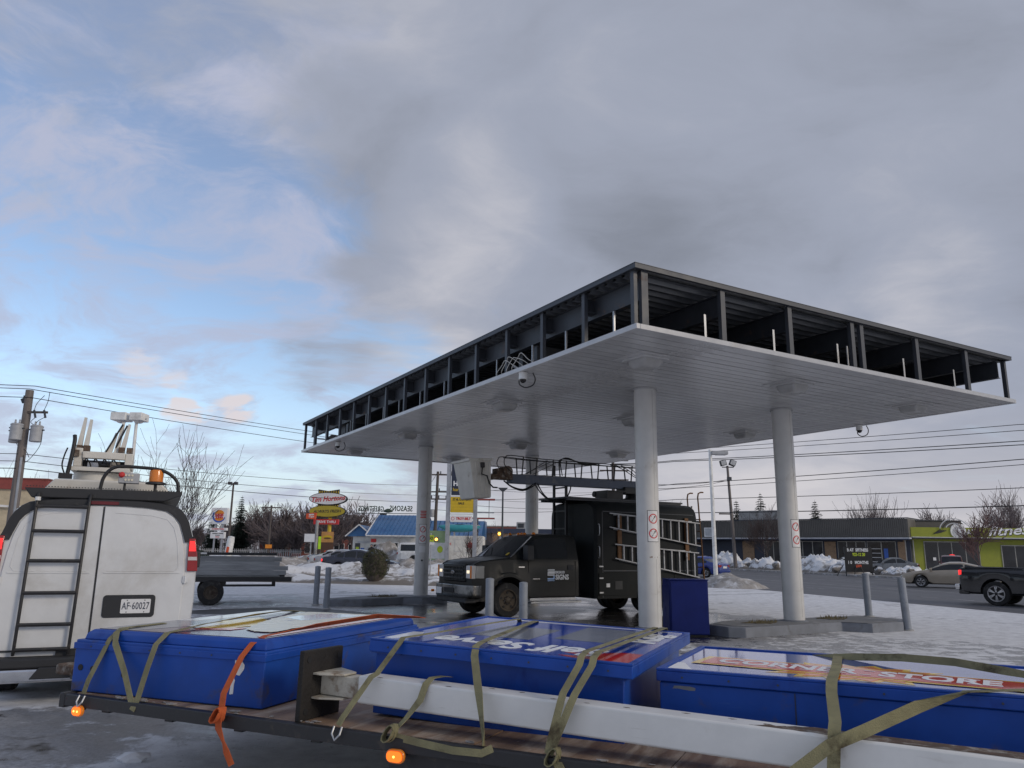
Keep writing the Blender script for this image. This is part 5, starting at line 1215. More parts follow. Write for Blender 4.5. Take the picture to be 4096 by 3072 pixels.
em.build('emblem', 'letter_white', tk)
em = MB(); hook_shape(em, -.155, True, 0); em.prism([(.075, -.0735), (.11, -.0735), (.11, -.0125), (.075, -.0125)], 'z', 0, .004, 0, F); em.build('emblem', 'letter_pale_blue', tk)
# wheels
for s_ in (1, -1):
    w_ = wheel(tk, 0, s_ * .88, .43, .26, .27, 'rusty_wheel', s_, 0)
    for k in range(8):
        a = 2 * pi * k / 8; MB().cyl((.10 * cos(a), s_ * .09, .10 * sin(a)), (.10 * cos(a), s_ * .115, .10 * sin(a)), .012, n=8).build('wheel_nut', 'black_steel', w_)
    for k in range(5):
        a = 2 * pi * k / 5 + .3; MB().cyl((.19 * cos(a), s_ * .083, .19 * sin(a)), (.19 * cos(a), s_ * .092, .19 * sin(a)), .032, n=12).build('hand_hole', 'dark_void', w_)
    wheel(tk, -4.72, s_ * .98, .43, .26, .27, 'rusty_wheel', s_, 0); wheel(tk, -4.72, s_ * .66, .43, .24, .27, 'rusty_wheel', s_, 0)
# box body with rounded shoulders
BX0, BX1, BW, BZ = -6.42, -2.66, 1.13, 3.06
half = [(0, .42), (BW, .42), (BW, 2.70), (BW - .025, 2.84), (BW - .09, 2.96), (BW - .2, 3.03), (BW - .4, BZ), (0, BZ + .02)]
full = half + [(-y, z) for y, z in half[-2:0:-1]]
secs = [[(BX0, y * .97, .42 + (z - .42) * .985) for y, z in full], [(BX0 + .10, y, z) for y, z in full], [(BX1 - .22, y, z) for y, z in full], [(BX1 - .07, y * .985, .42 + (z - .42) * .99) for y, z in full], [(BX1, y * .93, .42 + (z - .42) * .965) for y, z in full]]
MB().loft(secs).build('box_body', 'truck_box', tk, smooth=True, ang=30)
for s_ in (1, -1):
    y = s_ * BW
    sk = MB()
    # side lockers, hinges, arch
    for x0, x1, z0, z1 in ((-3.75, -2.76, .50, 1.10), (-6.3, -5.45, .55, 1.10)):
        MB().bx(x0, x1, y - (.004 if s_ > 0 else .012), y + (.012 if s_ > 0 else .004), z0, z1).build('locker_door', 'truck_box', tk, bevel=.006)
    for z in (1.27, .96, .58): MB().bx(-2.90, -2.77, y + s_ * .013 - .008, y + s_ * .013 + .008, z - .018, z + .018).build('hinge', 'galv', tk)
    MB().bx(-3.12, -3.0, y + s_ * .013 - .006, y + s_ * .013 + .006, .72, .82).build('latch', 'galv', tk)
    MB().bx(-3.55, -3.3, y + s_ * .013 - .006, y + s_ * .013 + .006, .66, .88).build('label_panel', 'black_plastic', tk)
    b = MB(); P = [(-4.72 + .58 * cos(R(a)), .43 + .58 * sin(R(a))) for a in range(0, 181, 12)]
    b.prism([(-4.72 + .58, .41)] + P + [(-4.72 - .58, .41)], 'y', y - .03 if s_ > 0 else y - .012, y + .012 if s_ > 0 else y + .03); b.build('rear_arch', 'dark_void', tk)
    b = MB(); b.loft([[(-4.72 + r_ * cos(R(a)), y + s_ * .0121, .43 + r_ * sin(R(a))) for r_ in (.58, .63)] + [(-4.72 + r_ * cos(R(a)), y + s_ * .03, .43 + r_ * sin(R(a))) for r_ in (.63, .58)] for a in range(0, 181, 12)]); b.build('arch_trim', 'truck_box', tk, smooth=True, ang=45)
    MB().bx(BX0 + .15, BX1 - .25, y - .004, y + .004 + .0 * s_, 2.745, 2.765).build('gutter', 'steel_grey', tk)
    MB().bx(BX1 - .245, BX1 - .225, y - .003, y + .003, .45, 2.74).build('panel_seam', 'steel_grey', tk)
    # orange ladder brackets
    for x in (-3.46, -5.95):
        MB().bx(x - .07, x + .07, y + s_ * .03 - .025, y + s_ * .03 + .025, 1.45, 2.66).build('ladder_bracket', 'orange_bracket', tk, bevel=.006)
# two step ladders strapped to the near side
def step_ladder(label, xa, za0, za1, xb, zb0, zb1, nr):
    o = thing('ladder', label, 'ladder', tuple(tk.location), TH + pi, 'aluminium ladders strapped to the truck box')
    y = BW + .09
    for (z0, z1) in ((za1, zb1), (za0, zb0)):
        MB().bar((xa + .12, y, z0 + (z0 - z1) * .04), (xb - .08, y, z1), .028, .032).build('rail', 'alum_dull', o, bevel=.004)
    for k in range(nr):
        f = (k + .6) / nr; x = xa + (xb - xa) * f; z0 = za0 + (zb0 - za0) * f; z1 = za1 + (zb1 - za1) * f
        MB().bx(x - .022, x + .022, y - .02, y + .02, z0 + .02, z1 - .02).build('tread', 'alum_dull', o, bevel=.004)
    for (z0, z1) in ((za1, zb1), (za0, zb0)):
        MB().bar((xa - .05, y - .05, z0 - .03), (xb + .2, y - .05, z1 + .05), .02, .022).build('rear_rail', 'alum_dull', o)
    return o
step_ladder('upper of two aluminium step ladders on the side of the dark truck box', -3.20, 2.31, 2.70, -6.36, 1.86, 2.52, 10)
step_ladder('lower of two aluminium step ladders on the side of the dark truck box', -3.38, 1.47, 1.86, -6.28, .96, 1.66, 10)
# roof platform, turret, boom with hand rails, bucket
MB().bx(-6.25, -1.98, -.72, .72, 3.10, 3.145).bx(-6.2, -2.05, -.7, -.62, 3.05, 3.0995).bx(-6.2, -2.05, .62, .7, 3.05, 3.0995).build('roof_platform', 'steel_grey', tk, bevel=.006)
MB().lathe([(.38, 3.146), (.38, 3.24), (.30, 3.26), (.28, 3.36)], 26).build('turntable', 'black_steel', tk, smooth=True).location = (-5.0, 0, 0)
MB().bx(-5.35, -4.45, -.22, .22, 3.361, 3.56).bx(-4.35, -3.75, -.2, .25, 3.16, 3.42).cyl((-4.1, -.35, 3.3), (-3.7, -.35, 3.35), .09).build('hydraulic_unit', 'black_steel', tk, bevel=.015)
MB().bx(-3.80, -3.72, -.3, .3, 3.15, 3.43).bx(-4.4, -3.80, .28, .3, 3.40, 3.43).build('guard_frame', 'black_steel', tk)
MB().bar((-5.4, 0, 3.64), (-.55, 0, 3.60), .26, .25).build('boom', 'boom_blue', tk, bevel=.012)
MB().bar((-3.6, 0, 3.75), (-.9, 0, 3.73), .2, .03).build('boom_rail', 'galv', tk)
MB().bx(-.60, -.10, -.14, .14, 3.56, 3.85).cyl((-.42, -.2, 3.78), (-.42, .2, 3.78), .15, n=18).build('boom_head', 'rust', tk, bevel=.01)
MB().bar((-.1, 0, 3.62), (.40, .0, 3.60), .3, .14).build('bucket_bracket', 'rust', tk)
# bucket: ribbed tub leaning back
bk = MB(); bt = []
for z, x0, x1, w in ((2.93, -.13, .34, .40), (2.97, -.14, .36, .42), (3.95, -.14, .50, .50)):
    bt.append([(x0, -w, z), (x1, -w, z), (x1, w, z), (x0, w, z)])
bk.loft(bt); bko = bk.build('bucket', 'bucket_white', tk, bevel=.02); bko.matrix_basis = Matrix.Translation((.40, 0, 3.6)) @ Matrix.Rotation(R(4), 4, 'Y') @ Matrix.Translation((0, 0, -3.52))
MB().bx(-.17, .54, -.53, .53, 3.90, 3.97).build('bucket_lip', 'bucket_white', bko, bevel=.012)
for x in (-.05, .05, .15, .25):
    MB().bar((x, .425, 2.98), (x * 1.35, .505, 3.88), .03, .02).build('bucket_rib', 'bucket_white', bko)
    MB().bar((x, -.425, 2.98), (x * 1.35, -.505, 3.88), .03, .02).build('bucket_rib', 'bucket_white', bko)
MB().bx(.08, .2, .50, .56, 3.72, 3.86).build('control_head', 'black_steel', bko, bevel=.02)
h = MB(); h.tube([(.16, .55, 3.72), (.20, .57, 3.55), (.05, .58, 3.5), (-.02, .57, 3.3), (-.15, .52, 3.2), (-.4, .3, 3.2)], .02, 8); h.build('control_hose', 'hose', bko, smooth=True)
def pipe(name, pts, r=.012, m='black_steel'): b = MB(); b.tube(spline(pts, 4) if m == 'hose' or 'rail' in name else pts, r, 7); return b.build(name, m, tk, smooth=True)
for y in (-.2, .2):
    pipe('hand_rail', [(-.55, y, 3.75), (-.30, y, 3.95), (-.32, y, 4.15), (-.5, y, 4.22), (-1.5, y, 4.19), (-3.5, y, 4.20), (-5.2, y, 4.22)], .013)
pipe('hand_rail', [(-.25, .2, 4.14), (-1.4, .2, 4.12), (-5.2, .2, 4.15)], .011)
for x in (-.9, -1.35, -1.9, -2.35, -2.9, -3.5, -4.1, -4.75):
    for y in (-.2, .2): MB().bar((x, y * .65, 3.72), (x, y, 4.21), .04 if int(x * 10) % 2 else .028, .02).build('rail_post', 'black_steel', tk)
for x0, x1 in ((-.95, -1.9), (-1.2, -2.1), (-1.0, -1.7)): pipe('stay', [(x0, .2, 3.74), (x1, .2, 4.17)], .009)
pipe('hydraulic_hose', [(-.3, .16, 3.52), (-.55, .18, 3.36), (-.9, .18, 3.28), (-1.25, .16, 3.42), (-1.35, .14, 3.52)], .018, 'hose')
pipe('hydraulic_hose', [(-.35, .1, 3.52), (-.6, .1, 3.38), (-.95, .1, 3.32), (-1.2, .1, 3.42), (-1.3, .1, 3.50)], .018, 'hose')
for dy in (0, .06): pipe('hydraulic_hose', [(-1.3 - dy, .14 + dy, 3.50), (-1.5 - dy, .16, 3.25), (-1.75, .16 + dy, 3.08), (-2.05, .16, 3.04 + dy), (-2.35, .16, 3.14), (-2.5, .14, 3.35), (-2.55, .12, 3.50)], .018, 'hose')
for dy in range(3): pipe('electric_cable', [(-2.2, .2, 3.76), (-2.15, .2, 4.0), (-2.1 - .03 * dy, .2, 4.2), (-2.4, .22, 4.24 + .02 * dy), (-3.0, .2, 4.17 - .03 * dy), (-3.5, .2, 4.2)], .014, 'hose')
for dy in range(3): pipe('electric_cable', [(-4.0 - .2 * dy, .1, 4.2), (-4.4 - .2 * dy, .1, 4.12), (-4.9 - .1 * dy, .1, 3.9), (-5.3, .1, 3.75)], .012, 'hose')
# boom rest ladder in front of the box
for y in (UY0, UY1):
    MB().bx(-2.565, -2.495, y - .03, y + .03, 1.3, 4.15 if y == UY0 else 3.5).build('rest_upright', 'black_steel', tk, bevel=.005)
for z in (2.3, 2.8, 3.47): MB().bx(-2.55, -2.51, UY0 + .031, UY1 - .031, z - .02, z + .02).build('rest_rung', 'black_steel', tk)
# rear ladder with hooked tops
for y in (.62, 1.07):
    b = MB(); b.tube([(-6.68, y, .88), (-6.62, y, 2.0), (-6.56, y, 3.0), (-6.54, y, 3.30), (-6.57, y, 3.42), (-6.67, y, 3.46), (-6.77, y, 3.46)], .022, 8); b.build('ladder_rail', 'orange_bracket', tk, smooth=True)
for z in (.9, 1.25, 1.6, 1.95, 2.3, 2.65): MB().cyl((-6.63, .63, z), (-6.63, 1.06, z), .016, n=8).build('ladder_rung', 'orange_bracket', tk)
MB().bar((-6.42, .82, 1.6), (-6.5, .84, 3.05), .06, .03).build('rear_reflector_bar', 'galv', tk)
MB().bx(-6.50, -6.38, -1.05, 1.05, .42, .56).build('rear_bumper', 'black_steel', tk, bevel=.01)
for s_ in (1, -1): MB().bx(-6.44, -6.39, s_ * .95 - .06, s_ * .95 + .06, .62, .78).build('tail_light', 'red_lens', tk, bevel=.01)

# wiper, aerial, grab rail and rain gutter
pipe('wiper', [(-.10, .55, 1.515), (-.28, .30, 1.66), (-.42, .05, 1.76)], .008); pipe('wiper', [(-.10, -.15, 1.515), (-.28, -.40, 1.66), (-.40, -.62, 1.75)], .008)
pipe('aerial', [(.25, -.9, 1.40), (.18, -.9, 2.15)], .006)
for z in (1.5, 2.1): pipe('grab_rail', [(-2.75, BW + .0, z), (-2.75, BW + .06, z + .02), (-2.75, BW + .06, z + .28), (-2.75, BW, z + .3)], .012, 'galv')
MB().bx(-6.3, -2.9, BW - .002, BW + .018, 1.14, 1.17).build('rub_rail', 'steel_grey', tk)
# ================================================================== trees
def bare_mesh(seed, h, spread, levels=5, trunk=.2, nb=(3, 4), upness=.55, twig_r=.006, first=.25, multi=1, droop=0.):
    r_ = random.Random(seed); tk_, cr = MB(), MB()
    def grow(p, d, L, r, lv, mb):
        n = 4 if lv > 1 else 3; pts = [p]; q = p; dd = d.copy()
        for k in range(n):
            dd = (dd + V((r_.gauss(0, .13), r_.gauss(0, .13), r_.gauss(0, .07) + .10 * upness))).normalized(); q = q + dd * (L / n); pts.append(q)
        r1 = max(twig_r, r * .5); mb.tube(pts, [max(twig_r * .8, r + (r1 - r) * k / n) for k in range(n + 1)], 6 if lv >= levels - 1 else (4 if lv > 1 else 3), 0, False)
        if lv == 0: return
        k = r_.randint(*nb) + (1 if lv >= levels - 1 else 0)
        for i in range(k):
            f = (.45 if lv == levels else .2) + (.55 if lv == levels else .8) * (i + r_.random() * .6) / k; f = min(f, 1.)
            j = min(int(f * n), n - 1); base = pts[j].lerp(pts[j + 1], f * n - j)
            az = r_.random() * 6.283; a = dd.orthogonal().normalized(); a.rotate(Matrix.Rotation(az, 3, dd))
            sp = spread * r_.uniform(.55, 1.05); nd = (dd + a * sp + V((0, 0, upness * .25))).normalized()
            grow(base, nd, L * r_.uniform(.5, .85) * (1.25 if lv == levels else 1), max(twig_r, r1 * r_.uniform(.45, .75)), lv - 1, cr)
        grow(pts[-1], dd, L * .8, r1, lv - 1, cr)
    for m_ in range(multi):
        a = 6.28 * m_ / multi + r_.random(); d = V((.32 * cos(a) * (multi > 1), .32 * sin(a) * (multi > 1), 1)).normalized()
        grow(V((.15 * cos(a), .15 * sin(a), 0)) if multi > 1 else V((0, 0, -.05)), d, h * first, trunk * (.7 if multi == 1 else .5), levels, tk_)
    zm = max(v[2] for v in cr.v); k = h / zm
    for mb in (tk_, cr): mb.v = [(x * k, y * k, z * k) for x, y, z in mb.v]
    return tk_, cr
def bare_tree(label, loc, seed, h, spread=.6, levels=4, trunk=.16, m='twig', group=None, name='bare_tree', **kw):
    a, b = bare_mesh(seed, h, spread, levels, trunk, **kw)
    t = thing(name, label, 'tree', loc, random.random() * 6, group)
    a.build('trunk', 'bark', t, smooth=True); b.build('crown', m, t, smooth=True); return t
def conifer_mesh(seed, h, w, gaps=.15):
    r_ = random.Random(seed); tk_, cr = MB(), MB()
    tk_.tube([(0, 0, -.1), (0, 0, h * .5), (.05, 0, h)], [h * .018, h * .012, .01], 7)
    z = h * .06
    while z < h * .985:
        f = z / h; R_ = w * (1 - f) ** .85 * r_.uniform(.75, 1.1) + .06; n = max(5, int(13 * (1 - f) + 6))
        for k in range(n):
            if r_.random() < gaps: continue
            a = 6.283 * k / n + r_.random() * .8; L = R_ * r_.uniform(.7, 1.1); dr = r_.uniform(.15, .4)
            d = V((cos(a), sin(a), 0)); p0 = V((0, 0, z)); side = V((-sin(a), cos(a), 0))
            m_ = 5
            for s in range(m_):
                f0 = s / m_; c = p0 + d * L * (f0 + .1) + V((0, 0, -dr * L * f0 ** 1.3)); ww = L * .26 * (1.1 - f0) + .08
                for q in range(5):
                    o = V((r_.uniform(-1, 1), r_.uniform(-1, 1), r_.uniform(-.8, .5))) * ww * .7
                    u = (d + side * r_.uniform(-1.2, 1.2)).normalized() * ww * .9; e = (side + V((0, 0, r_.uniform(-.9, .1)))).normalized() * ww * .35
                    cr.add([c + o, c + o + u * .5 + e, c + o + u, c + o + u * .5 - e], [(0, 1, 2, 3)])
        z += h * .028 + .05
    return tk_, cr
def conifer(label, loc, seed, h, w, group=None):
    a, b = conifer_mesh(seed, h, w); t = thing('spruce_tree', label, 'tree', loc, random.random() * 6, group)
    a.build('trunk', 'bark', t); b.build('crown', 'needle', t); return t
# ================================================================== left side: poles, buildings, signs
bare_tree('tall bare tree rising just behind the white van roof', (-13.0, 30, 0), 8, 6.6, .74, 4, .09, nb=(2, 3), upness=.55, twig_r=.0065, first=.30, multi=3)
def wires(label, pts, sag=.3, r=.022, group=None, name='power_line'):
    P = []
    for a, b_ in zip(pts, pts[1:]):
        a, b_ = V(a), V(b_); n = 14
        for k in range(n): f = k / n; q = a.lerp(b_, f); P.append(q - V((0, 0, sag * 4 * f * (1 - f))))
    P.append(V(pts[-1])); m = MB(); m.tube(P, r, 5); return tag(m.build(name, 'wire', smooth=True), label, 'wire', group)
up_ = thing('utility_pole', 'weathered utility pole with two grey transformer cans, behind the van roof', 'utility pole', (-20.45, 32, 0))
b = MB(); b.tube([(0, 0, -.2), (-.05, 0, 4), (-.1, 0, 8.08)], [.21, .185, .155], 14); b.build('pole', 'wood_pole', up_, smooth=True)
b = MB(); b.tube([(.13, -.14, 0), (.10, -.14, 3), (.06, -.14, 5.2)], .05, 8); b.build('conduit', 'galv', up_, smooth=True)
for x, y, z0 in ((.50, -.1, 5.86), (-.22, -.30, 5.9), (-.42, .0, 5.82)):
    c = MB(); c.lathe([(.20, 0), (.235, .02), (.235, .62), (.25, .63), (.25, .66), (.2, .70), (.001, .71)], 20); o = c.build('transformer', 'transformer', up_, smooth=True); o.location = (x, y, z0)
    MB().bx(-.06, .06, .2, .3, .1, .5).build('bracket', 'steel_grey', o)
    for dx in (-.15, .15): MB().lathe([(.03, .71), (.045, .76), (.03, .80), (.04, .85), (.01, .88)], 8).build('insulator', 'transformer', o).location = (dx * .6, 0, 0)
    MB().cyl((.24, 0, .5), (.32, 0, .5), .03, n=8).cyl((-.24, 0, .52), (-.31, 0, .52), .03, n=8).build('bushing', 'steel_grey', o)
MB().bx(-.30, -.06, -.06, .06, 7.55, 7.85).bar((-.1, 0, 7.75), (-.38, 0, 7.6), .07, .2).build('pole_top_bracket', 'steel_grey', up_)
MB().bar((0, -.1, 7.12), (.85, -.1, 7.12), .07, .09).build('cutout_arm', 'wood_pole_dark', up_)
for x in (.30, .72): MB().cyl((x, -.15, 7.2), (x + .1, -.15, 6.88), .045, n=8).build('fuse_cutout', 'steel_grey', up_)
for q in ([(.30, -.15, 7.2), (.35, -.1, 7.5), (.62, -.1, 7.85)], [(.72, -.15, 7.2), (.80, -.1, 7.6), (.82, -.1, 7.98)], [(.40, -.15, 6.9), (.2, -.1, 6.7), (.4, -.1, 6.55)], [(.78, -.15, 6.9), (.5, -.1, 6.75), (.42, -.1, 6.6)], [(.72, -.1, 6.4), (.75, -.1, 5.8), (.5, -.1, 5.3), (.2, -.1, 5.0), (.1, -.1, 5.3)], [(-.3, -.1, 5.9), (-.2, -.1, 5.7), (.15, -.1, 5.5), (.35, -.1, 5.2)]):
    b = MB(); b.tube(spline(q), .012, 6); b.build('jumper_wire', 'wire', up_, smooth=True)
GL = 'overhead wires running from the transformer pole'
hp = (2.51, 90)
for k, (z, zz, dx) in enumerate(((8.25, 12.6, .2), (8.12, 12.2, 0.), (7.75, 11.4, .1))):
    wires(('uppermost', 'middle', 'lowest')[k] + ' of three bare wires from the transformer pole top towards the canopy', [(-40, 22, z + .5), (-20.5 + dx, 31.9, z), (hp[0], hp[1], zz)], .5, .016, GL)
for k, (z, zz) in enumerate(((5.35, 6.5), (5.05, 5.6), (4.75, 5.0))):
    wires(('upper', 'middle', 'lower')[k] + ' of three low cables from below the transformers past the coffee shop sign', [(-40, 22, z + .3), (-20.4, 31.9, z), (-6.6, 70, zz + .9), (10, 75, zz + .9)], .35, .014 if z > 5 else .018, 'low cables from the transformer pole past the roadside signs')
h_ = thing('utility_pole', 'far utility pole standing hidden behind the back canopy column', 'utility pole', (2.51, 90, 0))
MB().cyl((0, 0, 0), (0, 0, 12.8), .2, .15, 12).build('pole', 'wood_pole_dark', h_, smooth=True); MB().bx(-1.1, 1.1, -.06, .06, 12.2, 12.35).build('cross_arm', 'wood_pole_dark', h_)
pl = thing('lamp_post', 'white twin-headed parking lot lamp rising behind the van lift gear', 'lamp post', (-12.86, 26, 0))
MB().cyl((.05, 0, 0), (-.02, 0, 5.95), .07, .05, 12).build('pole', 'white_paint', pl, smooth=True)
MB().bx(-.35, .35, -.04, .04, 5.93, 6.0).build('arm', 'white_paint', pl)
for x0, x1 in ((-.80, -.28), (-.16, .27)):
    o = MB().bx(x0, x1, -.28, .28, 5.84, 6.11).build('lamp_head', 'white_paint', pl, bevel=.02)
    b = MB(); b.lathe([(.16, 0), (.13, -.05), (.06, -.075), (.001, -.08)], 16); b.build('lens', 'white_lens', o, smooth=True).location = ((x0 + x1) / 2, 0, 5.839)
t = thing('cream_building', 'cream flat-roofed building with dark red roof band, at the frame edge behind the van', 'building', (-22.0, 36, 0), R(12))
MB().bx(-14, .25, 0, 12, 0, 4.15).build('wall', 'cream_wall', t); MB().bx(-14.1, .36, -.12, 12.1, 4.152, 4.62).build('roof_band', 'red_band', t); MB().bx(-14.15, .4, -.16, 12.15, 4.622, 4.68).build('coping', 'brick_red', t)
for x in (-4.2, -8.4):
    w_ = MB().bx(x - 1, x + 1, -.03, .05, .9, 2.6).build('window', 'mullion', t); MB().bx(x - .93, x + .93, -.04, -.031, .97, 2.53).build('pane', 'dark_window', w_)
MB().bar((-3, -.15, 3.45), (.28, -.15, 3.3), .05, .1).build('awning_edge', 'trim_white', t)
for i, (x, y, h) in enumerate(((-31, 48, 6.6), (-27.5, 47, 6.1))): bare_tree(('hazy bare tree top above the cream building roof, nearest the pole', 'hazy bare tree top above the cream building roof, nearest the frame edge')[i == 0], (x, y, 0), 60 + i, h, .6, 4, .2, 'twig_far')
# burger sign
def oval_prism(mb, rx, ry, y0, y1, mi=0, n=40): return mb.prism(disc(n, rx, ry), 'y', y0, y1, mi)
bs = thing('burger_sign', 'white rounded pylon sign with burger bun emblem and letter board', 'sign', (-26.15, 70, 0), R(-6))
MB().prism(rrect(1.55, 1.45, .16), 'y', -.2, .2).build('sign_cabinet', 'sign_white', bs, bevel=.03).location = (0, 0, 4.40)
cx = 4.42
b = MB(); P = [(.62 * cos(R(a)), .62 * sin(R(a))) for a in range(150, 345, 8)] + [(.52 * cos(R(a)) + .03, .52 * sin(R(a)) + .04) for a in range(344, 149, -8)]
b.prism(P, 'y', -.212, -.2005); b.build('emblem_swoosh', 'sign_bluebk', bs).location = (0, 0, cx)
def half_oval(z0, h, w, upper):
    P = [(w * cos(R(a)), z0 + (h * sin(R(a)) if upper else -h * sin(R(a)))) for a in range(0, 181, 12)]; return P
MB().prism(half_oval(.17, .33, .42, True), 'y', -.216, -.2005).build('emblem_bun', 'sign_orange', bs).location = (.03, 0, cx); MB().prism(half_oval(-.22, .24, .42, False), 'y', -.216, -.2005).build('emblem_bun', 'sign_orange', bs).location = (.03, 0, cx)
text('BURGER', .27, 'lettering', 'letter_red', bs, frame((.03, -.214, cx + .06), (1, .0, .06), (0, 0, 1)), .006, .012, sx=.78)
text('KING', .30, 'lettering', 'letter_red', bs, frame((.05, -.214, cx - .15), (1, .0, .06), (0, 0, 1)), .006, .014, sx=.95)
MB().bx(-.78, .78, -.16, .16, 3.12, 3.35).build('drive_thru_board', 'sign_white', bs); text('4 DRIVE THRU', .19, 'lettering', 'letter_red', bs, frame((0, -.163, 3.235), (1, 0, 0), (0, 0, 1)), .003, .006, sx=.95)
MB().bx(-.68, .62, -.16, .16, 2.42, 2.98).build('letter_board', 'sign_white', bs)
for k, (z, w) in enumerate(((2.84, .5), (2.70, .22), (2.54, .18))): MB().prism(ragged([(-w, -.03), (w, -.03), (w, .03), (-w, .03)], .02, 7, k), 'y', -.1615, -.1605).build('worn_lettering', 'letter_black' if k < 2 else 'letter_red', bs).location = (0, 0, z)
for x in (-.35, .35): MB().bx(x - .06, x + .06, -.06, .06, 0, 3.7).build('post', 'galv', bs)
t = thing('banner_cylinder', 'leaning white inflatable advertising tube beside the burger sign', 'banner', (-23.8, 66, 0))
t.rotation_euler = (0, R(6), 0); MB().lathe([(.27, .5), (.30, .9), (.30, 2.2), (.26, 2.55), (.001, 2.6)], 20).build('tube', 'poly_white', t, smooth=True); MB().cyl((0, 0, 0), (0, 0, .5), .05).build('foot', 'galv', t)
MB().bx(-.12, .1, -.31, -.295, 1.1, 1.7).build('print', 'sign_redorange', t)
t = thing('lamp_post', 'slim dark lamp post with two floodlights, beside the burger sign', 'lamp post', (-28.8, 80, 0)); MB().cyl((0, 0, 0), (0, 0, 8.2), .13, .09, 10).build('pole', 'wood_pole_dark', t, smooth=True)
for x in (-.35, .25): MB().bx(x - .18, x + .18, -.2, .2, 8.0, 8.3).build('lamp_head', 'steel_grey', t, bevel=.03)
MB().bx(-.4, .3, -.03, .03, 8.0, 8.06).build('arm', 'steel_grey', t)
t = thing('price_sign', 'small blue red and yellow pylon sign half hidden behind the van', 'sign', (-29.5, 66, 0)); MB().bx(-.55, .55, -.12, .12, 2.95, 3.55).build('panel', 'sign_bluebk', t); MB().bx(-.55, .55, -.12, .12, 2.6, 2.94).build('panel', 'sign_red', t); MB().bx(-.55, .55, -.12, .12, 2.1, 2.59).build('panel', 'sign_yellow', t); MB().bx(-.08, .08, -.08, .08, 0, 2.1).build('post', 'galv', t)
conifer('tall dark spruce behind the burger sign', (-38.2, 110, 0), 3, 8.9, 2.5); conifer('shorter dark spruce left of the tall spruce by the burger sign', (-46.5, 122, 0), 4, 7.3, 2.2)
tx = [(-35, 112, 8.6), (-31.5, 108, 8.2), (-28, 112, 8.5), (-25, 108, 7.0), (-33.5, 118, 7.4), (-29.6, 104, 6.5), (-41, 118, 6.6), (-22.6, 92, 7.4), (-19.8, 95, 7.9), (-45, 130, 6.5), (-51, 128, 6.), (-23.5, 98, 8.1)]
lb = ['tall bare tree beside the tall spruce', 'round bare tree in the middle of the grove by the school', 'widest bare tree of the grove by the school', 'bare tree at the school end of the grove', 'purplish bare tree at the back of the grove', 'low bare tree at the front of the grove', 'bare tree between the two spruces', 'bare tree just behind the coffee shop sign', 'bare tree between the coffee shop sign and the brick school', 'small bare tree far behind the burger sign', 'small bare tree past the short spruce by the van', 'tall bare tree in front of the brick school']
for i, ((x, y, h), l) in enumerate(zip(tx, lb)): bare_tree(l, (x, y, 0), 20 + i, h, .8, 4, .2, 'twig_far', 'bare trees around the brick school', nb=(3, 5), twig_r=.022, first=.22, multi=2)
t = thing('utility_pole', 'small far utility pole with crossarm in front of the bare grove', 'utility pole', (-26.2, 85, 0)); MB().cyl((0, 0, 0), (0, 0, 6.2), .13, .1, 10).build('pole', 'wood_pole_dark', t, smooth=True); MB().bx(-1.1, 1.1, -.05, .05, 5.9, 6.03).build('cross_arm', 'wood_pole_dark', t); MB().bx(-.3, .3, -.2, .2, 1.6, 2.0).build('marker', 'sign_orange', t)
# coffee shop pylon
ts = thing('coffee_shop_sign', 'yellow coffee shop pylon sign with white oval, yellow oval and red drive-thru board', 'sign', (-15.3, 65, 0), R(-4))
MB().cyl((.2, .1, 0), (.2, .1, 6.3), .16, .16, 12).build('pole', 'sign_yellow', ts, smooth=True)
for zc_, hh in ((6.15, .75), (5.2, .3), (4.35, .3)):
    b = MB()
    o = MB().prism([(-.85, zc_ - hh / 2), (.85, zc_ - hh / 2), (.90, zc_ + hh / 2), (.0, zc_ + hh / 2 - .14 * (zc_ > 6)), (-.90, zc_ + hh / 2)], 'y', -.10, .10).build('back_board', 'sign_black', ts)
    for k in range(9): MB().bx(-.80 + k * .2, -.71 + k * .2, -.108, -.1005, zc_ - hh / 2 + .03, zc_ + hh / 2 - .12).build('yellow_bar', 'sign_yellow', o)
b = MB(); oval_prism(b, 1.62, .53, -.22, .22); b.build('oval', 'sign_black', ts, bevel=.02).location = (0, 0, 5.74)
b = MB(); oval_prism(b, 1.56, .47, -.235, .235); b.build('oval_face', 'sign_white', ts).location = (0, 0, 5.74)
text('Tim Hortons', .58, 'lettering', 'letter_red', ts, frame((0, -.24, 5.72), (1, 0, .08), (0, 0, 1)), .004, .014, .35, sx=.94)
b = MB(); oval_prism(b, 1.56, .50, -.22, .22); b.build('oval', 'sign_black', ts, bevel=.02).location = (0, 0, 4.70)
b = MB(); oval_prism(b, 1.51, .455, -.235, .235); b.build('oval_face', 'sign_olive', ts).location = (0, 0, 4.70)
text('ALWAYS FRESH', .34, 'lettering', 'letter_black', ts, frame((0, -.24, 4.68), (1, 0, .03), (0, 0, 1)), .004, .006, .25, sx=.98)
MB().bx(-1.12, .98, -.16, .16, 3.62, 4.04).build('drive_thru_board', 'sign_red', ts, bevel=.01); text('DRIVE THRU', .29, 'lettering', 'letter_white', ts, frame((-.05, -.164, 3.82), (1, 0, 0), (0, 0, 1)), .003, .006, sx=1.02)
t = thing('orange_sign', 'small tilted orange-red board on a grey post beside the coffee shop sign', 'sign', (-16.25, 63.5, 0)); MB().prism([(-.42, 4.0), (.36, 3.98), (.42, 4.5), (.1, 4.5), (-.42, 4.42)], 'y', -.1, .1).build('panel', 'sign_redorange', t, bevel=.01)
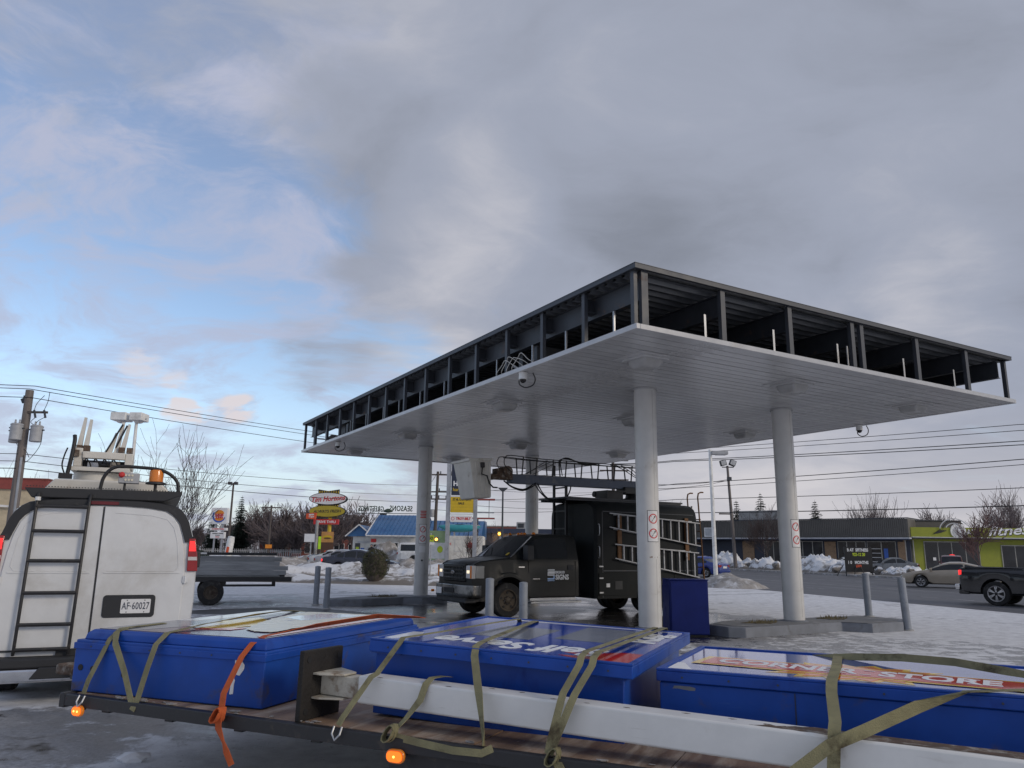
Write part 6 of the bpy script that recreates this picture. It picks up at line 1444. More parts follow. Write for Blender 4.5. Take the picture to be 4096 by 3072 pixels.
for k, z in enumerate((4.34, 4.16)): MB().prism(ragged([(-.22, -.05), (.22, -.04), (.2, .05), (-.2, .04)], .03, 6, 70 + k), 'y', -.106, -.1005).build('worn_lettering', 'sign_white', t).location = (0, 0, z)
MB().cyl((.5, .0, 0), (.5, .0, 3.9), .13, .12, 10).build('post', 'concrete', t, smooth=True)
t = thing('menu_banner', 'tall banner picturing a sandwich on the foot of the coffee shop sign', 'banner', (-14.95, 64.0, 0)); MB().bx(-.5, .5, -.04, .04, 1.25, 3.0).build('panel', 'sign_brown', t); MB().bx(-.5, .5, -.047, -.0405, 2.15, 3.0).build('print', 'sign_bun', t)
MB().prism([(x, z * .55) for x, z in disc(20, .40, .30)], 'y', -.055, -.0475).build('sandwich_print', 'sign_yellow', t).location = (.0, 0, 2.55); MB().prism(disc(16, .3, .07), 'y', -.058, -.0555).build('sandwich_print', 'sign_brown', t).location = (0, 0, 2.48); MB().prism(disc(16, .22, .09), 'y', -.047, -.0405).build('oval_print', 'sign_redorange', t).location = (0, 0, 1.42)
MB().bx(-.05, .05, .041, .1, 0, 2.9).build('post', 'sign_yellow', t)
# brick school
t = thing('brick_school', 'long red brick school with rows of windows behind the bare trees', 'building', (-36, 118, 0), R(-3))
MB().bx(0, 14.2, 0, 12, 0, 5.4).build('wall', 'brick_red', t); MB().bx(-2.5, -.002, 2, 12, 0, 4.6).build('wing_wall', 'brick_red', t); MB().bx(-.1, 14.3, -.1, 12.1, 5.402, 5.6).build('coping', 'concrete', t); MB().bx(10.2, 11.6, 4, 5.4, 5.602, 6.9).build('chimney', 'concrete', t)
for i in range(6):
    for z in (.9, 3.1):
        x = .8 + i * 2.2; w_ = MB().bx(x, x + 1.6, -.05, .05, z, z + 1.5).build('window', 'trim_white', t); MB().bx(x + .06, x + .77, -.06, -.051, z + .07, z + 1.43).bx(x + .83, x + 1.54, -.06, -.051, z + .07, z + 1.43).build('pane', 'dark_window', w_)
for i in range(6):
    x = -40 + i * 2.2; o = thing('fence_panel', ('first', 'second', 'third', 'fourth', 'fifth', 'last')[i] + ' pale picket fence section before the bare grove, counting from the burger sign', 'fence', (x, 101, 0), 0, 'fence panels in front of the bare grove')
    for k in range(9): MB().bx(.1 + k * .24, .2 + k * .24, 0, .04, .2, 1.5).build('picket', 'concrete', o)
    MB().bx(0, 2.2, .041, .09, .5, .6).bx(0, 2.2, .041, .09, 1.2, 1.3).build('rail', 'concrete', o)
t = thing('white_board_sign', 'blank white notice board on a post in front of the school', 'sign', (-22.4, 88, 0)); MB().bx(-.75, .75, -.06, .06, 2.35, 3.25).build('panel', 'sign_white', t); MB().bx(-.06, .06, .061, .16, 0, 3.2).build('post', 'galv', t)
# garage with blue roof
gb = thing('garage_building', 'white oil-change garage with bright blue gabled metal roof', 'building', (-15.4, 75, 0), R(-4))
MB().bx(0, 2.0, 1.2, 6, 0, 2.85).build('wall', 'wall_white', gb); MB().bx(2.001, 6.85, 0, 8, 0, 2.95).build('wall', 'wall_white', gb)
def gable_roof(x0, x1, y0, y1, ze, zr, axis, name='roof', ribs=True):
    b = MB()
    if axis == 'x':
        ym = (y0 + y1) / 2
        for (ya, yb) in ((y0, ym), (y1, ym)):
            n = max(2, int((x1 - x0) / .4)); 
            for k in range(n):
                xa = x0 + (x1 - x0) * k / n; xb = x0 + (x1 - x0) * (k + 1) / n
                b.add([(xa, ya, ze), (xb - .03, ya, ze), (xb - .03, yb, zr), (xa, yb, zr), (xb - .03, ya, ze + .04), (xb, ya, ze + .04), (xb, yb, zr + .04), (xb - .03, yb, zr + .04)], [(0, 1, 2, 3), (4, 5, 6, 7), (1, 4, 7, 2)])
                b.add([(xb, ya, ze), (xb, ya, ze + .04), (xb, yb, zr + .04), (xb, yb, zr)], [(0, 1, 2, 3)])
    return b.build(name, 'roof_blue', gb)
gable_roof(1.7, 7.0, -.6, 8.6, 2.97, 5.05, 'x')
MB().prism([(-.4, 2.99), (8.4, 2.99), (4.0, 4.98)], 'x', 2.0, 2.1).build('gable', 'roof_blue', gb)
MB().bar((1.72, -.62, 2.95), (1.72, 4, 5.04), .12, .12).bar((1.72, 8.62, 2.95), (1.72, 4, 5.04), .12, .12).bx(1.75, 7.0, -.68, -.6, 2.86, 2.97).build('barge_board', 'trim_white', gb)
MB().bx(2.0, 2.4, -.01, .0, 0, .01).build('threshold', 'concrete', gb)
# small front gable facing the viewer
b = MB(); b.add([(-.6, .6, 2.86), (.7, .6, 3.95), (.7, 4.5, 3.95), (-.6, 4.5, 2.86)], [(0, 1, 2, 3)]); b.add([(2.1, .6, 2.86), (.7, .6, 3.95), (.7, 4.5, 3.95), (2.1, 4.5, 2.86)], [(0, 1, 2, 3)]); b.build('porch_roof', 'roof_blue', gb)
MB().prism([(-.5, 2.87), (2.0, 2.87), (.7, 3.90)], 'y', .95, 1.05).build('porch_gable', 'roof_blue', gb)
MB().bar((-.62, .58, 2.84), (.7, .58, 3.97), .1, .1).bar((2.12, .58, 2.84), (.7, .58, 3.97), .1, .1).build('barge_board', 'trim_white', gb)
MB().bx(.25, .75, 1.17, 1.2, .1, 2.2).build('door', 'door_dark', gb); MB().bx(1.25, 1.5, 1.17, 1.2, 1.0, 1.5).build('poster', 'sign_lime', gb)
for x0, x1 in ((3.2, 4.8), (5.2, 6.7)):
    d = MB().bx(x0, x1, -.02, .05, .0, 2.35).build('garage_door', 'trim_white', gb); MB().bx(x0 + .1, x1 - .1, -.03, -.021, 0, 2.25).build('opening', 'dark_void', d)
for x, w, z0, z1, m in ((1.0, .34, 1.15, 1.75, 'sign_bluebk'), (1.6, .36, 1.1, 1.8, 'letter_grey'), (.5, .3, 1.2, 1.85, 'sign_lime'), (2.5, .25, 1.2, 2.1, 'dark_window')): MB().bx(x - w / 2, x + w / 2, 1.15 if x < 2 else -.04, 1.199 if x < 2 else .0, z0, z1).build('wall_poster', m, gb)
MB().bx(2.1, 2.6, -.06, -.001, 2.3, 2.62).build('red_wall_sign', 'sign_red', gb)
MB().bx(.5, 1.7, 1.15, 1.199, 2.2, 2.42).build('wall_lettering', 'letter_grey', gb)
MB().bx(2.03, 2.09, 3.6, 4.4, 4.1, 4.5).build('vent', 'transformer', gb)
wg = thing('garage_wing', 'lower white wing of the blue-roofed garage, partly behind the hardware sign', 'building', (-8.75, 75.0, 0), R(-2))
MB().bx(.45, 5.9, 0, 6, 0, 2.75).build('wall', 'wall_white', wg)
b = MB()
for k in range(13): b.add([(.35 + k * .44, -.5, 2.86), (.74 + k * .44, -.5, 2.86), (.74 + k * .44, 3.4, 4.55), (.35 + k * .44, 3.4, 4.55)], [(0, 1, 2, 3)]).bx(.74 + k * .44, .78 + k * .44, -.5, -.46, 2.86, 2.92)
b.build('roof', 'roof_blue', wg); MB().bx(.35, 6.1, -.56, -.5, 2.76, 2.87).build('gutter', 'trim_white', wg); MB().bx(.35, 6.1, 3.41, 6.2, 2.76, 4.54).build('roof_ridge', 'roof_blue', wg)
MB().bx(1.2, 1.8, -.02, .0, .3, 2.1).build('door', 'door_dark', wg)
ro = thing('roof_letters', 'holiday greeting letters seen from behind along the blue roof ridge', 'letters', (-12.3, 77.0, 0), R(-4))
text("SEASONS", .74, 'lettering', 'ornament', ro, frame((1.45, -.0, 5.60), (-1, 0, .02), (0, 0, 1)), .05, .012, sx=.70, spacing=1.1)
text("GREETINGS", .74, 'lettering', 'ornament', ro, frame((-1.55, .0, 5.55), (-1, 0, .02), (0, 0, 1)), .05, .012, sx=.62, spacing=1.1)
MB().bx(-3.2, 3.0, -.03, .03, 5.10, 5.16).build('letter_rail', 'ornament', ro)
MB().lathe([(.1, 0), (.5, .1), (.4, .25), (.1, .4)], 12).build('wreath', 'ornament', ro).location = (.15, 0, 5.2)
t = thing('roof_vent', 'black roof vents behind the blue garage gable', 'vent', (-13.3, 80, 0)); MB().cyl((0, 0, 4.2), (0, 0, 4.75), .3, n=14).build('drum', 'black_steel', t, smooth=True); MB().cyl((.2, 0, 4.9), (.2, 0, 5.3), .36, n=14).cyl((.1, 0, 0), (.1, 0, 4.9), .1).build('cowl', 'black_steel', t, smooth=True)
# mid utility pole
t = thing('utility_pole', 'slim utility pole with double crossarms beside the hardware sign', 'utility pole', (-6.75, 70, 0)); b = MB(); b.tube([(-.05, 0, 0), (.1, 0, 8.65)], [.17, .12], 12); b.build('pole', 'wood_pole_dark', t, smooth=True)
for z, x0, x1 in ((8.3, -.7, 1.4), (6.75, -.7, 1.25), (6.1, -.5, 1.0)):
    MB().bx(x0, x1, -.06, .06, z, z + .12).build('cross_arm', 'wood_pole_dark', t)
    for x in (x0 + .1, (x0 + x1) / 2, x1 - .1): MB().cyl((x, 0, z + .12), (x, 0, z + .38), .05, n=8).build('insulator', 'steel_grey', t)
MB().lathe([(.2, 4.55), (.22, 4.6), (.22, 5.2), (.15, 5.25)], 14).build('transformer', 'transformer', t, smooth=True).location = (-.3, 0, 0)
# hardware store pylon
hs = thing('hardware_sign', 'tall two-post hardware store sign with navy panel, yellow letter board and red-lettered panel', 'sign', (-3.12, 50, 0))
for x in (-.90, .86): MB().bx(x - .13, x + .13, -.13, .13, 0, 7.4).build('post', 'galv', hs, bevel=.01)
MB().bx(-.72, .70, -.18, .18, 5.15, 7.35).build('navy_panel', 'sign_navy', hs, bevel=.01)
MB().prism(rrect(.56, 1.0, .2), 'y', -.20, -.1805).build('emblem', 'sign_yellow', hs).location = (-.08, 0, 6.75); MB().prism(rrect(.40, .84, .14), 'y', -.212, -.2005).build('emblem_red', 'sign_red', hs).location = (-.08, 0, 6.75); MB().prism([(-.12, -.28), (-.04, -.28), (-.04, .0), (.06, .0), (.06, -.28), (.14, -.28), (.14, .28), (.06, .28), (.06, .08), (-.04, .08), (-.04, .28), (-.12, .28)], 'y', -.218, -.2125).build('emblem_letter', 'letter_white', hs).location = (-.08, 0, 6.75)
text('Home', .42, 'lettering', 'letter_white', hs, frame((-.60, -.184, 5.86), (1, 0, 0), (0, 0, 1)), .003, .018, align='LEFT'); text('hardware', .30, 'lettering', 'sign_yellow', hs, frame((-.62, -.184, 5.48), (1, 0, 0), (0, 0, 1)), .003, .004, align='LEFT')
MB().bx(-.76, .74, -.16, .16, 5.02, 5.12).build('white_bar', 'sign_white', hs); MB().bx(-.74, .72, -.18, .18, 4.03, 5.0).build('letter_board', 'sign_yellow', hs, bevel=.01)
for k in range(4): MB().bx(-.74, .72, -.188, -.1805, 4.16 + k * .2, 4.17 + k * .2).build('letter_track', 'sign_olive', hs)
text('ST HL CHA NSAW', .185, 'lettering', 'letter_black', hs, frame((.0, -.186, 4.85), (1, 0, 0), (0, 0, 1)), .003, .007, sx=.80); text('SALE', .185, 'lettering', 'letter_black', hs, frame((-.05, -.186, 4.60), (1, 0, 0), (0, 0, 1)), .003, .007, sx=.95)
MB().bx(-.76, .70, -.16, .16, 3.90, 3.98).build('white_bar', 'sign_white', hs); MB().bx(-.72, .68, -.18, .18, 3.42, 3.85).build('lower_panel', 'sign_white', hs, bevel=.01)
text('TROY-BILT', .22, 'lettering', 'letter_red', hs, frame((.10, -.184, 3.63), (1, 0, 0), (0, 0, 1)), .003, .010, .15, sx=.88)
b = MB(); rg = disc(18, .11, .11); b.prism(rg, 'y', -.187, -.1805); o = b.build('ring', 'letter_red', hs); o.location = (-.57, 0, 3.63); MB().prism(disc(18, .08, .08), 'y', -.190, -.1875).build('ring_centre', 'sign_white', hs).location = (-.57, 0, 3.63)
MB().bx(-1.3, -.45, -.35, .35, 0, .62).bx(.45, 1.25, -.35, .35, 0, .62).build('footing', 'concrete', hs, bevel=.03)
for x in (-1.1, -.7): MB().cyl((x, -.2, .62), (x, -.2, .8), .03, n=6).build('anchor_bolt', 'black_steel', hs)
t = thing('steel_sign_frame', 'empty reddish steel sign frame beside the hardware sign', 'sign frame', (-2.05, 60, 0))
for z, h in ((5.45, .14), (4.02, .12)): MB().bx(-.95, .85, -.08, .08, z, z + h).build('beam', 'red_band', t)
MB().bx(-.9, .8, -.05, .05, 4.48, 4.56).build('beam', 'galv', t)
for x in (-.72, .4): MB().bx(x - .02, x + .02, -.03, .03, 4.14, 5.45).build('rod', 'steel_grey', t)
MB().bx(-.6, -.4, -.1, .1, 0, 4.02).build('post', 'steel_grey', t)
t = thing('lamp_post', 'dark lamp post with a T-shaped head behind the bucket hoses', 'lamp post', (-.65, 65, 0)); MB().cyl((0, 0, 0), (0, 0, 6.6), .1, .07, 10).build('pole', 'steel_grey', t, smooth=True); MB().prism([(-.1, 6.55), (.1, 6.55), (.42, 6.85), (-.42, 6.85)], 'y', -.2, .2).build('lamp_head', 'steel_grey', t)
t = thing('flashing_beacon', 'amber flashing lamp on a thin post in front of the brown brick building', 'signal', (-.86, 68, 0)); MB().cyl((.12, 0, 0), (.12, 0, 3.2), .05, n=8).build('post', 'galv', t); MB().bx(-.22, .06, -.05, .12, 2.9, 3.3).build('housing', 'sign_yellow', t, bevel=.02); MB().cyl((-.08, -.06, 3.1), (-.08, -.051, 3.1), .12, n=14).build('lamp', 'amber_hot', t); MB().bx(-.05, .12, -.05, .05, 2.5, 2.85).build('plate', 'sign_white', t)
t = thing('speed_sign', 'lime green speed 40 sign with an amber flashing lamp beside it', 'sign', (-4.55, 45, 0)); MB().bx(-.21, .17, -.02, .02, 2.12, 2.48).build('panel', 'sign_lime', t); text('40', .27, 'lettering', 'letter_black', t, frame((-.02, -.023, 2.30), (1, 0, 0), (0, 0, 1)), .002, .006); MB().cyl((0, .05, 0), (0, .05, 2.6), .035, n=8).build('post', 'galv', t)
MB().bx(.2, .42, -.05, .05, 2.12, 2.38).build('lamp_housing', 'black_plastic', t, bevel=.02); MB().cyl((.31, -.056, 2.25), (.31, -.051, 2.25), .085, n=14).build('lamp', 'amber_hot', t); MB().bx(-.2, .2, -.02, .02, 1.95, 2.08).build('lower_plate', 'sign_white', t)
t = thing('poster_board', 'pale green poster board on two posts behind the speed sign', 'sign', (-5.55, 60, 0)); MB().bx(-.9, .95, -.05, .05, .9, 3.1).build('panel', 'sign_palegreen', t); MB().bx(-.75, .8, -.06, -.051, 1.0, 2.2).build('print', 'poly_white', t); MB().prism(disc(16, .22, .26), 'y', -.068, -.0605).build('print', 'sign_lime', t).location = (.2, 0, 1.7); MB().bx(-.8, -.7, .051, .1, 0, 3.2).bx(.75, .85, .051, .1, 0, 3.2).build('post', 'galv', t)
# white enclosed trailer with kayak on top
t = thing('cargo_trailer', 'white enclosed trailer with red leaf emblem parked behind the hardware sign', 'trailer', (-4.75, 59, 0)); MB().bx(0, 2.75, 0, 4, .55, 2.72).build('body', 'wall_white', t, bevel=.04); MB().bx(-.01, 2.76, -.02, 4.02, .42, .549).build('chassis', 'black_steel', t)
lf = [(0, .5), (.1, .3), (.25, .35), (.2, .1), (.42, .12), (.3, -.1), (.35, -.2), (.05, -.2), (.03, -.45), (-.03, -.45), (-.05, -.2), (-.35, -.2), (-.3, -.1), (-.42, .12), (-.2, .1), (-.25, .35), (-.1, .3)]
MB().prism([(x * .7, z * .7) for x, z in lf], 'y', -.012, -.0005).build('leaf_emblem', 'sign_red', t).location = (1.75, 0, 2.0); MB().bx(1.4, 2.1, -.008, -.0005, 1.45, 1.52).build('stripe', 'letter_grey', t); text('H', .3, 'lettering', 'letter_red', t, frame((.22, -.004, 2.1), (1, 0, 0), (0, 0, 1)), .003, .005)
MB().prism(rrect(.62, .9, .12), 'y', -.01, -.0005).build('hatch', 'letter_grey', t).location = (.85, 0, 2.0); MB().prism(rrect(.56, .84, .1), 'y', -.014, -.0105).build('hatch_face', 'wall_white', t).location = (.85, 0, 2.0)
for y in (1.2, 2.0):
    for x in (.15, 2.6): wheel(t, x, y, .33, .22, .2, 'rusty_wheel', 1, 0).rotation_euler = (0, 0, pi / 2 * (1 if x < 1 else -1))
for x in (.5, 2.2): MB().bx(x - .04, x + .04, .1, .9, 2.721, 3.02).build('kayak_cradle', 'galv', t)
k = MB(); sc_ = []
for i in range(15):
    f = i / 14; x = -1.65 + 3.3 * f; w = .36 * (1 - abs(2 * f - 1) ** 2.6) + .015; hh = .27 * (1 - abs(2 * f - 1) ** 3) + .03; lift = .16 * abs(2 * f - 1) ** 3
    sc_.append([(x, w * cos(a), hh * sin(a) + lift) for a in [2 * pi * q / 12 for q in range(12)]])
k.loft(sc_); ko = thing('kayak', 'teal kayak carried upright on the white enclosed trailer', 'kayak', (-3.85, 59.5, 3.29)); k.build('hull', 'kayak_teal', ko, smooth=True); MB().prism(disc(16, .4, .2), 'z', .26, .29).build('cockpit', 'black_plastic', ko); MB().bx(.85, 1.5, -.15, .15, .22, .26).build('deck_panel', 'poly_white', ko)
t = thing('brick_shop', 'low brown brick shop with dark parapet and rooftop unit', 'building', (-1.9, 84, 0)); MB().bx(0, 6.2, 0, 8, 0, 3.5).build('wall', 'brick_brown', t); MB().bx(-2, -.002, .4, 8, 0, 3.5).build('side_wall', 'clad_grey', t); MB().bx(-2.1, 6.9, -.15, 8, 3.502, 4.0).build('parapet', 'fascia_navy', t); u_ = MB().bx(2.6, 3.9, 1, 2, 4.002, 4.75).build('rooftop_unit', 'transformer', t, bevel=.03); MB().bx(2.75, 3.4, .97, .999, 4.15, 4.6).build('unit_grille', 'steel_grey', u_); MB().bx(6.201, 9, .3, 8, 0, 3.5).build('side_wall', 'clad_grey', t)
t = thing('brick_hall', 'long flat red brick building above the brown brick shop', 'building', (-4.4, 106, 0)); MB().bx(0, 7.3, 0, 10, 0, 4.85).build('wall', 'brick_red', t); MB().bx(-.05, 7.35, -.06, 10, 4.852, 4.98).build('coping', 'concrete', t)
for i in range(4): w_ = MB().bx(.5 + i * 1.7, 1.7 + i * 1.7, -.05, .05, 3.6, 4.25).build('window', 'trim_white', t); MB().bx(.56 + i * 1.7, 1.64 + i * 1.7, -.06, -.051, 3.66, 4.19).build('pane', 'dark_window', w_)
bare_tree('small bare tree in front of the white enclosed trailer', (-2.85, 56, 0), 91, 3.6, .7, 4, .09, first=.3)
bare_tree('small bare tree behind the empty steel sign frame', (-1.3, 72, 0), 92, 4.6, .7, 3, .1, 'twig_far')
# ================================================================== shrub
def shrub():
    r_ = random.Random(4); t = thing('shrub', 'round clipped evergreen shrub standing in the snow past the bollards', 'shrub', (-6.52, 38.2, 0)); b = MB()
    for i in range(5200):
        a = r_.random() * 6.283; u_ = r_.uniform(-.92, 1); rr = (.80 + .2 * r_.random() ** .4); s = (1 - abs(u_) ** 2.6) ** .5
        w = .64 * (1 if u_ > -.2 else 1 - .40 * ((-.2 - u_) / .8) ** 1.3) * (1 + .07 * sin(5 * a + 3 * u_) + .06 * sin(11 * a - 7 * u_)) * (1.12 if r_.random() < .06 else 1)
        c = V((w * rr * s * cos(a), w * rr * s * sin(a), .86 + .80 * rr * u_)); n = V((cos(a) * s, sin(a) * s, u_)); q = n.orthogonal().normalized(); q.rotate(Matrix.Rotation(r_.random() * 6.28, 3, n)); e = n.cross(q); L = r_.uniform(.03, .065)
        b.add([c - q * L * .4, c + e * L * .8 + n * L * r_.uniform(.2, 1.1), c + q * L * .4, c - e * L * .3], [(0, 1, 2, 3)])
    b.build('foliage', 'shrub_leaf', t)
    m = MB()
    for k in range(7): a = k * .9; m.tube([(.04 * cos(a), .04 * sin(a), -.05), (.12 * cos(a), .12 * sin(a), .35), (.2 * cos(a), .2 * sin(a), .8)], [.03, .024, .012], 6)
    m.build('stem', 'bark', t); 
    co = MB(); co.lathe([(.25, .12), (.42, .3), (.54, .6), (.58, .9), (.46, 1.2), (.3, 1.4), (.02, 1.46)], 16); co.build('inner_twigs', 'bark', t, smooth=True)
shrub()
# ================================================================== person in front of the garage
def person():
    t = thing('person', 'person in a dark jacket walking past the garage wall', 'person', (-11.75, 66.5, .25))
    J = {'hip': ((0, 0, .95), .17), 'chest': ((0, .02, 1.35), .2), 'neck': ((0, .02, 1.55), .07), 'head': ((0, -.02, 1.68), .105), 'top': ((0, -.01, 1.76), .08), 'ls': ((-.21, .02, 1.45), .09), 'le': ((-.27, -.02, 1.18), .065), 'lh': ((-.24, -.14, .98), .05), 'rs': ((.21, .02, 1.45), .09), 're': ((.27, .06, 1.18), .065), 'rh': ((.26, .02, .95), .05), 'lk': ((-.1, -.08, .5), .085), 'la': ((-.1, -.16, .08), .06), 'lt': ((-.1, -.30, .04), .045), 'rk': ((.1, .05, .5), .085), 'ra': ((.1, .18, .10), .06), 'rt': ((.1, .06, .04), .045)}
    E_ = [('hip', 'chest'), ('chest', 'neck'), ('neck', 'head'), ('head', 'top'), ('chest', 'ls'), ('ls', 'le'), ('le', 'lh'), ('chest', 'rs'), ('rs', 're'), ('re', 'rh'), ('hip', 'lk'), ('lk', 'la'), ('la', 'lt'), ('hip', 'rk'), ('rk', 'ra'), ('ra', 'rt')]
    ks = list(J); me = bpy.data.meshes.new('body'); me.from_pydata([J[k][0] for k in ks], [(ks.index(a), ks.index(b_)) for a, b_ in E_], [])
    o = bpy.data.objects.new('body', me); C.objects.link(o); o.parent = t; me.materials.append(M['cloth_dark'])
    me.skin_vertices if me.skin_vertices else None
    md = o.modifiers.new('skin', 'SKIN')
    sv = me.skin_vertices[0].data if me.skin_vertices else None
    if sv is None:
        bm = bmesh.new(); bm.from_mesh(me); lay = bm.verts.layers.skin.verify(); bm.to_mesh(me); bm.free(); sv = me.skin_vertices[0].data
    for i, k in enumerate(ks): sv[i].radius = (J[k][1], J[k][1]); sv[i].use_root = k == 'hip'
    sb = o.modifiers.new('sub', 'SUBSURF'); sb.levels = 1; sb.render_levels = 1
    f = MB(); f.lathe([(.02, 1.60), (.085, 1.63), (.10, 1.69), (.085, 1.75), (.02, 1.78)], 12); f.build('face', 'skin', t, smooth=True).location = (0, -.035, 0)
    h = MB(); h.lathe([(.115, 1.68), (.118, 1.73), (.09, 1.79), (.02, 1.82)], 12); h.build('hat', 'cloth_blue', t, smooth=True).location = (0, -.01, 0)
person()
tag_h = thing('road_worker_vest', 'lime green hi-vis marker board standing by the grey post near the coffee sign', 'marker', (-16.9, 70, 0)); MB().bx(-.25, .25, -.05, .05, 1.6, 2.7).build('panel', 'hivis', tag_h); MB().cyl((0, .08, 0), (0, .08, 2.6), .04, n=8).build('post', 'galv', tag_h)
# ================================================================== second flatbed trailer
t = thing('flatbed_trailer', 'weathered grey board-sided trailer with one black tyre showing, behind the van', 'trailer', (-10.71, 22.2, 0), R(22)); 
for k in range(4): MB().bx(-1.5, 4.15 + (.12 if k < 2 else -.08) + .05 * (k % 2), -.05, .02, .86 + k * .13, .985 + k * .13).build('side_board', 'trailer_grey', t)
for k in range(4): MB().bx(-1.5, 4.1, 2.0, 2.07, .86 + k * .13, .985 + k * .13).build('side_board', 'trailer_grey', t)
for k in range(8): MB().bx(-1.45, 4.1, .03 + k * .245, .265 + k * .245, .80, .84).build('deck_board', 'trailer_grey', t)
MB().bx(-1.5, 4.45, -.02, .12, .66, .80).bx(-1.5, 4.45, 1.9, 2.04, .66, .80).build('frame_beam', 'black_steel', t); MB().bx(2.6, 4.0, .1, .2, .52, .58).bx(2.4, 2.6, .1, .2, .52, .66).bx(3.9, 4.0, .1, .2, .52, .66).build('ramp_bracket', 'black_steel', t)
for y, o_ in ((.08, -1), (1.95, 1)): wheel(t, 2.2, y, .36, .24, .2, 'rusty_wheel', o_, 0)
MB().bx(-1.5, 1.6, .2, 1.9, 1.38, 1.45).bx(1.0, 4.0, .4, 1.0, 1.42, 1.50).build('tarp_cover', 'black_plastic', t); MB().bar((-1.5, .1, 1.47), (2.0, .1, 1.47), .08, .05).bar((1.2, .0, 1.42), (2.6, .0, 1.15), .09, .05).build('loose_pole', 'trim_white', t)
MB().bx(-2.6, -1.5, .9, 1.1, .6, .72).build('drawbar', 'black_steel', t)
hd = thing('dark_bush', 'low dark bush behind the grey trailer', 'bush', (-19.5, 46, 0))
b = MB(); r_ = random.Random(8)
for i in range(900):
    a = r_.random() * 6.28; u_ = r_.random(); rr = r_.uniform(.7, 1); c = V((1.9 * rr * sqrt(1 - u_ * u_) * cos(a), .8 * rr * sqrt(1 - u_ * u_) * sin(a), 1.0 + .65 * u_ * rr)); q = V((r_.uniform(-1, 1), r_.uniform(-1, 1), r_.uniform(-1, 1))).normalized() * .12; e = q.orthogonal().normalized() * .07; b.add([c - q, c + e, c + q, c - e], [(0, 1, 2, 3)])
b.build('foliage', 'needle', hd); MB().lathe([(1.2, .0), (1.5, .9), (1.2, 1.4), (.2, 1.55)], 14, 0, Matrix.Diagonal((1, .42, 1, 1))).build('inner_twigs', 'bark', hd, smooth=True)
# ================================================================== cars
GP = 'row of parked cars beyond the shrub'
sedan('dark navy sedan at the near end of the parked row, beside the shrub', (-9.85, 52.2, .12), R(-2), 'paint_navy', 5.0, 1.85, 1.5, GP, 'red_glow')
sedan('silver sedan second in the parked row, just past the navy sedan', (-11.25, 55.0, .12), R(0), 'paint_silver', 4.6, 1.78, 1.48, GP)
sedan('white sedan third in the parked row, mostly behind the silver one', (-12.4, 57.7, .12), R(0), 'paint_white', 4.5, 1.76, 1.46, GP)
sedan('teal car at the far end of the parked row', (-13.2, 60.6, .12), R(0), 'paint_teal', 4.5, 1.76, 1.42, GP)
# white capped pickup and white suv by the garage
L = 5.0; x = L / 2
car('parked_truck', 'white capped pickup parked beside the brown snow heap', (-6.9, 66, .40), R(-3), L, 1.95, 1.82, 2.65, .85, 'paint_white', [(x, .85), (x - .1, 1.02), (x - 1.25, 1.12), (x - 1.85, 1.78), (x - 2.2, 1.82), (-x + .25, 1.80), (-x + .05, 1.1), (-x, .8)], [(x, .82), (x - .1, .98), (x - 1.2, 1.08), (-x + .05, 1.06), (-x, .78)], .38, .37, None, 'truck', 'black_steel', 'red_lens', 'white_lens', [(x - 2.55, x - 1.35), (-x + .35, x - 3.05)], (x - 1.85, x - 1.25), (-x + .05, -x + .25), tum=.12)
sedan('white station wagon seen from behind, past the bare tree by the trailer', (-1.55, 62.5, .15), R(60), 'paint_white', 4.5, 1.82, 1.68, None, 'red_lens', suv=True)
# main road traffic
sedan('bright blue sedan driving away on the far lanes, behind the white lamp post', (13.6, 57, 0), R(136), 'paint_blue', 4.4, 1.72, 1.46, 'cars driving on the main road', 'red_lens', name='moving_car')
sedan('tan two-door coupe driving along the far lanes, partly hidden by the black pickup', (24.0, 42.6, 0), R(149), 'paint_tan', 5.0, 1.84, 1.37, 'cars driving on the main road', 'red_lens', 'white_lens', True, 'moving_car', 'alloy')
L = 5.7; x = L / 2
pk = car('pickup_truck', 'black pickup truck with lit tail lamp at the frame edge, on the near lane', (18.80, 26.96, 0), R(-45), L, 2.0, 1.92, 3.55, 1.0, 'paint_black',
    [(x, .95), (x - .1, 1.10), (x - 1.3, 1.20), (x - 1.95, 1.86), (x - 2.3, 1.92), (x - 3.25, 1.92), (x - 3.5, 1.86), (x - 3.62, 1.32), (x - 3.66, 1.27), (-x + .06, 1.27), (-x, 1.0)],
    [(x, .90), (x - .1, 1.06), (x - 1.25, 1.15), (x - 3.6, 1.19), (x - 3.7, 1.22), (-x + .06, 1.22), (-x, .95)], .40, .41, None, 'truck', 'alloy', 'red_glow', 'white_lens', [(x - 2.45, x - 1.35), (x - 3.4, x - 2.52)], (x - 1.95, x - 1.3), (x - 3.62, x - 3.5), tum=.16, taper=.05, spokes=6, wheelw=.26)
MB().bx(-x + .12, x - 3.75, -.82, .82, 1.285, 1.29).build('bed_cover', 'black_plastic', pk)
MB().bx(-x + .06, x - 3.66, .90, .98, 1.272, 1.30).bx(-x + .06, x - 3.66, -.98, -.90, 1.272, 1.30).build('bed_rail', 'black_plastic', pk, bevel=.008)
MB().bx(-x - .12, -x + .02, -.95, .95, .50, .70).build('chrome_bumper', 'chrome', pk, bevel=.02)
for s_ in (1, -1): MB().bx(x - 2.56, x - 2.34, s_ * 1.0 - .02, s_ * 1.0 + .02, 1.02, 1.055).build('chrome_handle', 'chrome', pk, bevel=.008); MB().bx(x - 3.4, x - 1.5, s_ * .98 - .06, s_ * .98 + .06, .42, .47).build('running_board', 'chrome', pk, bevel=.01)
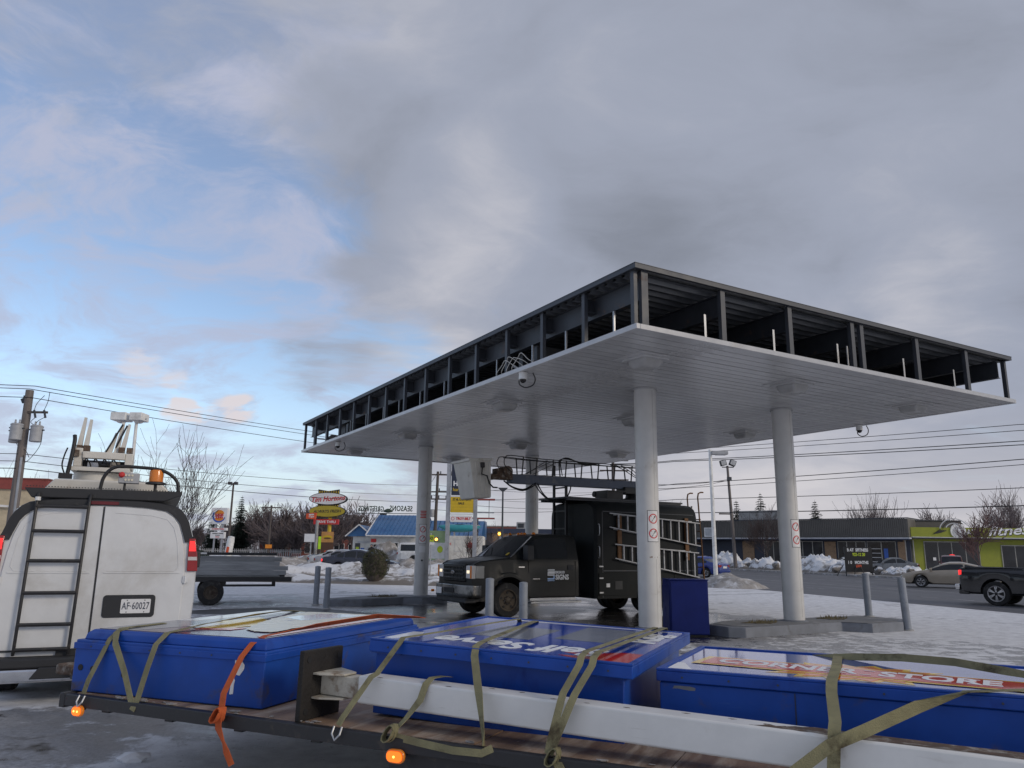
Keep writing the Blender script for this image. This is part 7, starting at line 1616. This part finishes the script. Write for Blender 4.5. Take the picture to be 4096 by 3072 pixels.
for lab, px, paint, rz, suv in (('grey sedan parked in front of the shop, right of the letter board', (34.6, 71.5), 'paint_grey', R(170), False), ('dark red hatchback parked in front of the lime shop', (39.0, 69.2), 'paint_maroon', R(60), True), ('white car mostly hidden behind the chunky snow heap', (32.0, 75.0), 'paint_white', R(172), False), ('dark car mostly hidden behind the snow beside the canopy column', (29.5, 80), 'paint_grey', R(172), False)):
    sedan(lab, (px[0], px[1], .05), rz, paint, 4.6, 1.8, 1.46, 'cars parked in front of the roadside shops', suv=suv)
# ================================================================== right side buildings
P0, P1 = V((22.6, 97, 0)), V((41.5, 81, 0)); dr = (P1 - P0); LL = dr.length; an = math.atan2(dr.y, dr.x)
gbd = thing('grey_shop_building', 'long flat grey metal-clad shop building across the road with dark shop windows', 'building', P0, an)
MB().bx(-6, LL, 0, 16, 0, 3.25).build('wall', 'wall_navy', gbd)
b = MB(); n = int((LL + 6) / .2)
for k in range(n):
    x0 = -6 + k * .2; b.bx(x0, x0 + .13, -.36, -.30, 3.56, 5.50)
tag(b.build('cladding_ribs', 'clad_grey', gbd), kind='stuff')
b = MB(); b.bx(-6, LL + .05, -.298, 16, 3.42, 5.48); b.build('cladding', 'clad_grey', gbd)
MB().bx(-6.02, LL + .1, -.40, -.28, 5.502, 5.60).bx(LL - .02, LL + .1, -.28, 16, 5.502, 5.60).build('coping', 'steel_grey', gbd)
MB().bx(-6, LL + .3, -1.3, -.365, 3.28, 3.42).build('awning', 'fascia_navy', gbd); MB().bx(-6, LL + .32, -1.33, -.37, 3.422, 3.50).build('snow_lip', 'snow_lip', gbd)
for x0, x1 in ((9.2, 15.9), (17.5, 20.4), (20.55, 23.4)):
    w_ = MB().bx(x0, x1, -.06, -.002, .4, 3.15).build('shop_window', 'mullion', gbd)
    m_ = max(2, round((x1 - x0) / 1.15)); st = (x1 - x0) / m_
    for k in range(m_): MB().bx(x0 + k * st + .05, x0 + (k + 1) * st - .05, -.075, -.061, .48, 3.08).build('pane', 'dark_window', w_)
for x0, x1 in ((16.1, 17.3), (23.6, 24.3), (6.6, 8.0)): MB().bx(x0, x1, -.08, -.002, 0, 3.1).build('brick_pier', 'brick_brown', gbd)
w_ = MB().bx(1.9, 3.3, -.40, -.365, 3.65, 4.75).build('upper_window', 'trim_white', gbd); MB().bx(2.05, 3.15, -.41, -.401, 3.75, 4.65).build('pane', 'letter_grey', w_)
for k in range(4): MB().bx(21.0, 21.9, -.09, -.076, 1.0 + k * .45, 1.04 + k * .45).build('window_shelf', 'letter_white', gbd)
MB().bx(22.2, 22.6, -.09, -.076, 1.2, 2.4).build('blue_poster', 'sign_bluebk', gbd)
MB().bx(4.5, 9.5, 4, 8, 5.481, 6.9).build('roof_house', 'concrete', gbd)
# corner return and lime fitness shop
fs_ = thing('fitness_shop', 'lime yellow fitness shop with a script sign above dark glass doors', 'building', (41.6, 81.3, 0), R(-3))
MB().bx(0, 18, .4, 12, 0, 3.5).build('wall', 'lime', fs_); MB().bx(.2, 18, -.1, .39, 3.62, 4.62).build('sign_band', 'lime', fs_, bevel=.01); MB().bx(0, 18.05, -.9, .38, 3.42, 3.56).build('awning', 'black_plastic', fs_); MB().bx(0, 18.06, -.93, .37, 3.562, 3.61).build('snow_lip', 'snow_lip', fs_)
MB().bx(-.8, 6.5, 2, 14, 3.6, 5.35).build('rear_block', 'clad_grey', fs_); MB().bx(-.85, 6.55, 1.9, 14, 5.352, 5.45).build('coping', 'steel_grey', fs_)
w_ = MB().bx(1.6, 7.2, .33, .398, .1, 3.2).build('shop_window', 'mullion', fs_)
for k in range(4): MB().bx(1.68 + k * 1.39, 2.98 + k * 1.39, .315, .329, .2, 3.1).build('pane', 'dark_window', w_)
w_ = MB().bx(9.4, 12.2, .33, .398, .1, 2.9).build('shop_window', 'mullion', fs_); MB().bx(9.5, 10.75, .315, .329, .2, 2.8).bx(10.85, 12.1, .315, .329, .2, 2.8).build('pane', 'dark_window', w_)
MB().prism(disc(16, .34, .13), 'y', .29, .31).build('open_sign', 'red_glow', fs_).location = (4.35, 0, 1.75)
MB().bx(2.4, 2.7, .295, .312, 1.25, 1.55).build('wall_sign', 'sign_white', fs_)
MB().bx(-.6, .02, .0, .6, 0, 3.41).build('corner_post', 'brick_brown', fs_)
for x_ in (-.5, .3): MB().bx(x_, x_ + .1, -.1, .0, .1, 3.3).build('door_frame', 'mullion', fs_)
# emblem: round badge with fork-like tines sweeping from it
b = MB(); b.prism(disc(28, .78, .78), 'y', -.20, -.101); b.build('emblem_disc', 'poly_white', fs_).location = (5.0, 0, 4.25)
b = MB(); b.prism(disc(24, .60, .60), 'y', -.22, -.2005); b.build('emblem_disc', 'letter_grey', fs_).location = (5.0, 0, 4.12)
for k, (r0, a0, a1) in enumerate(((1.55, 30, 170), (1.28, 40, 165), (1.0, 55, 155))):
    P = [(r0 * cos(R(a)), r0 * .85 * sin(R(a))) for a in range(a0, a1 + 1, 8)]; Q = [((r0 - .10) * cos(R(a)), (r0 - .10) * .85 * sin(R(a))) for a in range(a1, a0 - 1, -8)]
    MB().prism(P + Q, 'y', -.24 - .02 * k, -.21).build('emblem_arc', 'sign_black' if k % 2 else 'letter_grey', fs_).location = (4.6, 0, 4.25)
for k in range(4): MB().bar((2.5 + k * .2, -.15, 3.95 + k * .04), (3.2 + k * .2, -.15, 4.40 - k * .03), .06, .07).build('emblem_tine', 'letter_black', fs_)
text('BEATS', .80, 'sign_lettering', 'letter_white', fs_, frame((6.05, -.215, 4.12), (1, 0, 0), (0, 0, 1)), .03, .012, sx=1.0)
text('BEATS', .80, 'letter_shadow', 'letter_black', fs_, frame((6.10, -.13, 4.08), (1, 0, 0), (0, 0, 1)), .012, .014, sx=1.0)
text('fitness', 1.32, 'sign_lettering', 'letter_white', fs_, frame((7.9, -.13, 4.20), (1, 0, .06), (0, 0, 1)), .03, .02, .35, align='LEFT', sx=1.45)
text('fitness', 1.32, 'letter_shadow', 'letter_black', fs_, frame((7.97, -.115, 4.15), (1, 0, .06), (0, 0, 1)), .012, .028, .35, align='LEFT', sx=1.45)
# letter board sign
lbd = thing('letter_board_sign', 'black portable letter board sign with white and yellow letters beside the road', 'sign', (28.7, 64.6, 0), R(-6))
MB().bx(-1.05, 1.08, -.08, .08, .32, 2.32).build('panel', 'sign_black', lbd, bevel=.01)
for x in (-1.03, 1.06): MB().bx(x - .03, x + .03, -.07, .07, 0, 2.34).build('post', 'black_steel', lbd)
for x0, x1 in ((-1.9, -1.2), (-.55, -.2), (.35, .05)): MB().bar((x0, -.5, .02), (x1, .0, .9), .05, .05).build('strut', 'black_steel', lbd)
for body_, s_, m_, x_, z_, sx_ in (('B AT  SFITNESS', .34, 'letter_white', -.02, 2.08, .74), ('925-12 20', .33, 'sign_lime', .05, 1.72, .74), ('1 0   MONTHS', .33, 'letter_white', -.05, 1.08, .78), ('$300', .27, 'sign_redorange', -.02, .80, .8)): text(body_, s_, 'lettering', m_, lbd, frame((x_, -.086, z_), (1, 0, 0), (0, 0, 1)), .004, .014, sx=sx_)
# lamp posts and poles on the right
t = thing('lamp_post', 'tall white steel lamp post with a shoebox head, on the gritty snow heap', 'lamp post', (10.97, 42, 0)); MB().cyl((.03, 0, 0), (0, 0, 7.25), .12, .09, 14).build('pole', 'white_paint', t, smooth=True); MB().bx(.05, .95, -.2, .2, 6.98, 7.17).build('lamp_head', 'transformer', t, bevel=.02); MB().bx(.3, .85, -.15, .15, 6.95, 6.979).build('lens', 'white_lens', t); MB().lathe([(.22, 0), (.2, .1), (.13, .14)], 12).build('base', 'concrete', t)
t = thing('floodlight_pole', 'brown wooden pole topped with two black floodlights, beside the tallest snow mound', 'lamp post', (24.2, 85, 0)); b = MB(); b.tube([(.25, 0, 0), (.05, 0, 6), (-.15, 0, 11.2)], [.21, .17, .13], 12); b.build('pole', 'wood_pole', t, smooth=True); MB().bx(-.75, .55, -.05, .05, 11.0, 11.1).build('cross_arm', 'steel_grey', t)
for x_, a_ in ((-.62, -15), (.42, 22)): o = MB().bx(-.33, .33, -.35, .2, -.3, .32).build('floodlight', 'black_plastic', t, bevel=.05); o.location = (x_, 0, 11.5); o.rotation_euler = (0, R(a_), 0); MB().bx(-.27, .27, -.36, -.351, -.24, .26).build('lens', 'letter_grey', o)
MB().bx(-.3, .2, -.25, -.1, 9.6, 9.95).build('bracket', 'steel_grey', t)
MB().bx(-1.3, .2, -.05, .05, 5.85, 6.0).build('cross_arm', 'wood_pole_dark', t)
t = thing('utility_pole', 'utility pole with crossarms seen just under the canopy edge behind the boom', 'utility pole', (10.0, 75, 0)); MB().cyl((0, 0, 0), (0, 0, 11.2), .2, .14, 12).build('pole', 'wood_pole_dark', t, smooth=True)
for z in (10.4, 9.4, 8.5): MB().bx(-1.3, 1.5, -.06, .06, z, z + .13).build('cross_arm', 'wood_pole_dark', t)
GW = 'overhead lines along the main road on the right'
for k, (z0, z1, r_, sg) in enumerate(((10.9, 10.25, .022, .2), (10.6, 9.85, .022, .2), (9.95, 9.15, .03, .25), (9.85, 8.9, .03, .25), (7.8, 7.95, .03, .3), (7.4, 7.6, .022, .3), (6.4, 6.1, .026, .35), (5.2, 4.95, .036, .3))):
    d = V((33.5 - 15, 50 - 70, 0)); e = V((33.5, 50, z1)) + d * .55 + V((0, 0, (z1 - z0) * .55)); s0 = V((15, 70, z0)) - d * .26 - V((0, 0, (z1 - z0) * .26))
    wires(('topmost', 'second highest', 'third highest', 'fourth highest', 'fifth highest', 'sixth highest', 'second lowest', 'lowest')[k] + ' of the eight wires over the shops across the road', [tuple(s0), tuple(V((15, 70, z0))), tuple(V((33.5, 50, z1))), tuple(e)], .08, r_, GW)
t = thing('utility_pole', 'utility pole outside the frame carrying the roadside wires', 'utility pole', (43.7, 39, 0)); MB().cyl((0, 0, 0), (0, 0, 11.5), .2, .15, 12).build('pole', 'wood_pole_dark', t, smooth=True); MB().bx(-1, 1, -.06, .06, 10, 10.15).build('cross_arm', 'wood_pole_dark', t)
for lab, q in (('upper', ((10, 75, 8.5), (24.1, 85, 9.7))), ('lower', ((10, 75, 7.9), (24.1, 85, 9.6)))): wires(lab + ' slack wire from the floodlight pole to the pole behind the boom', list(q), .5, .025, 'slack wires to the floodlight pole')
for lab, q in (('highest wire from the slim crossarm pole to the pole behind the boom', ((-6.7, 70, 8.4), (10, 75, 10.4))), ('second highest wire from the slim crossarm pole to the pole behind the boom', ((-6.7, 70, 8.45), (10, 75, 9.5))), ('third wire down from the slim crossarm pole to the pole behind the boom', ((-6.7, 70, 6.9), (10, 75, 8.6))), ('fourth wire down from the slim crossarm pole to the pole behind the boom', ((-6.7, 70, 6.2), (10, 75, 7.4))), ('lowest wire from the slim crossarm pole to the pole behind the boom', ((-6.7, 70, 5.2), (10, 75, 5.9))), ('upper of three thin wires fanning from above the coffee sign to the slim crossarm pole', ((-15.3, 140, 13), (-6.7, 70, 8.6))), ('middle of three thin wires fanning from above the coffee sign to the slim crossarm pole', ((-14, 140, 11.5), (-6.7, 70, 6.9))), ('lower of three thin wires fanning from above the coffee sign to the slim crossarm pole', ((-15, 140, 10.5), (-6.7, 70, 6.2)))): wires(lab, list(q), .35, .02, 'wires strung between the poles behind the truck')
# trees on the right
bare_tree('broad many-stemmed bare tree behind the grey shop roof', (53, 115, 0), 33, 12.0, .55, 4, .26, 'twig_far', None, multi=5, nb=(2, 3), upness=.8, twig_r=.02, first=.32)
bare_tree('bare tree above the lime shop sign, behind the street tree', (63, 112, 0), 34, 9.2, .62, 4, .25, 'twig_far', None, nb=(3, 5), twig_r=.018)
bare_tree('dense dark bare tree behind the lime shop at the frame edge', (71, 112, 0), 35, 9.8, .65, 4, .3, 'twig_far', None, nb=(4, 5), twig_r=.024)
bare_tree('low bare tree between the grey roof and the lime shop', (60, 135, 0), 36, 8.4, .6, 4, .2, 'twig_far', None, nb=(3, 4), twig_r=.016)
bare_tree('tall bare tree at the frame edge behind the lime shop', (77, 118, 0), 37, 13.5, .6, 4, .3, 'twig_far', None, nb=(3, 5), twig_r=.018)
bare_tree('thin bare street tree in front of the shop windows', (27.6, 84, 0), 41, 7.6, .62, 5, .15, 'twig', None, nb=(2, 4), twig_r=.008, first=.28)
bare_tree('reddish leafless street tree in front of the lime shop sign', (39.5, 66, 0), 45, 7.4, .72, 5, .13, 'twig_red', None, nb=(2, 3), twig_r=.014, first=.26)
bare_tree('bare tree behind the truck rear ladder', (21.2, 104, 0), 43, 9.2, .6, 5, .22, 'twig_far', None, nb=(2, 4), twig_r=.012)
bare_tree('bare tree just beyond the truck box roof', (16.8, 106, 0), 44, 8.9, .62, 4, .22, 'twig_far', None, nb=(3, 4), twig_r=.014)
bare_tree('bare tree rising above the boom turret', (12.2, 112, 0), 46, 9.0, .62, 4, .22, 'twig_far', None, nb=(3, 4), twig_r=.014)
conifer('narrow spruce behind the grey roof beside the floodlight pole', (33.6, 115, 0), 11, 9.6, 3.0); conifer('taller spruce behind the grey roof beside the canopy column', (38.2, 118, 0), 12, 10.9, 3.4); conifer('wide spruce mostly hidden by the canopy column', (44.5, 113, 0), 13, 9.6, 3.2)
# far tree line closing the horizon
b = MB(); r_ = random.Random(99)
for i in range(520):
    a = R(-62 + 124 * r_.random()); d = r_.uniform(230, 330); x, y = d * sin(a), d * cos(a); h = r_.uniform(4.5, 8.5); w = r_.uniform(2.5, 5)
    for q in range(16):
        c = V((x + r_.uniform(-w, w), y + r_.uniform(-2, 2), 0)); hh = h * r_.uniform(.5, 1); b.tube([c, c + V((r_.uniform(-.6, .6), 0, hh))], [.12, .03], 3, 0, False)
        for s in range(5): p0 = c + V((0, 0, hh * r_.uniform(.3, .9))); b.tube([p0, p0 + V((r_.uniform(-1.3, 1.3), r_.uniform(-.5, .5), r_.uniform(.5, 1.4)))], [.06, .03], 3, 0, False)
tag(b.build('distant_woods', 'twig_far'), kind='stuff')
